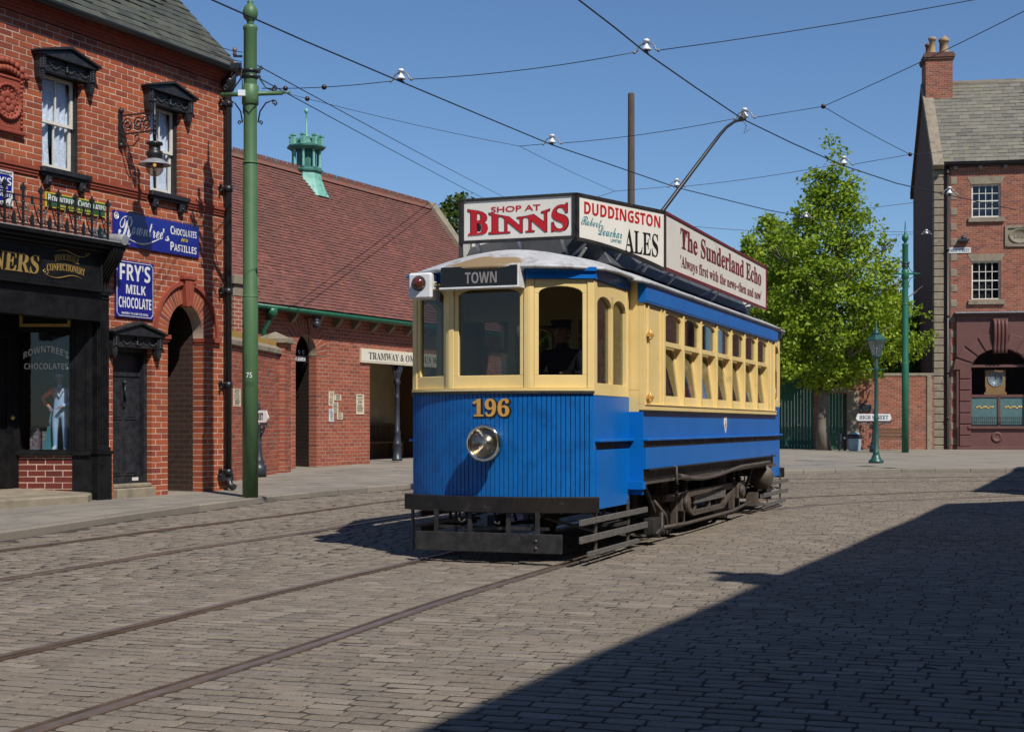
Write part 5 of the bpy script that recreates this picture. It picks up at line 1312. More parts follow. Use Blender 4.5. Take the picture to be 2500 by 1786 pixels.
WR = Frame(-4.81, 33.0, R(63))
wait = WR.thing('waiting_room', label='long single-storey brick waiting room with red tiled roof and copper cupola', cat='building')
def xw_(px, y=0): return WR.at(px, 900, y)[0]
WE = (WR.at(640,756)[1]+WR.at(1080,801)[1])/2; wx0, wx1 = xw_(560), 10.7
wa0, wa1 = xw_(722), xw_(773); was = WR.at(773,868)[1]; wat = WR.at(747,816)[1]; wr_ = .42
so0, so1 = xw_(903), xw_(1150); soz = WR.at(940,884)[1]
def wring(z):
    c, h = (wa0+wa1)/2, (wa1-wa0)/2+wr_; rise = wat-was+wr_
    if z <= was or z >= was+rise: return []
    w = h*math.sqrt(1-((z-was)/rise)**2); return [(c-w, c+w)]
brick_wall(wait, WR, wx0, wx1, .2, WE-.02, [arch(wa0, wa1, 0, was, wat-was), wring, rect(so0, so1, 0, soz+.06)], m_brick2, m_mortar2, course=.0885, length=.25, seed=21)
voussoirs(wait, m_brick2, m_mortar2, wa0, wa1, was, wat-was, wr_, 18, rows=2)
b = MB(); b.box(wx0, wx0+.25, .22, 5.6, .2, WE); b.box(wx1-.25, wx1, .22, 5.6, .2, WE); b.box(wx0, wx1, 5.4, 5.6, .2, WE); b.build('side_walls', m_bt2, wait)
# gable ends
PW_ = R(52.5); SR = 2.8; RZ = WE + .08 + (SR+.25)*math.tan(PW_)
for x in (wx0+.02, wx1-.27):
    b = MB(); prism_x(b, [(0,WE),(5.6,WE),(2.8,WE+2.8*math.tan(PW_))], x, x+.25); b.build('gable', m_bt2, wait)
# roof
M = slope(-.25, WE+.08, PW_); LR = (SR+.25)/math.cos(PW_)
TILEV = [face_block(.165, .02, .15, .003, s, .003) for s in range(4)]
cpx = xw_(795)
slate_roof(wait, WR, M, wx0, wx1-.22, LR, .102, .168, .024, m_tile, TILEV, under=m_ridge, jit=.0035, name='roof_tile', stuff='roof_tiles')
b = MB(); b.add([(wx0,2.8,RZ),(wx1-.2,2.8,RZ),(wx1-.2,5.85,WE+.08),(wx0,5.85,WE+.08)], [(0,1,2,3)]); b.build('rear_roof', m_tile, wait)
# crested ridge tiles
rt = MB(); rt.prism([(-.22,-.02),(.22,-.02),(.22,.09),(-.22,.09)], -.012, .012); rt.add([(-.225,-.14,-.10),(.225,-.14,-.10),(.225,0,.03),(-.225,0,.03),(-.225,.14,-.10),(.225,.14,-.10)], [(0,1,2,3),(3,2,5,4)])
for k in range(4): rt.prism([(-.19+k*.11,.08),(-.12+k*.11,.08),(-.12+k*.11,.16),(-.19+k*.11,.16)], -.012, .012)
r0 = rt.build('ridge_tile', m_ridge, wait); nr = int((wx1-.25-wx0)/.455)
for k in range(nr):
    o = r0 if k == 0 else r0.copy()
    if k: COL.objects.link(o)
    o.location = (wx0+.25+k*.455, 2.8, RZ+.04)
# stone verge coping at the far gable
b = MB(); cs = MB(); cs.fr = M; cs.box(wx1-.26, wx1+.10, -.16, .1, -.15, LR+.12); cs.build('verge_coping', m_stone, wait, bevel=.02)
# gutter, eaves corbels
b = MB(); rows = [[(x, -.33-.085*math.cos(a), WE+.02-.085*math.sin(a)) for a in np.linspace(-.2, math.pi+.2, 9)] for x in (wx0, wx1)]; b.grid(rows); b.box(wx0, wx1, -.26, -.22, WE-.02, WE+.07); o = b.build('gutter', m_green, wait); o.modifiers.new('s', 'SOLIDIFY').thickness = .015
b = MB(); b.box(wx0, wx1, -.25, .05, WE-.02, WE+.02); b.build('eaves_board', m_timber, wait)
for px in (653, 708, 769, 817, 861, 906, 946, 991, 1030, 1068, 1105):
    x = xw_(px); b = MB(); prism_x(b, [(.02,WE-.24),(-.06,WE-.26),(-.20,WE-.13),(-.24,WE-.02),(.02,WE-.02)], x-.06, x+.06); b.build('eaves_corbel', m_timber, wait, bevel=.006)
b = MB(); gx = xw_(634); b.tube([(gx,-.33,WE-.05),(gx,-.33,WE-.22),(gx+.0,-.12,WE-.5),(gx,-.12,.4)], .05, 8); b.lathe([(.06,WE-.25),(.13,WE-.12),(.13,WE-.02)], (gx,-.33,0), 10); b.build('downpipe', m_green, wait)
gx = xw_(1070); b = MB(); b.tube([(gx+.3,-.33,WE-.08),(gx+.1,-.33,WE-.12),(gx-.05,-.2,WE-.45),(gx-.1,-.12,WE-.75),(gx-.1,-.1,.4)], .055, 8); b.build('downpipe', m_green, wait)
# left kneeler pier
kx = xw_(574); kz = WR.at(574, 672, -.3)[1]
b = MB(); b.box(kx-.5, kx+.22, -.35, .3, .2, kz-.45); b.build('corner_pier', m_bt2, wait)
b = MB(); b.box(kx-.55, kx+.30, -.42, .35, kz-.2, kz); b.box(kx-.5, kx+.12, -.36, .3, kz-.45, kz-.2); b.build('kneeler_stone', m_stone, wait, bevel=.02)
# copper cupola astride the ridge
ccx = WR.at(748, 430, 2.8)[0]; cz = RZ
cu = link('cupola', None, wait); cu.location = (ccx, 2.8, cz)
def octo(r): return [(r*math.cos(math.pi/8+k*math.pi/4), r*math.sin(math.pi/8+k*math.pi/4)) for k in range(8)]
b = MB(); b.lathe([(.62,-.62),(.50,-.38),(.42,-.15),(.385,.05)], (0,0,0), 8, smooth=False, a0=math.pi/8); b.build('skirt', m_verdi, cu)
b = MB(); b.lathe([(.40,.03),(.44,.06),(.45,.10),(.40,.13),(.40,.16)], (0,0,0), 8, smooth=False, a0=math.pi/8); b.lathe([(.26,.14),(.26,.66)], (0,0,0), 8, smooth=False); b.build('base_moulding', m_verdid, cu)
for k in range(8):
    a = math.pi/8+k*math.pi/4; b = MB(); x, y = .36*math.cos(a), .36*math.sin(a); b.lathe([(.05,.14),(.035,.2),(.035,.58),(.055,.66)], (x, y, 0), 8); b.build('column', m_verdi, cu)
b = MB(); b.lathe([(.42,.64),(.52,.70),(.53,.735),(.46,.76),(.36,.80),(.30,.90),(.18,.98),(.05,1.02)], (0,0,0), 8, smooth=False, a0=math.pi/8); b.build('cap', m_verdid, cu)
for k in range(8):
    a = math.pi/8+k*math.pi/4; b = MB(); x, y = .40*math.cos(a), .40*math.sin(a); b.box(x-.05, x+.05, y-.05, y+.05, .74, 1.0); b.box(x-.065, x+.065, y-.065, y+.065, .99, 1.03); b.build('merlon', m_verdi, cu)
b = MB(); b.lathe([(.10,.98),(.06,1.06),(.03,1.1),(.045,1.16),(.022,1.2),(.03,1.4),(.018,1.45),(.018,1.62),(.045,1.65),(.06,1.70),(.05,1.73),(.02,1.76),(.001,1.78)], (0,0,0), 10); b.build('finial', m_verdi, cu)
# gentlemen's doorway
b = MB(); dd = .75; 
for (xa, xb) in ((wa0, wa0+.08), (wa1-.08, wa1)): b.box(xa, xb, dd, dd+.1, .3, was)
b.box(wa0, wa1, dd, dd+.1, was-.2, was-.1); b.build('door_frame', m_green, wait)
b = MB(); b.box(wa1-.62, wa1-.56, .3, .95, .32, was-.2); b.box(wa1-.56,wa1-.44, .30,.36,.32,was-.3); b.build('open_door', m_green, wait)
b = MB(); b.add([(wa0-.3,1.6,.2),(wa1+.5,1.6,.2),(wa1+.5,1.6,4),(wa0-.3,1.6,4),(wa0-.05,.23,.2),(wa1+.003,.23,.2),(wa1+.003,.23,4),(wa0-.05,.23,4)], [(0,1,2,3),(4,0,3,7),(1,5,6,2),(3,2,6,7)]); b.build('doorway_shade', m_shadebrick, wait)
# shelter interior
b = MB(); b.add([(so0-.6,2.6,.2),(so1+.4,2.6,.2),(so1+.4,2.6,3.6),(so0-.6,2.6,3.6)], [(0,1,2,3)]); b.build('shelter_back_wall', m_plas, wait)
b = MB(); b.box(so0-.65, so0-.6, .22, 2.6, .2, 3.6); b.box(so1+.4, so1+.45, .22, 2.6, .2, 3.6); b.box(so0-.65, so1+.45, .22, 2.62, 3.3, 3.4); b.box(so0-.6, so1+.4, 2.54, 2.59, .3, 1.35); b.build('shelter_lining', m_bench, wait)
bn = thing('waiting_bench', WR.w(so0+.2, 2.15, .42), WR.a, 'long slatted wooden bench inside the waiting room shelter', 'bench'); Lb = so1-so0-.6
for k in range(4): b = MB(); b.box(0, Lb, -.20+k*.11, -.11+k*.11, .42, .45); b.build('seat_slat', m_bench, bn)
for k in range(18): x = .05+k*(Lb-.1)/17; b = MB(); b.box(x-.035, x+.035, .24, .265, .46, .92); b.build('back_slat', m_bench, bn)
b = MB(); b.box(0, Lb, .235, .27, .90, .98); b.build('top_rail', m_bench, bn)
for x in (.1, Lb/2, Lb-.1): b = MB(); b.box(x-.03, x+.03, -.2, .25, 0, .42); b.build('leg', m_bench, bn)
# cast iron column and spandrels
colx = xw_(972, .05); zc_ = .42
cl = thing('iron_column', WR.w(colx, .08, zc_), WR.a, 'slender blue-black cast iron column holding up the waiting room sign beam', 'column'); CH = soz-zc_+.05
b = MB(); b.lathe([(.14,0),(.14,.06),(.11,.08),(.11,.40),(.13,.42),(.10,.46),(.085,.7),(.10,.74),(.07,.78),(.062,1.6),(.075,1.63),(.058,1.66),(.055,CH-.62),(.075,CH-.60),(.075,CH-.57),(.10,CH-.52),(.06,CH-.48),(.08,CH-.40),(.12,CH-.28),(.13,CH-.25)], n=14); b.build('shaft', m_iron_b, cl)
b = MB(); b.box(-.1,.1,-.1,.1,CH-.26,CH); b.build('abacus', m_iron_b, cl)
for s in (-1, 1):
    b = MB()
    for r in (.5, .36): b.tube([(s*(.1+r-r*math.cos(t)), 0, CH-.02-r+r*math.sin(t)) for t in np.linspace(0, math.pi/2, 8)], .02, 5)
    b.tube([(s*.14,0,CH-.10),(s*.34,0,CH-.12),(s*.5,0,CH-.05)], .016, 5); b.build('spandrel', m_iron_b, cl)
b = MB(); b.box(so0, so1, .02, .2, soz, soz+.1); b.build('sign_beam', m_iron_b, wait)
# long name board
yb = -.05; x0, z0 = WR.at(882, 884, yb); x0b, z1 = WR.at(882, 849, yb); x1 = xw_(1168, yb)
b = MB(); b.box(x0, x1, yb, yb+.05, z0, z1); nb = b.build('name_board', m_paper); nb.matrix_basis = WR.M; tag(nb, 'long cream tramway waiting room name board over the shelter opening', 'sign')
b = MB(); b.box(x0+.03, x1-.03, yb-.006, yb, z0+.035, z1-.035); b.build('board_face', m_signc, nb)
hh = z1-z0; xl = WR.at(900, 870, yb)[0]; xr = WR.at(1152, 880, yb)[0]
text(SERIF('TRAMWAY & OMNIBUS WAITING ROOM').replace('A','A'), 'lettering', m_ink, nb, xl, xr, z0+.26*hh, z0+.76*hh, yb-.008)
# GENTLEMEN sign and lamp at the doorway
xg0, xg1 = xw_(704, .15), xw_(746, .15); zg0, zg1 = WR.at(735,883,.15)[1], WR.at(735,870,.15)[1]
b = MB(); b.box(xg0, xg1, .14, .16, zg0, zg1); o = b.build('lavatory_sign', m_ink); o.matrix_basis = WR.M; tag(o, 'small black and white gentlemen sign hung in the brick arch', 'sign')
text(SANSB('GENTLEMEN'), 'lettering', m_enwhite, o, xg0+.03, xg1-.03, zg0+.02, zg1-.02, .138)
b = MB()
for k in range(4): xx = xg0+(xg1-xg0)*(k+.5)/4; b.tube([(xx+.05*math.cos(t)*(1-t*.1), .15, zg1+.09+.06*math.sin(t)*(1-t*.1)) for t in np.linspace(0, 6, 16)], .008, 5)
b.bar((xg0,.15,zg1+.01),(xg1+.15,.15,zg1+.01),.012,.012); b.build('scroll_bracket', m_iron_b, o)
lx = xw_(745); lz = WR.at(745, 790)[1]; lp = thing('arch_lamp', WR.w(lx, 0, lz), WR.a, 'small black lamp on a curved arm above the waiting room arch', 'lamp')
b = MB(); b.tube([(0,.02,.12),(0,-.18,.16),(0,-.30,.10)], .018, 6); b.build('arm', m_iron_b, lp)
b = MB(); b.sphere((0,-.32,-.02), .10, 12, 8); b.lathe([(.02,.12),(.07,.08),(.09,.05)], (0,-.32,0), 10); b.build('globe', m_iron_b, lp)
b = MB(); b.tube([(.05,-.02,.1),(.14,-.02,-.15),(.10,-.02,-.5),(.22,-.01,-.8)], .008, 5); b.build('cable', m_ink, lp)
# posters on the brick wall
def wp(ca, cb, y=-.004): # crop-4 pixel rectangle -> wall box
    P = [WR.at(540+.3695*q[0], 700+.3695*q[1], y) for q in (ca, cb)]; return P[0][0], P[1][0], P[1][1], P[0][1]
def ll(n, seed):
    rr = random.Random(seed); z = .93; out = []
    words = ['NOTICE','PUBLIC','TRAMS','BY ORDER','TIMES','FARES','SALE','TODAY']
    while z > .1:
        h = rr.choice((.05,.07,.10)); out.append((SERIF(rr.choice(words)), z-h, z, rr.uniform(.08,.2), rr.uniform(.8,.92))); z -= h+.05
    return out
def plain_lines(o, x0, x1, z0, z1, y, seed):
    """print too small to read: rows of short ink strokes"""
    rr = random.Random(seed); b = MB(); z = z1-.05*(z1-z0); w = x1-x0
    while z > z0+.08*(z1-z0):
        h = (z1-z0)*rr.choice((.02,.03,.06)); a, c_ = sorted((rr.uniform(.08,.3), rr.uniform(.7,.92))); x = x0+w*a
        while x < x0+w*c_:
            l = w*rr.uniform(.05,.14); b.box(x, min(x+l, x0+w*c_), y-.002, y, z-h, z); x += l+w*.03
        z -= h+(z1-z0)*.04
    b.build('print', m_ink, o)['kind'] = 'stuff'
for i, (ca, cb, mt, lab) in enumerate([((710,690),(746,785),m_paper,'tall torn cream poster, top left of the bill cluster on brick'), ((748,708),(792,750),m_paper,'small squarish cream bill at the top right of the cluster'),
      ((735,765),(773,832),m_paper,'cream bill in the middle of the cluster below two others'), ((710,805),(742,890),m_paperw,'curling white sheet at the lower left of the bill cluster'),
      ((763,828),(801,875),m_paper,'small faded bill at the lower right of the cluster'), ((890,708),(942,842),m_paper,'tall cream poster alone at right beside the shelter opening')]):
    x0, x1, z0, z1 = wp(ca, cb); y = -.006-.002*i; o = notice(WR, x0, x1, z0, z1, y, lab, mt, name='poster', cat='poster'); plain_lines(o, x0, x1, z0, z1, y, i)
# ------------------------------------------------------------------ yard wall with pier
GW = Frame(-5.28, 26.5, R(85))
yard = GW.thing('yard_wall', label='red brick yard wall with stone coping between shop and waiting room', cat='wall')
zcp = GW.at(600, 846)[1]; gp0 = GW.at(682, 1000)[0]
brick_wall(yard, GW, -1.4, gp0+.3, .2, zcp-.02, [], m_brick2, m_mortar2, course=.0885, length=.25, depth=.2, n_ind=200, seed=31)
b = MB(); prism_x(b, [(-.06,zcp-.02),(-.06,zcp+.08),(.06,zcp+.16),(.18,zcp+.08),(.18,zcp-.02)], -1.4, gp0); b.build('coping', m_stone, yard, bevel=.01)
b = MB()
for k in range(70): x = -1.35+k*(gp0+1.3)/70; b.prism([(x,zcp+.13),(x+.035,zcp+.13),(x+.02,zcp+.26+random.uniform(-.02,.03))], .04, .06)
b.build('wall_spikes', m_giltd, yard)['kind'] = 'stuff'
pw = .55; pyo = -.12
pr = thing('gate_pier', GW.w(gp0, pyo, .2), GW.a, 'square red brick gate pier with pyramid stone cap', 'pier')
pf = _F(); pf.M = GW.M @ Matrix.Translation((gp0, pyo, 0)); zpc = GW.at(700, 838, pyo)[1]
prf = link('pier_shaft', None, pr); prf.location = (0, 0, -.2)
brick_wall(prf, pf, 0, pw, .2, zpc, [], m_brick2, m_mortar2, course=.0885, length=.25, depth=pw, n_ind=50, seed=41)
b = MB(); s_ = .08; q0 = -.2
b.box(-s_, pw+s_, -s_, pw+s_, zpc-.2, zpc-.2+.09); b.add([(-s_,-s_,zpc-.11),(pw+s_,-s_,zpc-.11),(pw+s_,pw+s_,zpc-.11),(-s_,pw+s_,zpc-.11),(pw/2,pw/2,zpc+.06)], [(0,1,4),(1,2,4),(2,3,4),(3,0,4)]); b.build('pier_cap', m_stone, pr, bevel=.008)
xq, zq = GW.at(573,948); xq2, zq2 = GW.at(583,992)
o = notice(GW, xq-.12, xq+.40, zq2, zq, -.006, 'peeling cream notice pasted on the yard wall beside the green pole', m_paper, name='poster', cat='poster'); plain_lines(o, xq-.12, xq+.40, zq2, zq, -.006, 9)
# ------------------------------------------------------------------ tall brick building at the right
m_sslate = mat('stone slate', (.20,.19,.165), (.13,.125,.11), scale=5, rough=.85, bump=.35, bscale=30, amt=.5,
               ramp=[(.11,.10,.08),(.18,.165,.13),(.14,.126,.10),(.21,.19,.15),(.095,.088,.075)], dirt=(.17,.18,.10), dirt_scale=2, dirt_lo=.55, dirt_hi=.75)
m_brown = mat('brown painted stucco', (.105,.042,.036), (.13,.052,.045), scale=4, rough=.6, bump=.1, bscale=40)
m_frosted = mat('frosted bank glass', (.07,.135,.14), (.10,.175,.175), scale=5, rough=.35)
m_clockface = mat('clock dial', (.22,.27,.29), rough=.4)
m_pot = mat('buff chimney pot', (.36,.25,.13), (.28,.19,.11), scale=8, rough=.8)
m_pot2 = mat('red chimney pot', (.25,.085,.05), (.2,.07,.04), scale=8, rough=.8)
m_dkbrick = mat('dark shaded brick', (.10,.05,.038), (.15,.07,.05), scale=9, rough=.9, bump=.3)  # gable's shade is put into the brick colour; dark chimney cap reuses it
m_lichen = mat('orange lichen', (.40,.20,.03), rough=.9)
RB = Frame(16.59, 56.0, R(-9))
rb = RB.thing('bank_building', label='tall old brick building with stone quoins and brown bank front', cat='building')
def r_(px, py=900, y=0): return RB.at(px, py, y)
RE = r_(2400, 402)[1]; RW = 9.5; zr0 = .25
u0, u1 = r_(2372)[0], r_(2443)[0]; uz = [(r_(2405,531)[1], r_(2405,449)[1]), (r_(2405,732)[1], r_(2405,637)[1])]
bx0 = r_(2334)[0]; bz1 = r_(2400, 762)[1]
wins = [(u0+dx, u1+dx, za, zb) for dx in (0, 3.1, 6.2) for za, zb in uz]
def pieced(fn): return fn
brick_wall(rb, RB, .30, RW, zr0, RE-.05, [rect(*w) for w in wins] + [rect(bx0, RW+1, 0, bz1-.02)], m_brick3, m_mortar2, course=.08, length=.235, joint=.012, seed=61, n_ind=200)
# quoins
z = zr0; k = 0
while z < RE-.1:
    h = .30; L = .36 if k % 2 else .36; b = MB(); b.box(-.03, L, -.035, .36, z+.012, z+h-.012); b.build('quoin', m_stone, rb, bevel=.02)
    if k % 2: b = MB(); b.box(.62, .86, -.02, .1, z+.01, z+h-.01); b.build('quoin', m_stone, rb, bevel=.015)
    z += h; k += 1
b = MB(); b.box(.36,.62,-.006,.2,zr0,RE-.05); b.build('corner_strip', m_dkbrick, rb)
b = MB(); b.tube([(.49,-.10,RE),(.49,-.10,.5),(.49,-.16,.32)], .055, 8)
for z in (RE-.3, 8.2, 5.6, 3.4, 1.6): b.tube([(.49,-.10,z-.05),(.49,-.10,z+.05)], .075, 8)
o = b.build('rainwater_pipe', m_iron); o.matrix_basis = RB.M; tag(o, 'thin dark rainwater pipe beside the stone quoins of the tall building', 'pipe')
# sash windows
def georgian(xa, xb, za, zb):
    y = .10; b = MB(); sash(b, xa, xb, za, zb, .06, y-.02, y+.08, wb=.07); f = b.build('window', m_sash, rb); zm = (za+zb)/2
    b = MB()
    for i in range(1, 4): x = xa+.06+(xb-xa-.12)*i/4; b.box(x-.012, x+.012, y+.0, y+.03, za+.07, zb-.06)
    for j in range(1, 4): zz = za+.07+(zb-za-.13)*j/4; w = .022 if j == 2 else .012; b.box(xa+.06, xb-.06, y-.001*(j==2), y+.031, zz-w, zz+w)
    b.build('glazing_bars', m_sash, f); pane(f, g_house, xa+.05, xb-.05, za+.06, zb-.05, y+.02)
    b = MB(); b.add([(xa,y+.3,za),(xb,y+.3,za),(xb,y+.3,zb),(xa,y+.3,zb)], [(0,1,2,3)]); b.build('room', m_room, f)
    b = MB(); b.prism([(xa-.02,zb),(xb+.02,zb),(xb+.16,zb+.28),(xa-.16,zb+.28)], -.012, .08); b.build('lintel', m_stone, rb)
    b = MB(); b.box(xa-.14, xb+.14, -.10, .12, za-.18, za); b.build('window_sill', m_stone, rb, bevel=.01)
for w in wins: georgian(*w)
# carved stone panel, street name, ledge
xa, zb = r_(2453,551); xb, za = r_(2530,601); b = MB(); sash(b, xa, xb, za, zb, .10, -.06, .04); b.box(xa+.1, xb-.1, -.01, .03, za+.1, zb-.1); o = b.build('stone_panel', m_stone, rb)
b = MB(); b.lathe([(.30,0),(.30,.03),(.25,.035),(.24,.015),(.001,.02)], ((xa+xb)/2, -.01, (za+zb)/2), 20, axis='y'); b.v = [Vector(((xa+xb)/2+(v.x-(xa+xb)/2)*1.5, v.y, v.z)) for v in b.v]; b.build('panel_oval', m_stone, o)
text(SERIF('1887'), 'panel_lettering', m_stone, o, (xa+xb)/2-.28, (xa+xb)/2+.28, (za+zb)/2-.08, (za+zb)/2+.10, -.03, depth=.02)
xa, zb = r_(2316,605,-.03); xb, za = r_(2370,617,-.03); b = MB(); b.box(xa, xb, -.03, -.005, za, zb); o = b.build('street_name_plate', m_enwhite); o.matrix_basis = RB.M; tag(o, 'long white street name plate on the tall brick building', 'sign')
text(SERIF('HIGH STREET'), 'lettering', m_ink, o, xa+.04, xb-.04, za+.04, zb-.04, -.033)
xa, zb = r_(2346,580); b = MB(); b.box(xa-.12, xa+.28, -.25, .02, zb-.16, zb-.08); b.sphere((xa+.08,-.15,zb-.04), .11, 8, 5); o = b.build('floodlight', m_iron_b); o.matrix_basis = RB.M; tag(o, 'small dark floodlight fixed to brick between the upper windows', 'light')
# eaves, roof
b = MB(); b.box(-.05, RW, -.14, .1, RE-.05, RE+.02); rows = [[(x, -.22-.07*math.cos(a), RE+.06-.07*math.sin(a)) for a in np.linspace(0, math.pi, 7)] for x in (0, RW)]; b.grid(rows); b.build('eaves_gutter', m_iron, rb)
for px in (2332, 2393, 2454): x = r_(px)[0]; b = MB(); b.box(x-.07, x+.07, -.13, .05, RE-.18, RE-.055); b.build('eaves_corbel', m_stone, rb)
RD = 6.8; RP = R(47); M = slope(-.18, RE+.09, RP); RL = (RD/2+.18)/math.cos(RP); rz = RE+.09+(RD/2+.18)*math.tan(RP)
slate_roof(rb, RB, M, .32, RW, RL, .235, .42, .045, m_sslate, SLATEV, under=m_room, n_ind=240)
b = MB(); b.add([(0,RD/2,rz),(RW,RD/2,rz),(RW,RD+.2,RE+.09),(0,RD+.2,RE+.09)], [(0,1,2,3)]); b.build('rear_roof', m_sslate, rb)
b = MB(); b.tube([(.2,RD/2,rz+.02),(RW,RD/2,rz+.02)], .09, 8); b.build('ridge', m_stone, rb)
b = MB(); b.fr = M; b.box(-.10, .32, -.10, .12, -.25, RL+.05); b.build('verge_coping', m_stone, rb, bevel=.015)
b = MB(); b.fr = M; b.box(.32, .42, -.055, .0, .0, RL); b.build('lead_flashing', m_lead, rb)
b = MB(); b.fr = M; b.box(1.35,1.5,-.05,-.02,2.15,2.5); b.box(1.28,1.42,-.05,-.02,1.9,2.05); b.build('lichen_patch', m_lichen, rb)
# gable wall
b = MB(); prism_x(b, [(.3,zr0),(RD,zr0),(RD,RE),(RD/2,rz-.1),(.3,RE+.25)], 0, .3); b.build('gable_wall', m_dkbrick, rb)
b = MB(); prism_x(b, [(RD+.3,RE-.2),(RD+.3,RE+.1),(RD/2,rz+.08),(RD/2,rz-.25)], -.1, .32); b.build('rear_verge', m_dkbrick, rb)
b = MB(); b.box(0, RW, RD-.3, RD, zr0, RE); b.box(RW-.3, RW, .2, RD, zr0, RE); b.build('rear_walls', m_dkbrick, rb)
# chimney
ch = link('chimney', None, rb); cy0, cy1 = RD/2-.75, RD/2+.55
xa = RB.at(2260,170,cy0)[0]; xb = RB.at(2326,170,cy0)[0]; zt = RB.at(2290,128,cy0)[1]
class _G: pass
cf = _G(); cf.M = RB.M @ Matrix.Translation((0, cy0, 0))
che = link('stack', None, ch) if False else ch
ch.location = (0, cy0, 0)
brick_wall(ch, cf, xa, xb, rz-1.3, zt-.28, [], m_brick3, m_mortar2, course=.08, length=.235, depth=cy1-cy0, n_ind=60, seed=71)
b = MB(); b.box(xa-.06, xb+.06, -.06, cy1-cy0+.06, zt-.28, zt-.2); b.box(xa-.09, xb+.09, -.09, cy1-cy0+.09, zt-.2, zt-.08); b.box(xa-.04, xb+.04, -.04, cy1-cy0+.04, zt-.08, zt); b.build('chimney_cap', m_dkbrick, ch)
for i, (dx, dy, hh, rr_, mt) in enumerate(((.30,.3,.70,.15,m_pot),(.80,.3,.62,.17,m_pot),(.22,.9,.60,.13,m_pot2),(.78,.9,.78,.14,m_pot2))):
    x = xa+dx; b = MB(); b.lathe([(rr_*1.15,zt),(rr_*1.1,zt+.08),(rr_*.85,zt+.12),(rr_*.8,zt+hh-.15),(rr_*1.1,zt+hh-.12),(rr_*1.1,zt+hh-.03),(rr_*.8,zt+hh)] + ([(rr_*.3,zt+hh+.12)] if i == 1 else []), (x, dy, 0), 12); b.build('chimney_pot', mt, ch)
# brown bank front
bf_ = link('bank_front', None, rb)
yb = -.16; wx0_, wx1_ = r_(2369)[0], r_(2511)[0]; wz0_ = r_(2400,1040)[1]; wzs, wzt = r_(2400,905)[1], r_(2440,852)[1]
def bankhole(z):
    return arch(wx0_, wx1_, wz0_, wzs, wzt-wzs)(z)
zz = zr0; cuts = [zr0, r_(2400,1087)[1], wz0_-.05]; zlev = [zr0-.05, r_(2400,1090)[1], wz0_]
b = MB(); b.box(bx0, RW, yb-.04, .1, zr0-.1, zlev[1]); b.build('plinth', m_brown, bf_, bevel=.01)
b = MB(); b.box(bx0, RW, yb, .1, zlev[1], wz0_-.06); b.build('apron_panel', m_brown, bf_)
b = MB(); b.box(wx0_-.12, RW, yb-.10, .05, wz0_-.10, wz0_); b.build('bank_sill', m_brown, bf_, bevel=.01)
# rusticated jamb blocks and arch stones
z = zlev[1]; 
while z < wzs+.05:
    h = .44; b = MB(); b.box(bx0+.10, wx0_, yb-.05, .1, z+.015, min(z+h, wzs+.3)-.015); b.build('jamb_block', m_brown, bf_, bevel=.02); z += h
b = MB(); P = arc_pts(wx0_, wx1_, wzs, wzt-wzs, 20); ztop = bz1-.28
b.prism([(bx0,wzs),*P,(RW,wzs),(RW,ztop),(bx0,ztop)], yb, .1); b.box(bx0, bx0+.12, yb, .1, zlev[1], wzs); b.box(wx1_, RW, yb, .1, zlev[1], wzs); b.build('arch_wall', m_brown, bf_)
cxb = (wx0_+wx1_)/2
for k in range(9):
    t = (k+.5)/9
    if abs(k-4) < 1: continue
    a0, a1 = math.pi*(k/9)+.03, math.pi*((k+1)/9)-.03; h = (wx1_-wx0_)/2; ri = wzt-wzs; q = []
    for (a, e) in ((a0,0.02),(a1,0.02),(a1,.62),(a0,.62)): q.append((cxb-(h+e*1.1)*math.cos(a), min(wzs+(ri+e)*math.sin(a)+.0, ztop-.02)))
    b = MB(); b.prism(q, yb-.045, yb+.02); b.build('arch_stone', m_brown, bf_, bevel=.015)
b = MB()
for k in range(4): b.tube([(cxb-.21+k*.14, yb-.10-.06*math.sin(t*5), ztop-.05-t*(ztop-wzt+.12)) for t in np.linspace(0,1,8)], .07, 6)
b.box(cxb-.28,cxb+.28,yb-.12,yb+.02,ztop-.1,ztop+.02); b.build('scroll_keystone', m_brown, bf_)
b = MB(); b.box(bx0, RW, yb-.03, .1, ztop, bz1-.08); b.box(bx0-.05, RW, yb-.12, .1, bz1-.14, bz1-.06)
for k in range(6): b.box(bx0+.7+k*1.5, bx0+.85+k*1.5, yb-.07, yb, ztop+.16, ztop+.26)
b.build('entablature', m_brown, bf_, bevel=.01)
b = MB(); b.box(bx0-.08, RW, yb-.22, .1, bz1-.055, bz1+.0); b.build('lead_cornice', m_lead, bf_)
b = MB(); b.lathe([(.21,0),(.21,.03),(.14,.05),(.12,.02),(.001,.06)], (cxb-.12, yb, (zlev[1]+wz0_)/2-.02), 12, axis='y'); b.build('rosette', m_brown, bf_)
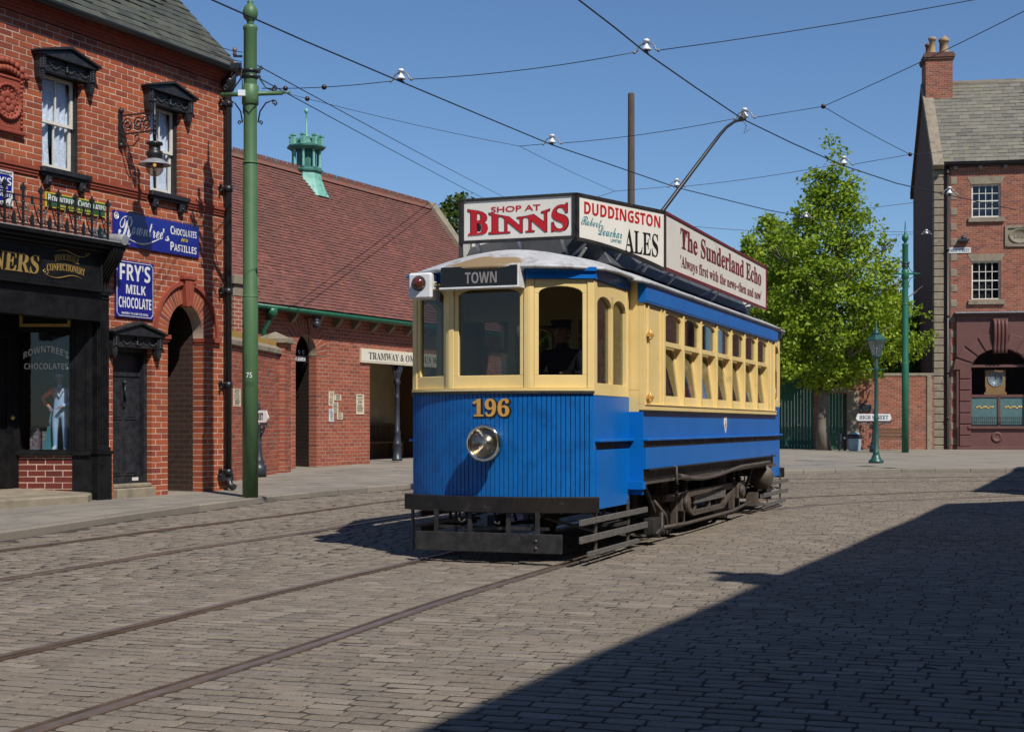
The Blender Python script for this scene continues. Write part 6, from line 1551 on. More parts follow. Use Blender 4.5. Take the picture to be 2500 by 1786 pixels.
# bank window with clock
wd_ = link('bank_window', None, rb); yw = .06; zm1 = r_(2400,893)[1]; zm2 = r_(2400,966)[1]
b = MB(); b.box(wx0_, wx1_, yw, yw+.06, zm2-.05, zm2+.05); b.box(wx0_, wx1_, yw, yw+.06, zm1-.05, zm1+.05); b.box(cxb-.05, cxb+.05, yw, yw+.06, wz0_, zm2); b.box(wx0_,wx0_+.06,yw,yw+.06,wz0_,wzs); b.box(wx1_-.06,wx1_,yw,yw+.06,wz0_,wzs); b.build('window_bars', m_brown, wd_)
for (xa, xb) in ((wx0_+.06, cxb-.05), (cxb+.05, wx1_-.06)): pane(wd_, m_frosted, xa, xb, wz0_, zm2-.05, yw+.04, 'frosted_pane'); q = MB(); [q.sphere((xa+.2+k*(xb-xa-.4)/7, yw+.035, zm2-.45+.03*math.sin(k*2.2)), .07, 6, 4, sc=(1,.1,.5)) for k in range(8)]; q.build('gilt_garland', m_giltd, wd_)
pane(wd_, g_house, wx0_, wx1_, zm2, wzt, yw+.03, 'clear_pane')
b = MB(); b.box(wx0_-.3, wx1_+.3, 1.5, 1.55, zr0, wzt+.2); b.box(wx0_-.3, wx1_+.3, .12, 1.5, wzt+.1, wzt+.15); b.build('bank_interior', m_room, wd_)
xc, zc2 = r_(2430,925,.3)
ck = thing('window_clock', RB.w(xc, .3, zm2+.05), RB.a, 'round dial clock on a wooden case inside the bank window', 'clock'); zc2 -= zm2+.05
b = MB(); b.lathe([(.30,-.05),(.30,.02),(.27,.03),(.27,.005),(.001,.005)], (0,0,zc2), 24, axis='y'); b.build('dial', m_clockface, ck)
b = MB(); b.box(-.012,.012,-.02,-.012,zc2,zc2+.2); b.bar((0,-.016,zc2),(.10,-.016,zc2+.10),.006,.02)
for k in range(12): a = k*math.pi/6; b.bar((.19*math.sin(a),-.012,zc2+.19*math.cos(a)),(.24*math.sin(a),-.012,zc2+.24*math.cos(a)),.004,.018)
b.build('hands_and_marks', m_ink, ck)
b = MB(); b.box(-.42,.42,-.05,.12,.0,.10); b.box(-.36,.36,-.03,.1,.10,.30); b.box(-.38,.38,.0,.1,.3,zc2+.35); b.build('case', mat('pale oak', (.30,.17,.06), (.38,.22,.09), scale=6, rough=.5), ck)
rl = MB()
for k in range(28): x = wx0_+.05+k*(wx1_-wx0_-.1)/27; rl.box(x-.008, x+.008, -.11, -.09, wz0_, wz0_+.35); rl.sphere((x,-.10,wz0_+.06), .03, 5, 3)
for zz in (.14, .33): rl.box(wx0_, wx1_, -.11, -.09, wz0_+zz, wz0_+zz+.02)
rl.build('window_railing', m_iron, wd_)['kind'] = 'stuff'

# ------------------------------------------------------------------ garden wall with green door and gate beyond the tree
BW = Frame(16.45, 55.4, R(-4))
gw = BW.thing('garden_wall', label='old brick garden wall with stone pier beside the tall building', cat='wall')
def b_(px, py=1000, y=0): return BW.at(px, py, y)
bt = b_(2230, 918)[1]; gx0 = b_(1880)[0]
d0, d1 = b_(2010)[0], b_(2066)[0]; gg0, gg1 = b_(1878)[0], b_(1986)[0]; dz = b_(2040, 958)[1]
brick_wall(gw, BW, gx0-3, -.05, .25, bt, [rect(d0, d1, 0, dz), rect(gg0, gg1, 0, 5)], m_brick3, m_mortar2, course=.08, length=.235, joint=.012, seed=81, n_ind=160, depth=.3)
b = MB(); b.box(gg1, -.05, -.03, .33, bt, bt+.12); b.build('wall_coping', m_stone, gw, bevel=.02)
for (px0_, px1_, zt) in ((2067, 2096, bt-.55), (2262, 2274, bt+.02)):
    xa, xb = b_(px0_)[0], b_(px1_)[0]; b = MB(); b.box(xa, xb, -.05, .3, .25, zt); b.build('stone_pier', m_stone, gw, bevel=.02)
m_dgreen = mat('dark green gate paint', (.010,.085,.052), (.014,.105,.065), scale=5, rough=.4)
o = BW.thing('garden_door', label='green boarded door in the old brick garden wall', cat='door'); n = 7
for k in range(n): xa = d0+(d1-d0)*k/n; b = MB(); b.box(xa+.004, xa+(d1-d0)/n-.004, .16, .20, .32, dz); b.build('door_plank', m_dgreen, o)
b = MB(); b.box(d0, d1, .14, .16, .32, .95); b.build('kick_board', mat('pale green board', (.05,.14,.07), rough=.5), o)
b = MB(); b.box(d0-.0, d1+.0, -.02, .3, dz, dz+.25); b.build('door_lintel', m_stone, gw)
o = BW.thing('yard_gate', label='tall dark green double gate behind the tree, beside the tram', cat='gate'); n = 14; gz = b_(1950, 920)[1]
for k in range(n): xa = gg0+(gg1-gg0)*k/n; b = MB(); b.box(xa+.005, xa+(gg1-gg0)/n-.005, -.02, .03, .30, gz); b.build('gate_plank', m_dgreen, o)
b = MB(); b.box(gg0, gg1, .03, .10, .6, .75); b.box(gg0, gg1, .03, .10, gz-.4, gz-.25); b.build('gate_rail', m_dgreen, o)
b = MB(); b.lathe([(.05,-.01),(.05,.05),(.001,.06)], ((gg0*.35+gg1*.65), -.02, 1.35), 10, axis='y'); b.build('gate_handle', m_chrome, o)
xa, zb = b_(2097,987,-.03); xb, za = b_(2127,1004,-.03); b = MB(); b.box(xa, xb, -.05, -.002, za, zb); o = b.build('wall_plaque', m_iron_b); o.matrix_basis = BW.M; tag(o, 'blue-grey metal plaque on the old garden wall', 'plaque'); plain_lines(o, xa+.03, xb-.03, za, zb, -.051, 3)
# ------------------------------------------------------------------ terrace on the right of the street (outside the picture; its shade lies on the cobbles)
m_bt = brick_tex('terrace brick', (.27,.08,.05), (.20,.06,.04), (.35,.29,.22), 1.0)
HA = R(23.5); HD = Vector((math.sin(HA), math.cos(HA), 0)); HI = Vector((math.cos(HA), -math.sin(HA), 0)); HO = Vector((5.89, 6.33, 0))
def terrace(a0, a1, eave, label, chim=(), shop=False):
    o0 = HO + HD*a1; ang = math.atan2(-HD.y, -HD.x); L = a1-a0
    t = thing('terrace_house', (o0.x, o0.y, 0), ang, label, 'house', 'houses across the street')
    b = MB(); b.box(0, L, 0, 7, 0, eave); b.build('wall', m_bt, t); rp = eave+3.3
    b = MB(); b.add([(-.1,-.18,eave),(L+.1,-.18,eave),(L+.1,3.5,rp),(-.1,3.5,rp),(L+.1,7.18,eave),(-.1,7.18,eave)], [(0,1,2,3),(3,2,4,5),(1,4,2),(0,3,5),(0,5,4,1)]); b.build('roof', m_slate, t)
    n = max(1, int(L/2.6)); 
    for k in range(n):
        x = L*(k+.5)/n
        for z in (1.0, 4.6):
            b = MB(); sash(b, x-.55, x+.55, z, z+1.7, .09, -.04, .02); f = b.build('window', m_sash, t)
            b = MB(); b.box(x-.46, x+.46, -.012, -.004, z+.09, z+1.61); b.build('pane', mat('far pane', (.02,.025,.03), rough=.05) if 'far pane' not in MATS else MATS['far pane'], f)
            b = MB(); b.box(x-.7, x+.7, -.1, .02, z-.14, z); b.build('sill', m_stone, t)
    b = MB(); b.box(L*.5-1.9, L*.5-1.0, -.03, -.005, .1, 2.2); b.build('door', m_shop, t)
    for (xa, xb, ya, yb, zt) in chim:
        b = MB(); b.box(xa, xb, ya, yb, eave-.3, zt); b.box(xa-.06, xb+.06, ya-.06, yb+.06, zt-.25, zt-.12); b.build('chimney', m_bt, t)
        for q in (.3, .7): b = MB(); y = ya+(yb-ya)*q; b.lathe([(.13,zt),(.10,zt+.1),(.09,zt+.45),(.12,zt+.5)], ((xa+xb)/2, y, 0), 10); b.build('chimney_pot', m_pot, t)
terrace(-22, .05, 8.0, 'nearest brick terrace house across the street with chimney at its far end', chim=((-.0,.55,.05,.95,9.0),))
terrace(.55, 12.7, 8.0, 'middle brick terrace house across the street')
terrace(16.4, 27, 8.0, 'farthest brick terrace house across the street')
mb = MB(); A0, A1 = HO-HD*30, HO+HD*30
mb.grid([[(*(HO+HD*a-HI*d).xy, .10) for a in np.linspace(-30, 13.2, 6)] for d in (1.9, 0)]); mb.grid([[(*(HO+HD*a-HI*1.9).xy, z) for a in np.linspace(-30, 13.2, 6)] for z in (-.1, .10)])
tag(mb.build('far_pavement', m_pave), kind='structure')

t = thing('terrace_house', (10, -13, 0), R(180), 'brick shop building at the near end of the street', 'house', 'houses across the street')
b = MB(); b.box(0, 26, 0, 7, 0, 8.5); b.build('wall', m_bt, t)
b = MB(); b.add([(-.1,-.18,8.5),(26.1,-.18,8.5),(26.1,3.5,11.5),(-.1,3.5,11.5),(26.1,7.18,8.5),(-.1,7.18,8.5)], [(0,1,2,3),(3,2,4,5),(1,4,2),(0,3,5),(0,5,4,1)]); b.build('roof', m_slate, t)
for k in range(9):
    x = 1.5+k*2.9; b = MB(); sash(b, x-.55, x+.55, 4.8, 6.6, .09, -.04, .02); f = b.build('window', m_sash, t); b = MB(); b.box(x-.46, x+.46, -.012, -.004, 4.89, 6.5); b.build('pane', MATS['far pane'], f)
b = MB(); b.box(.5, 25.5, -.08, .02, .1, 3.6); b.build('shopfront', m_shop, t)

t = thing('terrace_house', (27.5, 54, 0), R(-28), 'added brick terrace beyond the bank, out of view on the right', 'house', 'houses across the street')  # unseen row added so the tram's side windows mirror brick instead of sky
b = MB(); b.box(0, 40, 0, 8, 0, 8.5); b.build('wall', m_bt, t)
b = MB(); b.add([(-.1,-.18,8.5),(40.1,-.18,8.5),(40.1,4,12),(-.1,4,12),(40.1,8.18,8.5),(-.1,8.18,8.5)], [(0,1,2,3),(3,2,4,5),(1,4,2),(0,3,5),(0,5,4,1)]); b.build('roof', m_slate, t)
for k in range(12):
    for z in (1.0, 4.8):
        x = 2+k*3.2; b = MB(); sash(b, x-.55, x+.55, z, z+1.8, .09, -.04, .02); f = b.build('window', m_sash, t); b = MB(); b.box(x-.46, x+.46, -.012, -.004, z+.09, z+1.7); b.build('pane', MATS['far pane'], f)
# ------------------------------------------------------------------ street furniture
m_polegreen = mat('green pole paint', (.06,.135,.055), (.08,.165,.07), scale=3, rough=.5, dirt=(.10,.20,.10), dirt_scale=6, dirt_lo=.6, dirt_hi=.8)
m_polegreen2 = mat('blue green pole paint', (.012,.11,.06), (.02,.14,.075), scale=3, rough=.45)
m_lampgreen = mat('lamp post green', (.014,.07,.058), (.022,.09,.075), scale=4, rough=.4)
m_whitegl = mat('lantern glass', (.40,.46,.44), rough=.2, coat=.4)
m_porc = mat('white porcelain', (.75,.76,.78), rough=.2, coat=.5)
m_bluebin = mat('galvanised bin', (.22,.30,.36), (.28,.36,.42), scale=5, rough=.5)
m_polewood = mat('old pole timber', (.06,.042,.032), (.10,.075,.055), scale=6, stretch=(3,3,.3), rough=.9, dirt=(.08,.10,.035), dirt_scale=1.2, dirt_lo=.58, dirt_hi=.75)
m_wire = mat('weathered wire', (.015,.018,.024), rough=.5)
m_brownins = mat('brown insulator', (.03,.015,.012), rough=.3)

def tram_pole(loc, label, rz, mt, arm_l=1.0, arm_r=1.0, number=False):
    t = thing('tram_pole', loc, rz, label, 'pole', 'green tramway poles')
    b = MB(); b.lathe([(.122,0),(.122,3.12),(.114,3.15),(.112,5.18),(.104,5.22),(.102,7.25),(.112,7.27),(.112,7.31),(.09,7.33)], n=20); b.build('shaft', mt, t)
    for z in (3.13, 5.2): q = MB(); q.lathe([(.123,z-.012),(.126,z),(.118,z+.014)], n=20); q.build('joint_ring', m_porc if False else m_polegreen, t)
    b = MB(); b.lathe([(.06,7.33),(.05,7.37),(.06,7.40),(.10,7.44),(.122,7.52),(.10,7.60),(.06,7.65),(.035,7.67),(.055,7.69),(.03,7.71),(.022,7.9),(.012,8.1),(.001,8.15)], n=18); b.build('ball_finial', mt, t)
    za = 6.25
    b = MB(); b.lathe([(.108,za-.16),(.13,za-.14),(.13,za+.14),(.108,za+.16)], n=16); b.tube([(-.45*arm_l,0,za),(.50*arm_r,0,za+.04)], .035, 8); b.tube([(.50*arm_r,0,za+.04),(.62*arm_r,0,za+.05)], .018, 6); b.build('cross_arm', mt, t)
    for s, L in ((-1, arm_l), (1, arm_r)):
        for d in (1, -1):
            b = MB(); pts = [(s*.12,0,za+d*.42),(s*.15,0,za+d*.25),(s*.24,0,za+d*.12),(s*.36,0,za+d*.07)]
            sp = [(s*(.37+.045*math.sin(k*.55)*(1-k/18)), 0, za+d*(.11+.045*math.cos(k*.55)*(1-k/18))) for k in range(14)]
            sp2 = [(s*(.16+.03*math.sin(k*.55)*(1-k/18)), 0, za+d*(.42+.03*math.cos(k*.55)*(1-k/18))) for k in range(12)]
            b.tube(pts, .012, 6); b.tube(sp, .012, 6); b.tube(sp2, .011, 6); b.build('scroll', m_iron, t)
    for z in (6.62, 5.98+.55): b = MB(); b.lathe([(.11,z-.025),(.122,z-.02),(.122,z+.02),(.11,z+.025)], n=16); b.bar((.11,0,z),(.16,0,z),.03,.04); b.build('clamp_band', m_iron, t)
    if number:
        def wrapz(o, r):
            for v in o.data.vertices: x = v.co.x; a = x/r; v.co.x = r*math.sin(a); v.co.y = -r*math.cos(a)
        o = text('75', 'number', m_porc, t, -.045, .045, 1.87, 1.95, 0, depth=.002); wrapz(o, .1235)
        o = text('051', 'number', m_ink, t, -.06, .06, 1.74, 1.81, 0, depth=.002, fat=-.02); wrapz(o, .1235)
        b = MB(); b.box(-.30,-.14,-.05,.0,6.66,6.74); b.bar((-.12,0,6.85),(-.26,0,6.85),.03,.03); o = b.build('insulator_bracket', m_iron, t)
        for z in (6.93, 6.72): b = MB(); b.lathe([(.02,z-.07),(.035,z-.05),(.02,z-.02),(.035,z),(.03,z+.04),(.01,z+.06)], (-.24,0,0), 10); b.build('insulator', mat('brown porcelain', (.16,.09,.06), rough=.3), t)
        b = MB(); b.tube([(-.24,0,6.66),(-.30,0,6.56),(-.28,0,6.50),(-.2,0,6.54),(-.14,0,6.75),(-.12,.05,6.2),(-.10,-.06,5.95)], .007, 5); b.tube([(.05,-.11,6.3),(.11,-.08,6.1),(.0,-.12,5.95),(-.10,-.07,6.05)], .007, 5); b.build('cable', m_ink, t)
        b = MB(); b.box(-.16,-.05,-.19,-.11,6.20,6.29); b.build('junction_box', m_porc, t)
    return t
PX, PY = (611-CX)/F_PX*22.1, 22.1
tram_pole((PX, PY, gpf(PX, PY)-.02), 'tall pale green tram pole at the kerb in front of the brick shop, numbered 75', R(2), m_polegreen, number=True)
RX, RY = (2210-CX)/F_PX*50, 50.0
tram_pole((RX, RY, gpf(RX, RY)-.02), 'bright green tram pole on the far pavement beside the old brick wall', R(20), m_polegreen2)
BX, BY = (1460-CX)/F_PX*41, 41.0
tram_pole((BX, BY, gpf(BX, BY)-.62), 'tram pole behind the tram, only its ball finial showing above the roof boards', 0, m_iron_b)
wpX, wpY = (1541-CX)/F_PX*48, 48.0
o = thing('timber_pole', (wpX, wpY, gpf(wpX, wpY)-.05), 0, 'bare dark wooden pole rising behind the tram roof', 'pole'); b = MB(); b.lathe([(.15,0),(.13,6),(.11,12.0),(.10,12.05),(.001,12.08)], n=12); b.build('shaft', m_polewood, o); b = MB(); b.lathe([(.13,.6),(.14,.62),(.14,.66),(.13,.68)], n=12); b.build('band', m_iron, o)

def street_lamp(loc, label):
    t = thing('street_lamp', loc, R(25), label, 'street lamp'); k = 1.0
    b = MB(); b.lathe([(.21,0),(.21,.05),(.14,.11),(.11,.2),(.085,.24),(.10,.27),(.07,.31),(.062,1.2),(.075,1.24),(.058,1.28),(.050,2.55),(.065,2.58),(.072,2.66),(.046,2.72),(.05,2.88),(.03,2.95)], n=16); b.build('column', m_lampgreen, t)
    b = MB(); b.tube([(-.30,0,2.62),(.30,0,2.62)], .014, 6); b.sphere((-.3,0,2.62),.022); b.sphere((.3,0,2.62),.022); b.build('ladder_bar', m_lampgreen, t)
    z0, z1, r0, r1 = 3.0, 3.42, .12, .25
    b = MB()
    for i in range(4):
        a = math.pi/4+i*math.pi/2; b.bar((r0*math.cos(a),r0*math.sin(a),z0),(r1*math.cos(a),r1*math.sin(a),z1),.022,.022)
    b.lathe([(r0+.02,z0-.03),(r0+.02,z0),(r0-.02,z0)], n=4, a0=math.pi/4, smooth=False); b.lathe([(.05,2.92),(r0,z0-.03)], n=4, a0=math.pi/4, smooth=False); b.build('lantern_frame', m_lampgreen, t)
    for i in range(4):
        a, c = math.pi/4+i*math.pi/2, math.pi/4+(i+1)*math.pi/2; b = MB(); b.add([(r0*math.cos(a),r0*math.sin(a),z0),(r0*math.cos(c),r0*math.sin(c),z0),(r1*math.cos(c),r1*math.sin(c),z1),(r1*math.cos(a),r1*math.sin(a),z1)], [(0,1,2,3)]); b.build('lantern_pane', glass('lantern pane', (.6,.66,.64), base=.30, rough=.25) if 'lantern pane' not in MATS else MATS['lantern pane'], t, fix=False)
    b = MB(); b.sphere((0,0,3.22), .05, 8, 6, sc=(1,1,1.6)); b.tube([(0,0,3.0),(0,0,3.18)], .015, 6); b.build('gas_mantle', m_porc, t)
    b = MB(); b.lathe([(r1+.04,z1-.01),(r1+.05,z1+.02),(r1-.02,z1+.06),(.15,z1+.15),(.10,z1+.18)], n=4, a0=math.pi/4, smooth=False); b.lathe([(.10,z1+.17),(.11,z1+.22),(.06,z1+.27),(.07,z1+.31),(.03,z1+.36),(.035,z1+.40),(.012,z1+.46),(.001,z1+.52)], n=10); b.build('lantern_roof', m_lampgreen, t)
    return t
SX, SY = (2139-CX)/F_PX*40, 40.0
street_lamp((SX, SY, gpf(SX, SY)), 'green cast iron street lamp with square glass lantern on the far kerb')

def sign_post(loc, rz, label, body, w, two=True):
    t = thing('street_sign_post', loc, rz, label, 'street sign')
    b = MB(); b.lathe([(.15,0),(.15,.22),(.10,.26),(.12,.3),(.085,.36),(.065,.5),(.055,.62),(.06,.66),(.045,.70),(.042,1.02),(.06,1.05),(.04,1.10)], n=12); b.build('post', m_iron_b, t)
    b = MB(); b.box(-w*.55,w*.55,-.012,.012,1.04,1.09)
    for s in (-1, 1): b.tube([(s*.03,0,.80),(s*.10,0,.92),(s*w*.35,0,1.02),(s*w*.5,0,1.05)], .022, 6); b.tube([(s*.03,0,.95),(s*.12,0,.97),(s*.16,0,1.03)], .02, 6)
    b.build('bracket', m_iron_b, t)
    z0, z1 = 1.10, 1.34; e = .05
    b = MB(); b.prism([(-w/2-.06,(z0+z1)/2-.03),(-w/2,z0),(w/2,z0),(w/2+.06,(z0+z1)/2-.03),(w/2+.03,(z0+z1)/2+.03),(w/2,z1),(-w/2,z1),(-w/2-.03,(z0+z1)/2+.03)], -.02, .02); p = b.build('name_plate', m_enwhite, t)
    text(SERIF(body), 'lettering', m_ink, p, -w/2+.06, w/2-.06, z0+.05, z1-.05, -.024, depth=.004)
    b = MB(); b.lathe([(.03,z1),(.05,z1+.04),(.02,z1+.08),(.03,z1+.13),(.001,z1+.2)], n=10); b.build('finial', m_iron_b, t)
    return t
hx, hy = (2133-CX)/F_PX*50, 50.0
sign_post((hx, hy, gpf(hx, hy)), R(-3), 'white HIGH STREET name sign on an ornate black post by the old wall', 'HIGH STREET', 1.12)
hx, hy = (632-CX)/F_PX*28.6, 28.6
sign_post((hx, hy, gpf(hx, hy)), R(-20), 'black street sign post half hidden behind the pale green tram pole', 'STREET', .34)

def wpos(px, Y): x = (px-CX)/F_PX*Y; return (x, Y, gpf(x, Y))
t = thing('litter_bin', wpos(2087, 52.3), 0, 'blue-grey ribbed litter bin with black lid by the old wall', 'bin')
b = MB(); n = 40; rows = [[((r+.008*(k % 2))*math.cos(2*math.pi*k/n), (r+.008*(k % 2))*math.sin(2*math.pi*k/n), z) for k in range(n+1)] for r, z in ((.20,0),(.24,.46))]; b.grid(rows, smooth=False); b.lathe([(.19,.02),(.18,.03)], n=16); b.build('body', m_bluebin, t)
b = MB(); b.lathe([(.26,.45),(.265,.47),(.265,.56),(.25,.58),(.21,.60)], n=20); b.build('lid_band', m_iron, t)
b = MB(); b.lathe([(.21,.595),(.15,.66),(.05,.70),(.001,.705)], n=20); b.build('lid', m_bluebin, t)
t = thing('electric_cabinet', wpos(2056, 52.6), R(10), 'small dark metal box on legs between green door and litter bin', 'cabinet')
b = MB(); b.box(-.13,.13,-.1,.1,.30,.60); b.box(-.14,.14,-.11,.11,.58,.62); b.build('case', m_iron_b, t, bevel=.02); b = MB(); b.sphere((.05,-.11,.47),.05); b.build('meter_glass', m_white2, t)
for s in (-1, 1): b = MB(); b.box(s*.1-.02,s*.1+.02,-.06,.06,0,.30); b.build('leg', m_iron_b, t)
t = thing('park_bench', wpos(2174, 53.6), R(-4), 'dark slatted bench with iron arms against the old brick wall', 'bench')
for k in range(3): b = MB(); b.box(-.55,.55,.18+k*.02,.205+k*.02,.46+k*.13,.56+k*.13); b.build('back_slat', m_bench, t)
for k in range(4): b = MB(); b.box(-.55,.55,-.22+k*.1,-.14+k*.1,.40,.43); b.build('seat_slat', m_bench, t)
for s in (-1, 1):
    b = MB(); x = s*.5; b.tube([(x,.18,0),(x,.16,.40),(x,.24,.86)], .025, 6); b.tube([(x,-.24,0),(x,-.2,.40),(x,-.22,.60),(x,.19,.62)], .022, 6); b.bar((x,-.2,.39),(x,.18,.39),.03,.03); b.build('end_frame', m_iron, t)

# ------------------------------------------------------------------ overhead wires
HWI = 5.72
def sag(a, b, s=.0, n=8):
    a, b = Vector(a), Vector(b); return [a+(b-a)*t-Vector((0,0,s*4*t*(1-t))) for t in np.linspace(0, 1, n)]
def _ipts(pts):
    return [Vector(pts[i])*(1-t)+Vector(pts[i+1])*t for i in range(len(pts)-1) for t in np.linspace(0,1,12)]
def wire(name, pts, r, label, cat='wire', ins=(), group='overhead tram wires'):
    b = MB(); b.tube(pts, r, 5); o = b.build(name, m_wire); tag(o, label, cat, group)
    for p in ins:
        q = MB(); q.sphere(min(_ipts(pts), key=lambda v: (v-p).length), .036, 8, 6); q.build('strain_insulator', m_brownins, o)
    return o
def h(px, py, z=HWI): return at_h(px, py, z)
W1 = [h(300,-110), h(517,0), h(750,103), h(979,200), h(1170,280), h(1348,354), h(1505,407), h(1652,458), h(1870,512), h(2060,548)]
W2 = [h(1240,-160), h(1413,0), h(1500,67), h(1578,130), h(1700,215), h(1815,292), h(1935,350), h(2060,405), h(2190,448), h(2318,477), h(2480,512)]
wire('trolley_wire', W1, .0095, 'trolley wire curving from the top left over the farther track')
wire('trolley_wire', W2, .0095, 'trolley wire from the top centre that the trolley pole touches')
def he(px, py, rz, sd): return h(px, py) + Vector((sd*.158*math.cos(R(rz)), sd*.158*math.sin(R(rz)), .02))
A = h(640,216,6.02); n1 = he(979,200,-20,-1); n1b = he(979,200,-20,1); n2 = he(1578,130,-20,-1); n2b = he(1578,130,-20,1); e1 = h(2326,0,6.1); e1x = e1+(e1-n2b)*.5
wire('span_wire', sag(A, n1, .03), .0055, 'span wire from the near green pole to the first hanger', ins=(h(705,213,5.97), h(842,210,5.93)))
wire('span_wire', sag(n1b, n2, .05), .0055, 'span wire between the two nearest hangers, top centre')
wire('span_wire', sag(n2b, e1x, .05), .0055, 'span wire from the top hanger out to the upper right')
j0 = h(1268,357,5.86); m1 = he(1348,354,-14,-1); m1b = he(1348,354,-14,1); m2 = he(1818,292,-18,-1); m2b = he(1818,292,-18,1); j1 = h(2010,260,5.92); j2 = h(2222,377,5.92); e2 = h(2500,22,6.2)
wire('span_wire', sag(h(650,215,6.05), j0, .04), .004, 'thin pull-off wire from the near green pole toward the second hanger', ins=(h(778,230,6.02),))
wire('span_wire', [j0, m1], .005, 'short span wire left of the second hanger')
wire('span_wire', sag(m1b, m2, .04), .005, 'span wire passing in front of the wooden pole toward the trolley head')
wire('span_wire', [m2b, j1], .005, 'short span wire right of the trolley head', ins=(j1,))
wire('span_wire', sag(j1, e2+(e2-j1)*.3, .04), .0055, 'span wire rising past the chimney to the right edge')
wire('span_wire', sag(j1, j2, .02), .0055, 'bridle wire slanting down toward the gable of the tall building', ins=(j2,))
k0 = h(1501,467,5.86); k1 = he(1652,458,-8,-1); k1b = he(1652,458,-8,1); k2 = he(2060,405,-8,-1); k2b = he(2060,405,-8,1)
wire('span_wire', sag(j0, k0, .02), .004, 'thin wire from the second hanger down to the ball finial')
wire('span_wire', [h(1462,480,5.86), k0, k1], .0045, 'short span wire from the finial pole to the third hanger')
wire('span_wire', sag(k1b, k2, .03), .0045, 'span wire from behind the trolley pole to the tree top')
wire('span_wire', [k2b, j2], .005, 'span wire in front of the tree top to the bridle joint')
wire('span_wire', [j2, RB.w(.2, -.05, 9.0) if False else at_depth(2310, 370, 55.9)], .006, 'anchor wire from the bridle joint to the tall building')
q0 = h(1670,497,5.8); wire('span_wire', sag(at_depth(1690,553,48), at_depth(2228,572,54), .1), .008, 'level wire crossing the green tree in front of its crown')
wire('span_wire', sag(h(2090,512,5.86), h(2300,486,5.86), .0), .0045, 'short wire from the tree to the stone quoins')
wire('span_wire', [at_depth(2060,562,50), at_depth(2265,568,54)], .008, 'lower wire between the green pole and the tree')
wire('telephone_wire', sag(at_depth(629,160,22.1), at_depth(1330,528,90), .1, 14), .009, 'upper telephone wire running from the green pole behind the roof boards', group='telephone wires')
wire('telephone_wire', sag(at_depth(634,192,22.1), at_depth(1330,556,90), .1, 14), .009, 'lower telephone wire running from the green pole behind the roof boards', group='telephone wires')
wire('telephone_wire', sag(at_depth(505,104,20), at_depth(592,128,22.1), .02, 6), .006, 'upper telephone wire from the slate roof to the green pole', group='telephone wires')
wire('telephone_wire', sag(at_depth(515,125,20), at_depth(590,151,22.1), .02, 6), .006, 'lower telephone wire from the slate roof to the green pole', group='telephone wires')
def hanger(p, sc, rz, label):
    t = thing('wire_hanger', p, rz, label, 'insulator', 'white bell hangers on the trolley wires'); t.scale = (sc, sc, sc)
    b = MB(); b.lathe([(.085,.03),(.09,.05),(.05,.10),(.03,.14),(.032,.17),(.06,.18),(.06,.21),(.045,.23),(.001,.235)], n=14); b.build('bell', m_porc, t)
    for s in (-1, 1): b = MB(); b.tube([(s*.03,0,.15),(s*.10,0,.15),(s*.155,0,.09),(s*.17,0,.03),(s*.24,0,.01)], .016, 6); b.sphere((s*.22,0,.012), .032, 6, 4); b.build('arm', m_lead, t)
    b = MB(); b.tube([(0,-.14,0),(0,.14,0)], .018, 6); b.box(-.02,.02,-.05,.05,0,.05); b.build('ear', m_iron, t)
for p, rz, lab in ((h(979,200), -20, 'white bell hanger nearest the green pole'), (h(1348,354), -14, 'white bell hanger left of the wooden pole'), (h(1652,458), -8, 'white bell hanger half behind the trolley pole'),
                   (h(1578,130), -20, 'white bell hanger highest in the sky at top centre'), (h(1818,292), -18, 'white bell hanger at the trolley head'), (h(2060,405), -8, 'white bell hanger against the top of the tree'), (h(2318,477), -5, 'white bell hanger in front of the stone quoins')):
    hanger(p + Vector((0,0,.012)), .66, R(rz), lab)
for p, lab in ((at_depth(1968,532,45), 'faint white bell hanger deep in front of the tree crown'), (at_depth(2262,572,54), 'far white bell hanger beside the dark gable')): hanger(p, .8, 0, lab)
# ------------------------------------------------------------------ trees
def leaf_mat(name, c1, c2, c3):
    m = bpy.data.materials.new(name); m.use_nodes = True; N, L = m.node_tree.nodes, m.node_tree.links; p = N['Principled BSDF']
    at = N.new('ShaderNodeAttribute'); at.attribute_name = 'tint'; cr = N.new('ShaderNodeValToRGB'); e = cr.color_ramp.elements
    e[0].color = (*c1, 1); e[1].color = (*c3, 1); q = e.new(.5); q.color = (*c2, 1); L.new(at.outputs['Fac'], cr.inputs[0]); L.new(cr.outputs[0], p.inputs['Base Color'])
    p.inputs['Roughness'].default_value = .5; p.inputs['Specular IOR Level'].default_value = .3
    tr = N.new('ShaderNodeBsdfTranslucent'); L.new(cr.outputs[0], tr.inputs[0]); mx = N.new('ShaderNodeMixShader'); mx.inputs[0].default_value = .42
    L.new(p.outputs[0], mx.inputs[1]); L.new(tr.outputs[0], mx.inputs[2]); L.new(mx.outputs[0], N['Material Output'].inputs[0]); return m
m_leaf = leaf_mat('spring leaves', (.14,.235,.014), (.25,.355,.024), (.38,.47,.043))
m_leaf2 = leaf_mat('olive leaves', (.05,.09,.012), (.08,.12,.018), (.12,.16,.03))
m_bark = mat('grey bark', (.10,.085,.065), (.19,.165,.125), scale=5, stretch=(1,1,.25), rough=.95, bump=.8, bscale=14)
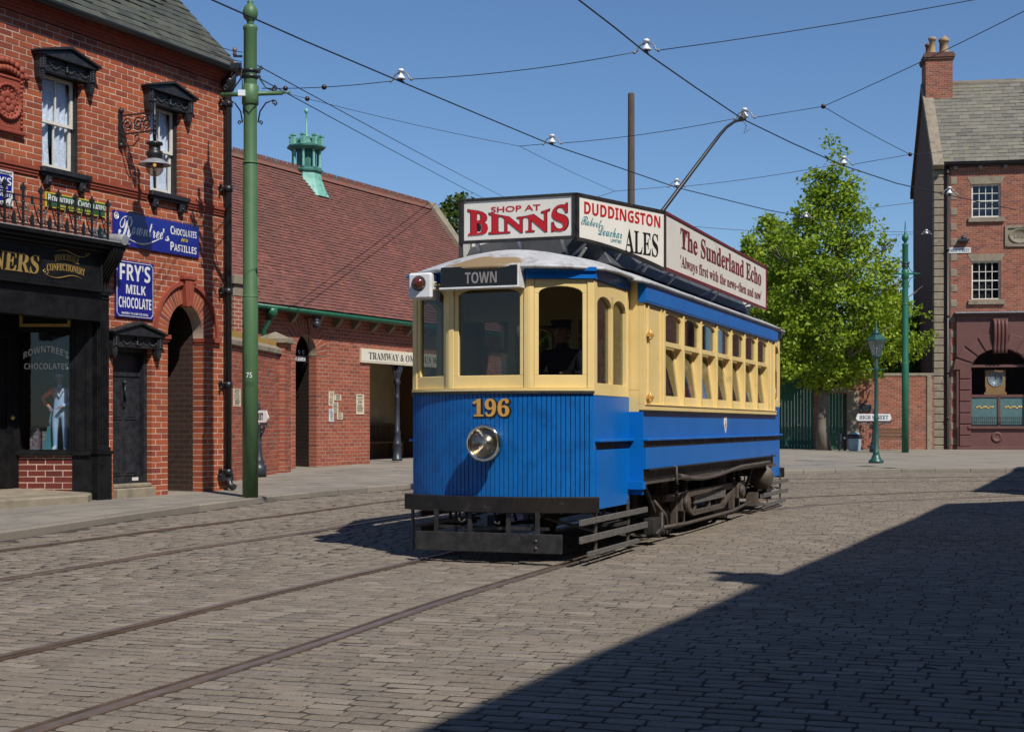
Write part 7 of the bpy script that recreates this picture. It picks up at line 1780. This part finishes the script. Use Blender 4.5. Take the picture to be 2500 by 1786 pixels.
def tree(name, label, base, prof, seed, n_clusters, lpc, leaf, mt, trunk_r=.21, lean=(0,0), csize=.34, split=2.2, sq=1.0, tag_group='trees beyond the street'):
    """prof: list of (height, radius) of the crown envelope around a leaning axis"""
    rr = random.Random(seed); rg = np.random.default_rng(seed); t = thing(name, base, 0, label, 'tree', tag_group)
    zs = [p[0] for p in prof]; rs = [p[1] for p in prof]; zt = zs[-1]
    def ax(z): return lean[0]*z/zt + .10*math.sin(z*.9+seed), lean[1]*z/zt + .1*math.cos(z*.7+seed)
    def env(z): return float(np.interp(z, zs, rs))
    b = MB(); pts = [(*ax(z), z) for z in np.linspace(0, zt*.9, 14)]; pts[0] = (0,0,-.05)
    b.tube(pts, [trunk_r*1.35, trunk_r*1.02] + [trunk_r*(1-.95*k/12) for k in range(1, 13)], 10); tips = []
    for k in range(26):
        z0 = split + (zt*.82-split)*((k+.5)/26); a = k*2.399+rr.uniform(-.4,.4); L = env(min(z0+.9, zt))*rr.uniform(.75,1.0); x0, y0 = ax(z0); up = rr.uniform(.5,1.0)*L*.75
        P = []
        for q in range(6):
            s = q/5; P.append((x0+L*s*math.cos(a)+.08*L*rr.uniform(-1,1)*s, y0+L*sq*s*math.sin(a)+.08*L*rr.uniform(-1,1)*s, z0+up*s**1.3))
        r0 = trunk_r*.42*(1-.6*z0/zt); b.tube(P, [r0*(1-.85*q/5) for q in range(6)], 6); tips += P[2:]
        for q in (2, 3, 4):
            for w in range(2):
                aa = a+rr.uniform(-1.2,1.2); l = L*rr.uniform(.25,.45); e = (P[q][0]+l*math.cos(aa), P[q][1]+l*math.sin(aa), P[q][2]+l*rr.uniform(.2,.9)); m_ = tuple((P[q][i]+e[i])/2+rr.uniform(-.05,.05) for i in range(3))
                b.tube([P[q], m_, e], [r0*.35, r0*.22, r0*.08], 5); tips.append(e)
    b.build('trunk', m_bark, t, fix=False)
    # leaf clusters, thick near the outside of the crown, thinner inside, with gaps
    C = []
    while len(C) < n_clusters:
        z = rr.uniform(zs[0], zt); R_ = env(z)
        if rr.random() > (R_/max(rs))**1.2+.04: continue
        a = rr.uniform(0, 2*math.pi); lob = 1+.16*math.sin(3*a+z*1.3+seed)+.12*math.sin(5*a-z*2.1)+.10*math.sin(z*4.0+2*a); r = R_*lob*math.sqrt(rr.uniform(.05, 1)); x, y = ax(z)
        p = (x+r*math.cos(a), y+r*math.sin(a)*sq, z)
        if math.sin(p[0]*2.3+seed)*math.sin(p[1]*2.1+1)*math.sin(p[2]*2.6+2) > .30: continue
        C.append(p)
    C = np.array(C); n = len(C)*lpc
    ctr = np.repeat(C, lpc, 0); off = rg.normal(0, csize*.5, (n,3)); off[:,2] *= .75; Pp = ctr+off
    # random leaf frames, faces tending outward and up
    out = Pp-np.array([0,0,zt*.4]); out /= np.linalg.norm(out, axis=1)[:,None]+1e-6
    nrm = out*.55 + rg.normal(0, .75, (n,3)) + np.array([0,0,.35]); nrm /= np.linalg.norm(nrm, axis=1)[:,None]
    u = np.cross(nrm, rg.normal(0,1,(n,3))); u /= np.linalg.norm(u, axis=1)[:,None]; v = np.cross(nrm, u)
    s = leaf*rg.uniform(.65, 1.3, n)[:,None]
    V = np.stack([Pp-u*s*.55, Pp+v*s*.38+nrm*s*.08, Pp+u*s*.55-nrm*s*.06, Pp-v*s*.38+nrm*s*.08], 1).reshape(-1,3)
    me = bpy.data.meshes.new('crown'); me.vertices.add(len(V)); me.vertices.foreach_set('co', V.ravel().astype(np.float32))
    me.loops.add(n*4); me.loops.foreach_set('vertex_index', np.arange(n*4, dtype=np.int32)); me.polygons.add(n)
    me.polygons.foreach_set('loop_start', np.arange(n, dtype=np.int32)*4); me.polygons.foreach_set('loop_total', np.full(n, 4, np.int32))
    tn = np.clip(np.repeat(rg.random(len(C)), lpc)*.45+rg.random(n)*.55, 0, 1); a = me.attributes.new('tint', 'FLOAT', 'POINT'); a.data.foreach_set('value', np.repeat(tn, 4).astype(np.float32))
    me.materials.append(mt); me.update(calc_edges=True); link('crown', me, t); return t
def tp(px, Y): x = (px-CX)/F_PX*Y; return (x, Y, gpf(x, Y)-.02)
tree('street_tree', 'tall bright green tree in spring leaf behind the street lamp', tp(2012, 53.4), [(2.3,.9),(3.0,2.5),(4.2,3.2),(5.6,3.1),(7.0,2.5),(8.4,1.75),(9.6,1.05),(10.8,.55),(11.7,.1)], 4, 1380, 22, .145, m_leaf, lean=(.25,0), trunk_r=.22, sq=.72)
tree('street_tree', 'broad green tree crown showing behind the tram roof, left of the tall tree', tp(1880, 66), [(2.2,1.2),(3.5,2.6),(5.5,3.0),(7.2,2.7),(8.6,1.9),(9.8,.9),(10.5,.1)], 9, 1100, 22, .19, m_leaf, trunk_r=.2)
tree('street_tree', 'green tree standing between the tall tree and the dark gable', tp(2165, 62), [(2.2,1.0),(3.2,1.9),(4.3,2.1),(5.3,1.6),(6.0,1.0),(6.5,.5),(6.8,.1)], 15, 600, 22, .18, m_leaf, trunk_r=.18)
tree('background_tree', 'olive tree top peeping over the far gable of the waiting room', tp(1130, 62), [(3,1.5),(5,2.6),(7.5,2.9),(9.2,2.2),(10.2,1.2),(10.8,.1)], 22, 700, 22, .2, m_leaf2, tag_group='background trees')
for i, (px, Y, lab) in enumerate(((1330, 75, 'added olive background tree hidden low behind the tram, leftmost'), (1560, 78, 'added olive background tree behind the tram windows'), (1760, 80, 'added olive background tree behind the rear of the tram'), (1440, 70, 'added olive background tree low behind the tram, second from left'), (1660, 72, 'added olive background tree low behind the tram, fourth from left'), (1230, 73, 'added olive background tree low behind the front of the tram'))):  # hidden trees added to keep bright sky out of the tram windows
    tree('background_tree', lab, tp(px, Y), [(1.5,1.8),(3.5,2.9),(5.5,3.1),(7.0,2.3),(8.0,1.2),(8.6,.1)], 30+i, 520, 22, .26, m_leaf2, tag_group='background trees')
# ------------------------------------------------------------------ people and the shop display figure
m_skin = mat('skin', (.42,.24,.17), rough=.55)
def cloth(n, c): return mat(n, c, tuple(x*.75 for x in c), scale=12, rough=.85)
def skin_mesh(V, E, Rr, mats, emats, sub=1):
    """continuous body grown over a skeleton; faces take the material of the nearest bone"""
    me = bpy.data.meshes.new('body'); me.from_pydata([tuple(v) for v in V], E, []); o = bpy.data.objects.new('body', me); COL.objects.link(o)
    sk = o.modifiers.new('skin', 'SKIN'); sk.use_smooth_shade = True
    for i, r in enumerate(Rr):
        d = me.skin_vertices[0].data[i]; d.radius = r if isinstance(r, tuple) else (r, r)
    me.skin_vertices[0].data[0].use_root = True
    ss_ = o.modifiers.new('sub', 'SUBSURF'); ss_.levels = sub; ss_.render_levels = sub
    dg = bpy.context.evaluated_depsgraph_get(); ev = o.evaluated_get(dg); out = bpy.data.meshes.new_from_object(ev, depsgraph=dg)
    bpy.data.objects.remove(o); bpy.data.meshes.remove(me)
    out.materials.clear()
    for m in mats: out.materials.append(m)
    A = np.array([V[a] for a, b in E], float); B = np.array([V[b] for a, b in E], float); D = B-A; DD = (D*D).sum(1)
    for p in out.polygons:
        c = np.array(p.center); t = np.clip(((c-A)*D).sum(1)/DD, 0, 1); d = np.linalg.norm(c-(A+t[:,None]*D), axis=1); p.material_index = emats[int(np.argmin(d))]; p.use_smooth = True
    return out
def person(name, loc, rz, label, top, legs, pose='sit', hat=None, hair=(.05,.03,.02), sc=1.0, cat='person', skin=None, sleeve=None, group=None, turn=0.0):
    t = thing(name, loc, rz, label, cat, group); t.scale = (sc,)*3; S = pose == 'sit'
    hz = .10 if S else .92                                          # pelvis height above the seat / floor
    V = [(0,0,hz),(0,.01,hz+.20),(0,.0,hz+.42),(0,-.0,hz+.52),(0,-.02,hz+.60),(0,-.03,hz+.68),(0,-.02,hz+.79)]
    Rr = [(.16,.12),(.145,.105),(.17,.11),(.08,.07),(.055,.06),(.078,.095),(.07,.085)]; E = [(0,1),(1,2),(2,3),(3,4),(4,5),(5,6)]; em = [1,0,0,0,2,2]
    def chain(root, pts, rad, mi):
        p = root
        for q, r, m in zip(pts, rad, mi): V.append(q); Rr.append(r); E.append((p, len(V)-1)); em.append(m); p = len(V)-1
        return p
    for s in (-1, 1):
        sh = (s*.19,0,hz+.47)
        if pose == 'sit': el, wr = (s*.26,-.04,hz+.22), (s*.14,-.26,hz+.14)
        elif pose == 'drive': el, wr = (s*.27,-.10,hz+.24), (s*.20,-.36,hz+.26)
        else: el, wr = ((-.40,-.02,hz+.28), (-.24,-.12,hz+.10)) if s < 0 else ((.27,-.03,hz+.20), (.08,-.16,hz+.10))
        am = 3 if (sleeve and s < 0) else 0
        w_ = chain(2, [sh, el, wr], [.075,.055,.042], [am,am,am]); d = (Vector(wr)-Vector(el)).normalized(); x = Vector((1,0,0)); pal = Vector(wr)+d*.06
        pw_ = chain(w_, [tuple(pal)], [.034], [2])
        for f in range(4): o_ = x*(f-1.5)*.02; a1 = pal+d*.045+o_; a2 = a1+d*.03-Vector((0,0,.018)); chain(pw_, [tuple(a1), tuple(a2)], [.0105,.009], [2,2])
        th = Vector(wr)+d*.04-x*s*.04; chain(pw_, [tuple(th+d*.02)], [.011], [2])
        if S: hip, kn, an, toe = (s*.10,-.02,hz-.02), (s*.12,-.42,hz+.02), (s*.12,-.42,hz-.40), (s*.13,-.56,hz-.46)
        else: hip, kn, an, toe = (s*.10,0,hz-.08), (s*.11,-.02,hz-.46), (s*.115,.02,hz-.84), (s*.14,-.12,hz-.885)
        chain(0, [hip, kn, an, toe], [.095,.07,.05,.045], [1,1,1,4])
    if pose == 'figure': skc = skin or m_skin
    mats = [top, legs, skin or m_skin, sleeve or top, hat or m_ink]
    me = skin_mesh(V, E, Rr, mats, em); link('body', me, t)
    H = Vector((0,-.03,hz+.72)); m_h = mat('hair', hair, rough=.7)
    b = MB(); b.sphere(H+Vector((0,.018,.03)), .098, 12, 8, sc=(.88,1.0,1.0)); b.v = [v for v in b.v]; b.build('hair', m_h, t)
    b = MB(); f = skin or m_skin; b.sphere(H+Vector((0,-.02,-.005)), .088, 12, 10, sc=(.84,.98,1.22)); b.sphere(H+Vector((0,-.108,-.01)), .016, 6, 5, sc=(.8,1,1.6))
    for s in (-1, 1): b.sphere(H+Vector((s*.076,.0,0)), .022, 6, 5, sc=(.5,1,1.4))
    b.build('face', f, t)
    b = MB()
    for s in (-1, 1): b.sphere(H+Vector((s*.032,-.098,.018)), .010, 6, 4)
    b.box(-.022,.022,H.y-.104,H.y-.09,H.z-.052,H.z-.046); b.build('features', mat('dark features', (.05,.02,.02), rough=.5), t)
    if hat:
        b = MB(); b.lathe([(.10,.03),(.105,.05),(.10,.075),(.118,.10),(.11,.115),(.001,.12)], H, 14); b.lathe([(.06,.035),(.085,.03),(.06,.025)], H+Vector((0,-.07,.005)), 12); b.build('cap', hat, t)
    return t
Tm = Matrix.Translation((TO[0],TO[1],.01)) @ Matrix.Rotation(TANG, 4, 'Z')
def inside(x, y, z): return Tm @ Vector((x, y, z))
c_navy = cloth('navy serge', (.012,.015,.03)); c_red = cloth('red jumper', (.42,.03,.045)); c_grey = cloth('grey coat', (.12,.12,.13)); c_jean = cloth('dark trousers', (.03,.035,.06)); c_blue = cloth('pale blue shirt', (.18,.28,.45)); c_brown = cloth('brown jacket', (.10,.06,.035)); c_white = cloth('white blouse', (.55,.52,.50))
person('person', inside(.42,.95,.70), TANG+R(0), 'tram driver in dark uniform and cap behind the right front window', c_navy, c_navy, 'drive', hat=c_navy, sc=.97)
seats = [(.80,Y0+.6+.20+1.15*2,c_red,'passenger in a red jumper at the second side window',(.09,.05,.03)), (.80,Y0+.6+.20+1.15*1,c_grey,'passenger in a grey coat at the first side window',(.04,.03,.025)),
         (.80,Y0+.6+.20+1.15*3,c_brown,'passenger in a brown jacket in the middle of the saloon',(.25,.22,.2)), (.80,Y0+.6+.20+1.15*5,c_blue,'passenger in a pale blue shirt near the rear side windows',(.12,.07,.03)), (-.6,Y0+.6+.20+1.15*2,c_white,'passenger in a pale blouse on the far side seats',(.2,.12,.05))]
for x, y, c, lab, hr in seats: person('person', inside(x, y, 1.18), TANG, lab, c, c_jean, 'sit', hair=hr, group='tram passengers')
# display figure in the shop window
fm = LB.M @ Mw; fp = fm @ Vector((.53,.28,zsl+.004)); fa = LB.a + math.atan2(Mw[1][0], Mw[0][0])
m_plb = mat('pale blue plaster', (.34,.52,.80), (.45,.62,.86), scale=6, rough=.5); m_plw = mat('white plaster', (.55,.60,.70), rough=.5); m_org = mat('orange plaster', (.95,.22,.03), (.85,.17,.02), scale=8, rough=.5)
fg = person('display_figure', fp, fa+R(8), 'pale blue display figure with one orange arm in the shop window', m_plb, m_plb, 'figure', hat=m_plw, hair=(.5,.5,.55), sc=.66, cat='figure', skin=mat('plaster face', (.30,.20,.24), rough=.5), sleeve=m_org)
b = MB(); b.prism([(-.11,1.42),(-.02,1.25),(0,1.22),(.02,1.25),(.11,1.42),(.07,1.43),(0,1.29),(-.07,1.43)], -.135, -.11); b.build('collar', m_plw, fg)
b = MB(); b.box(-.36,.34,-.22,.2,-.006,.0); b.build('base', m_plb, fg)
b = MB(); b.prism([(-.42,0),(-.08,0),(-.08,.75),(-.2,1.0)], .10, .13); b.build('drape', mat('teal drape', (.05,.20,.22), rough=.8), fg)

bpy.data.objects.remove(_TO); bpy.data.curves.remove(_TC)
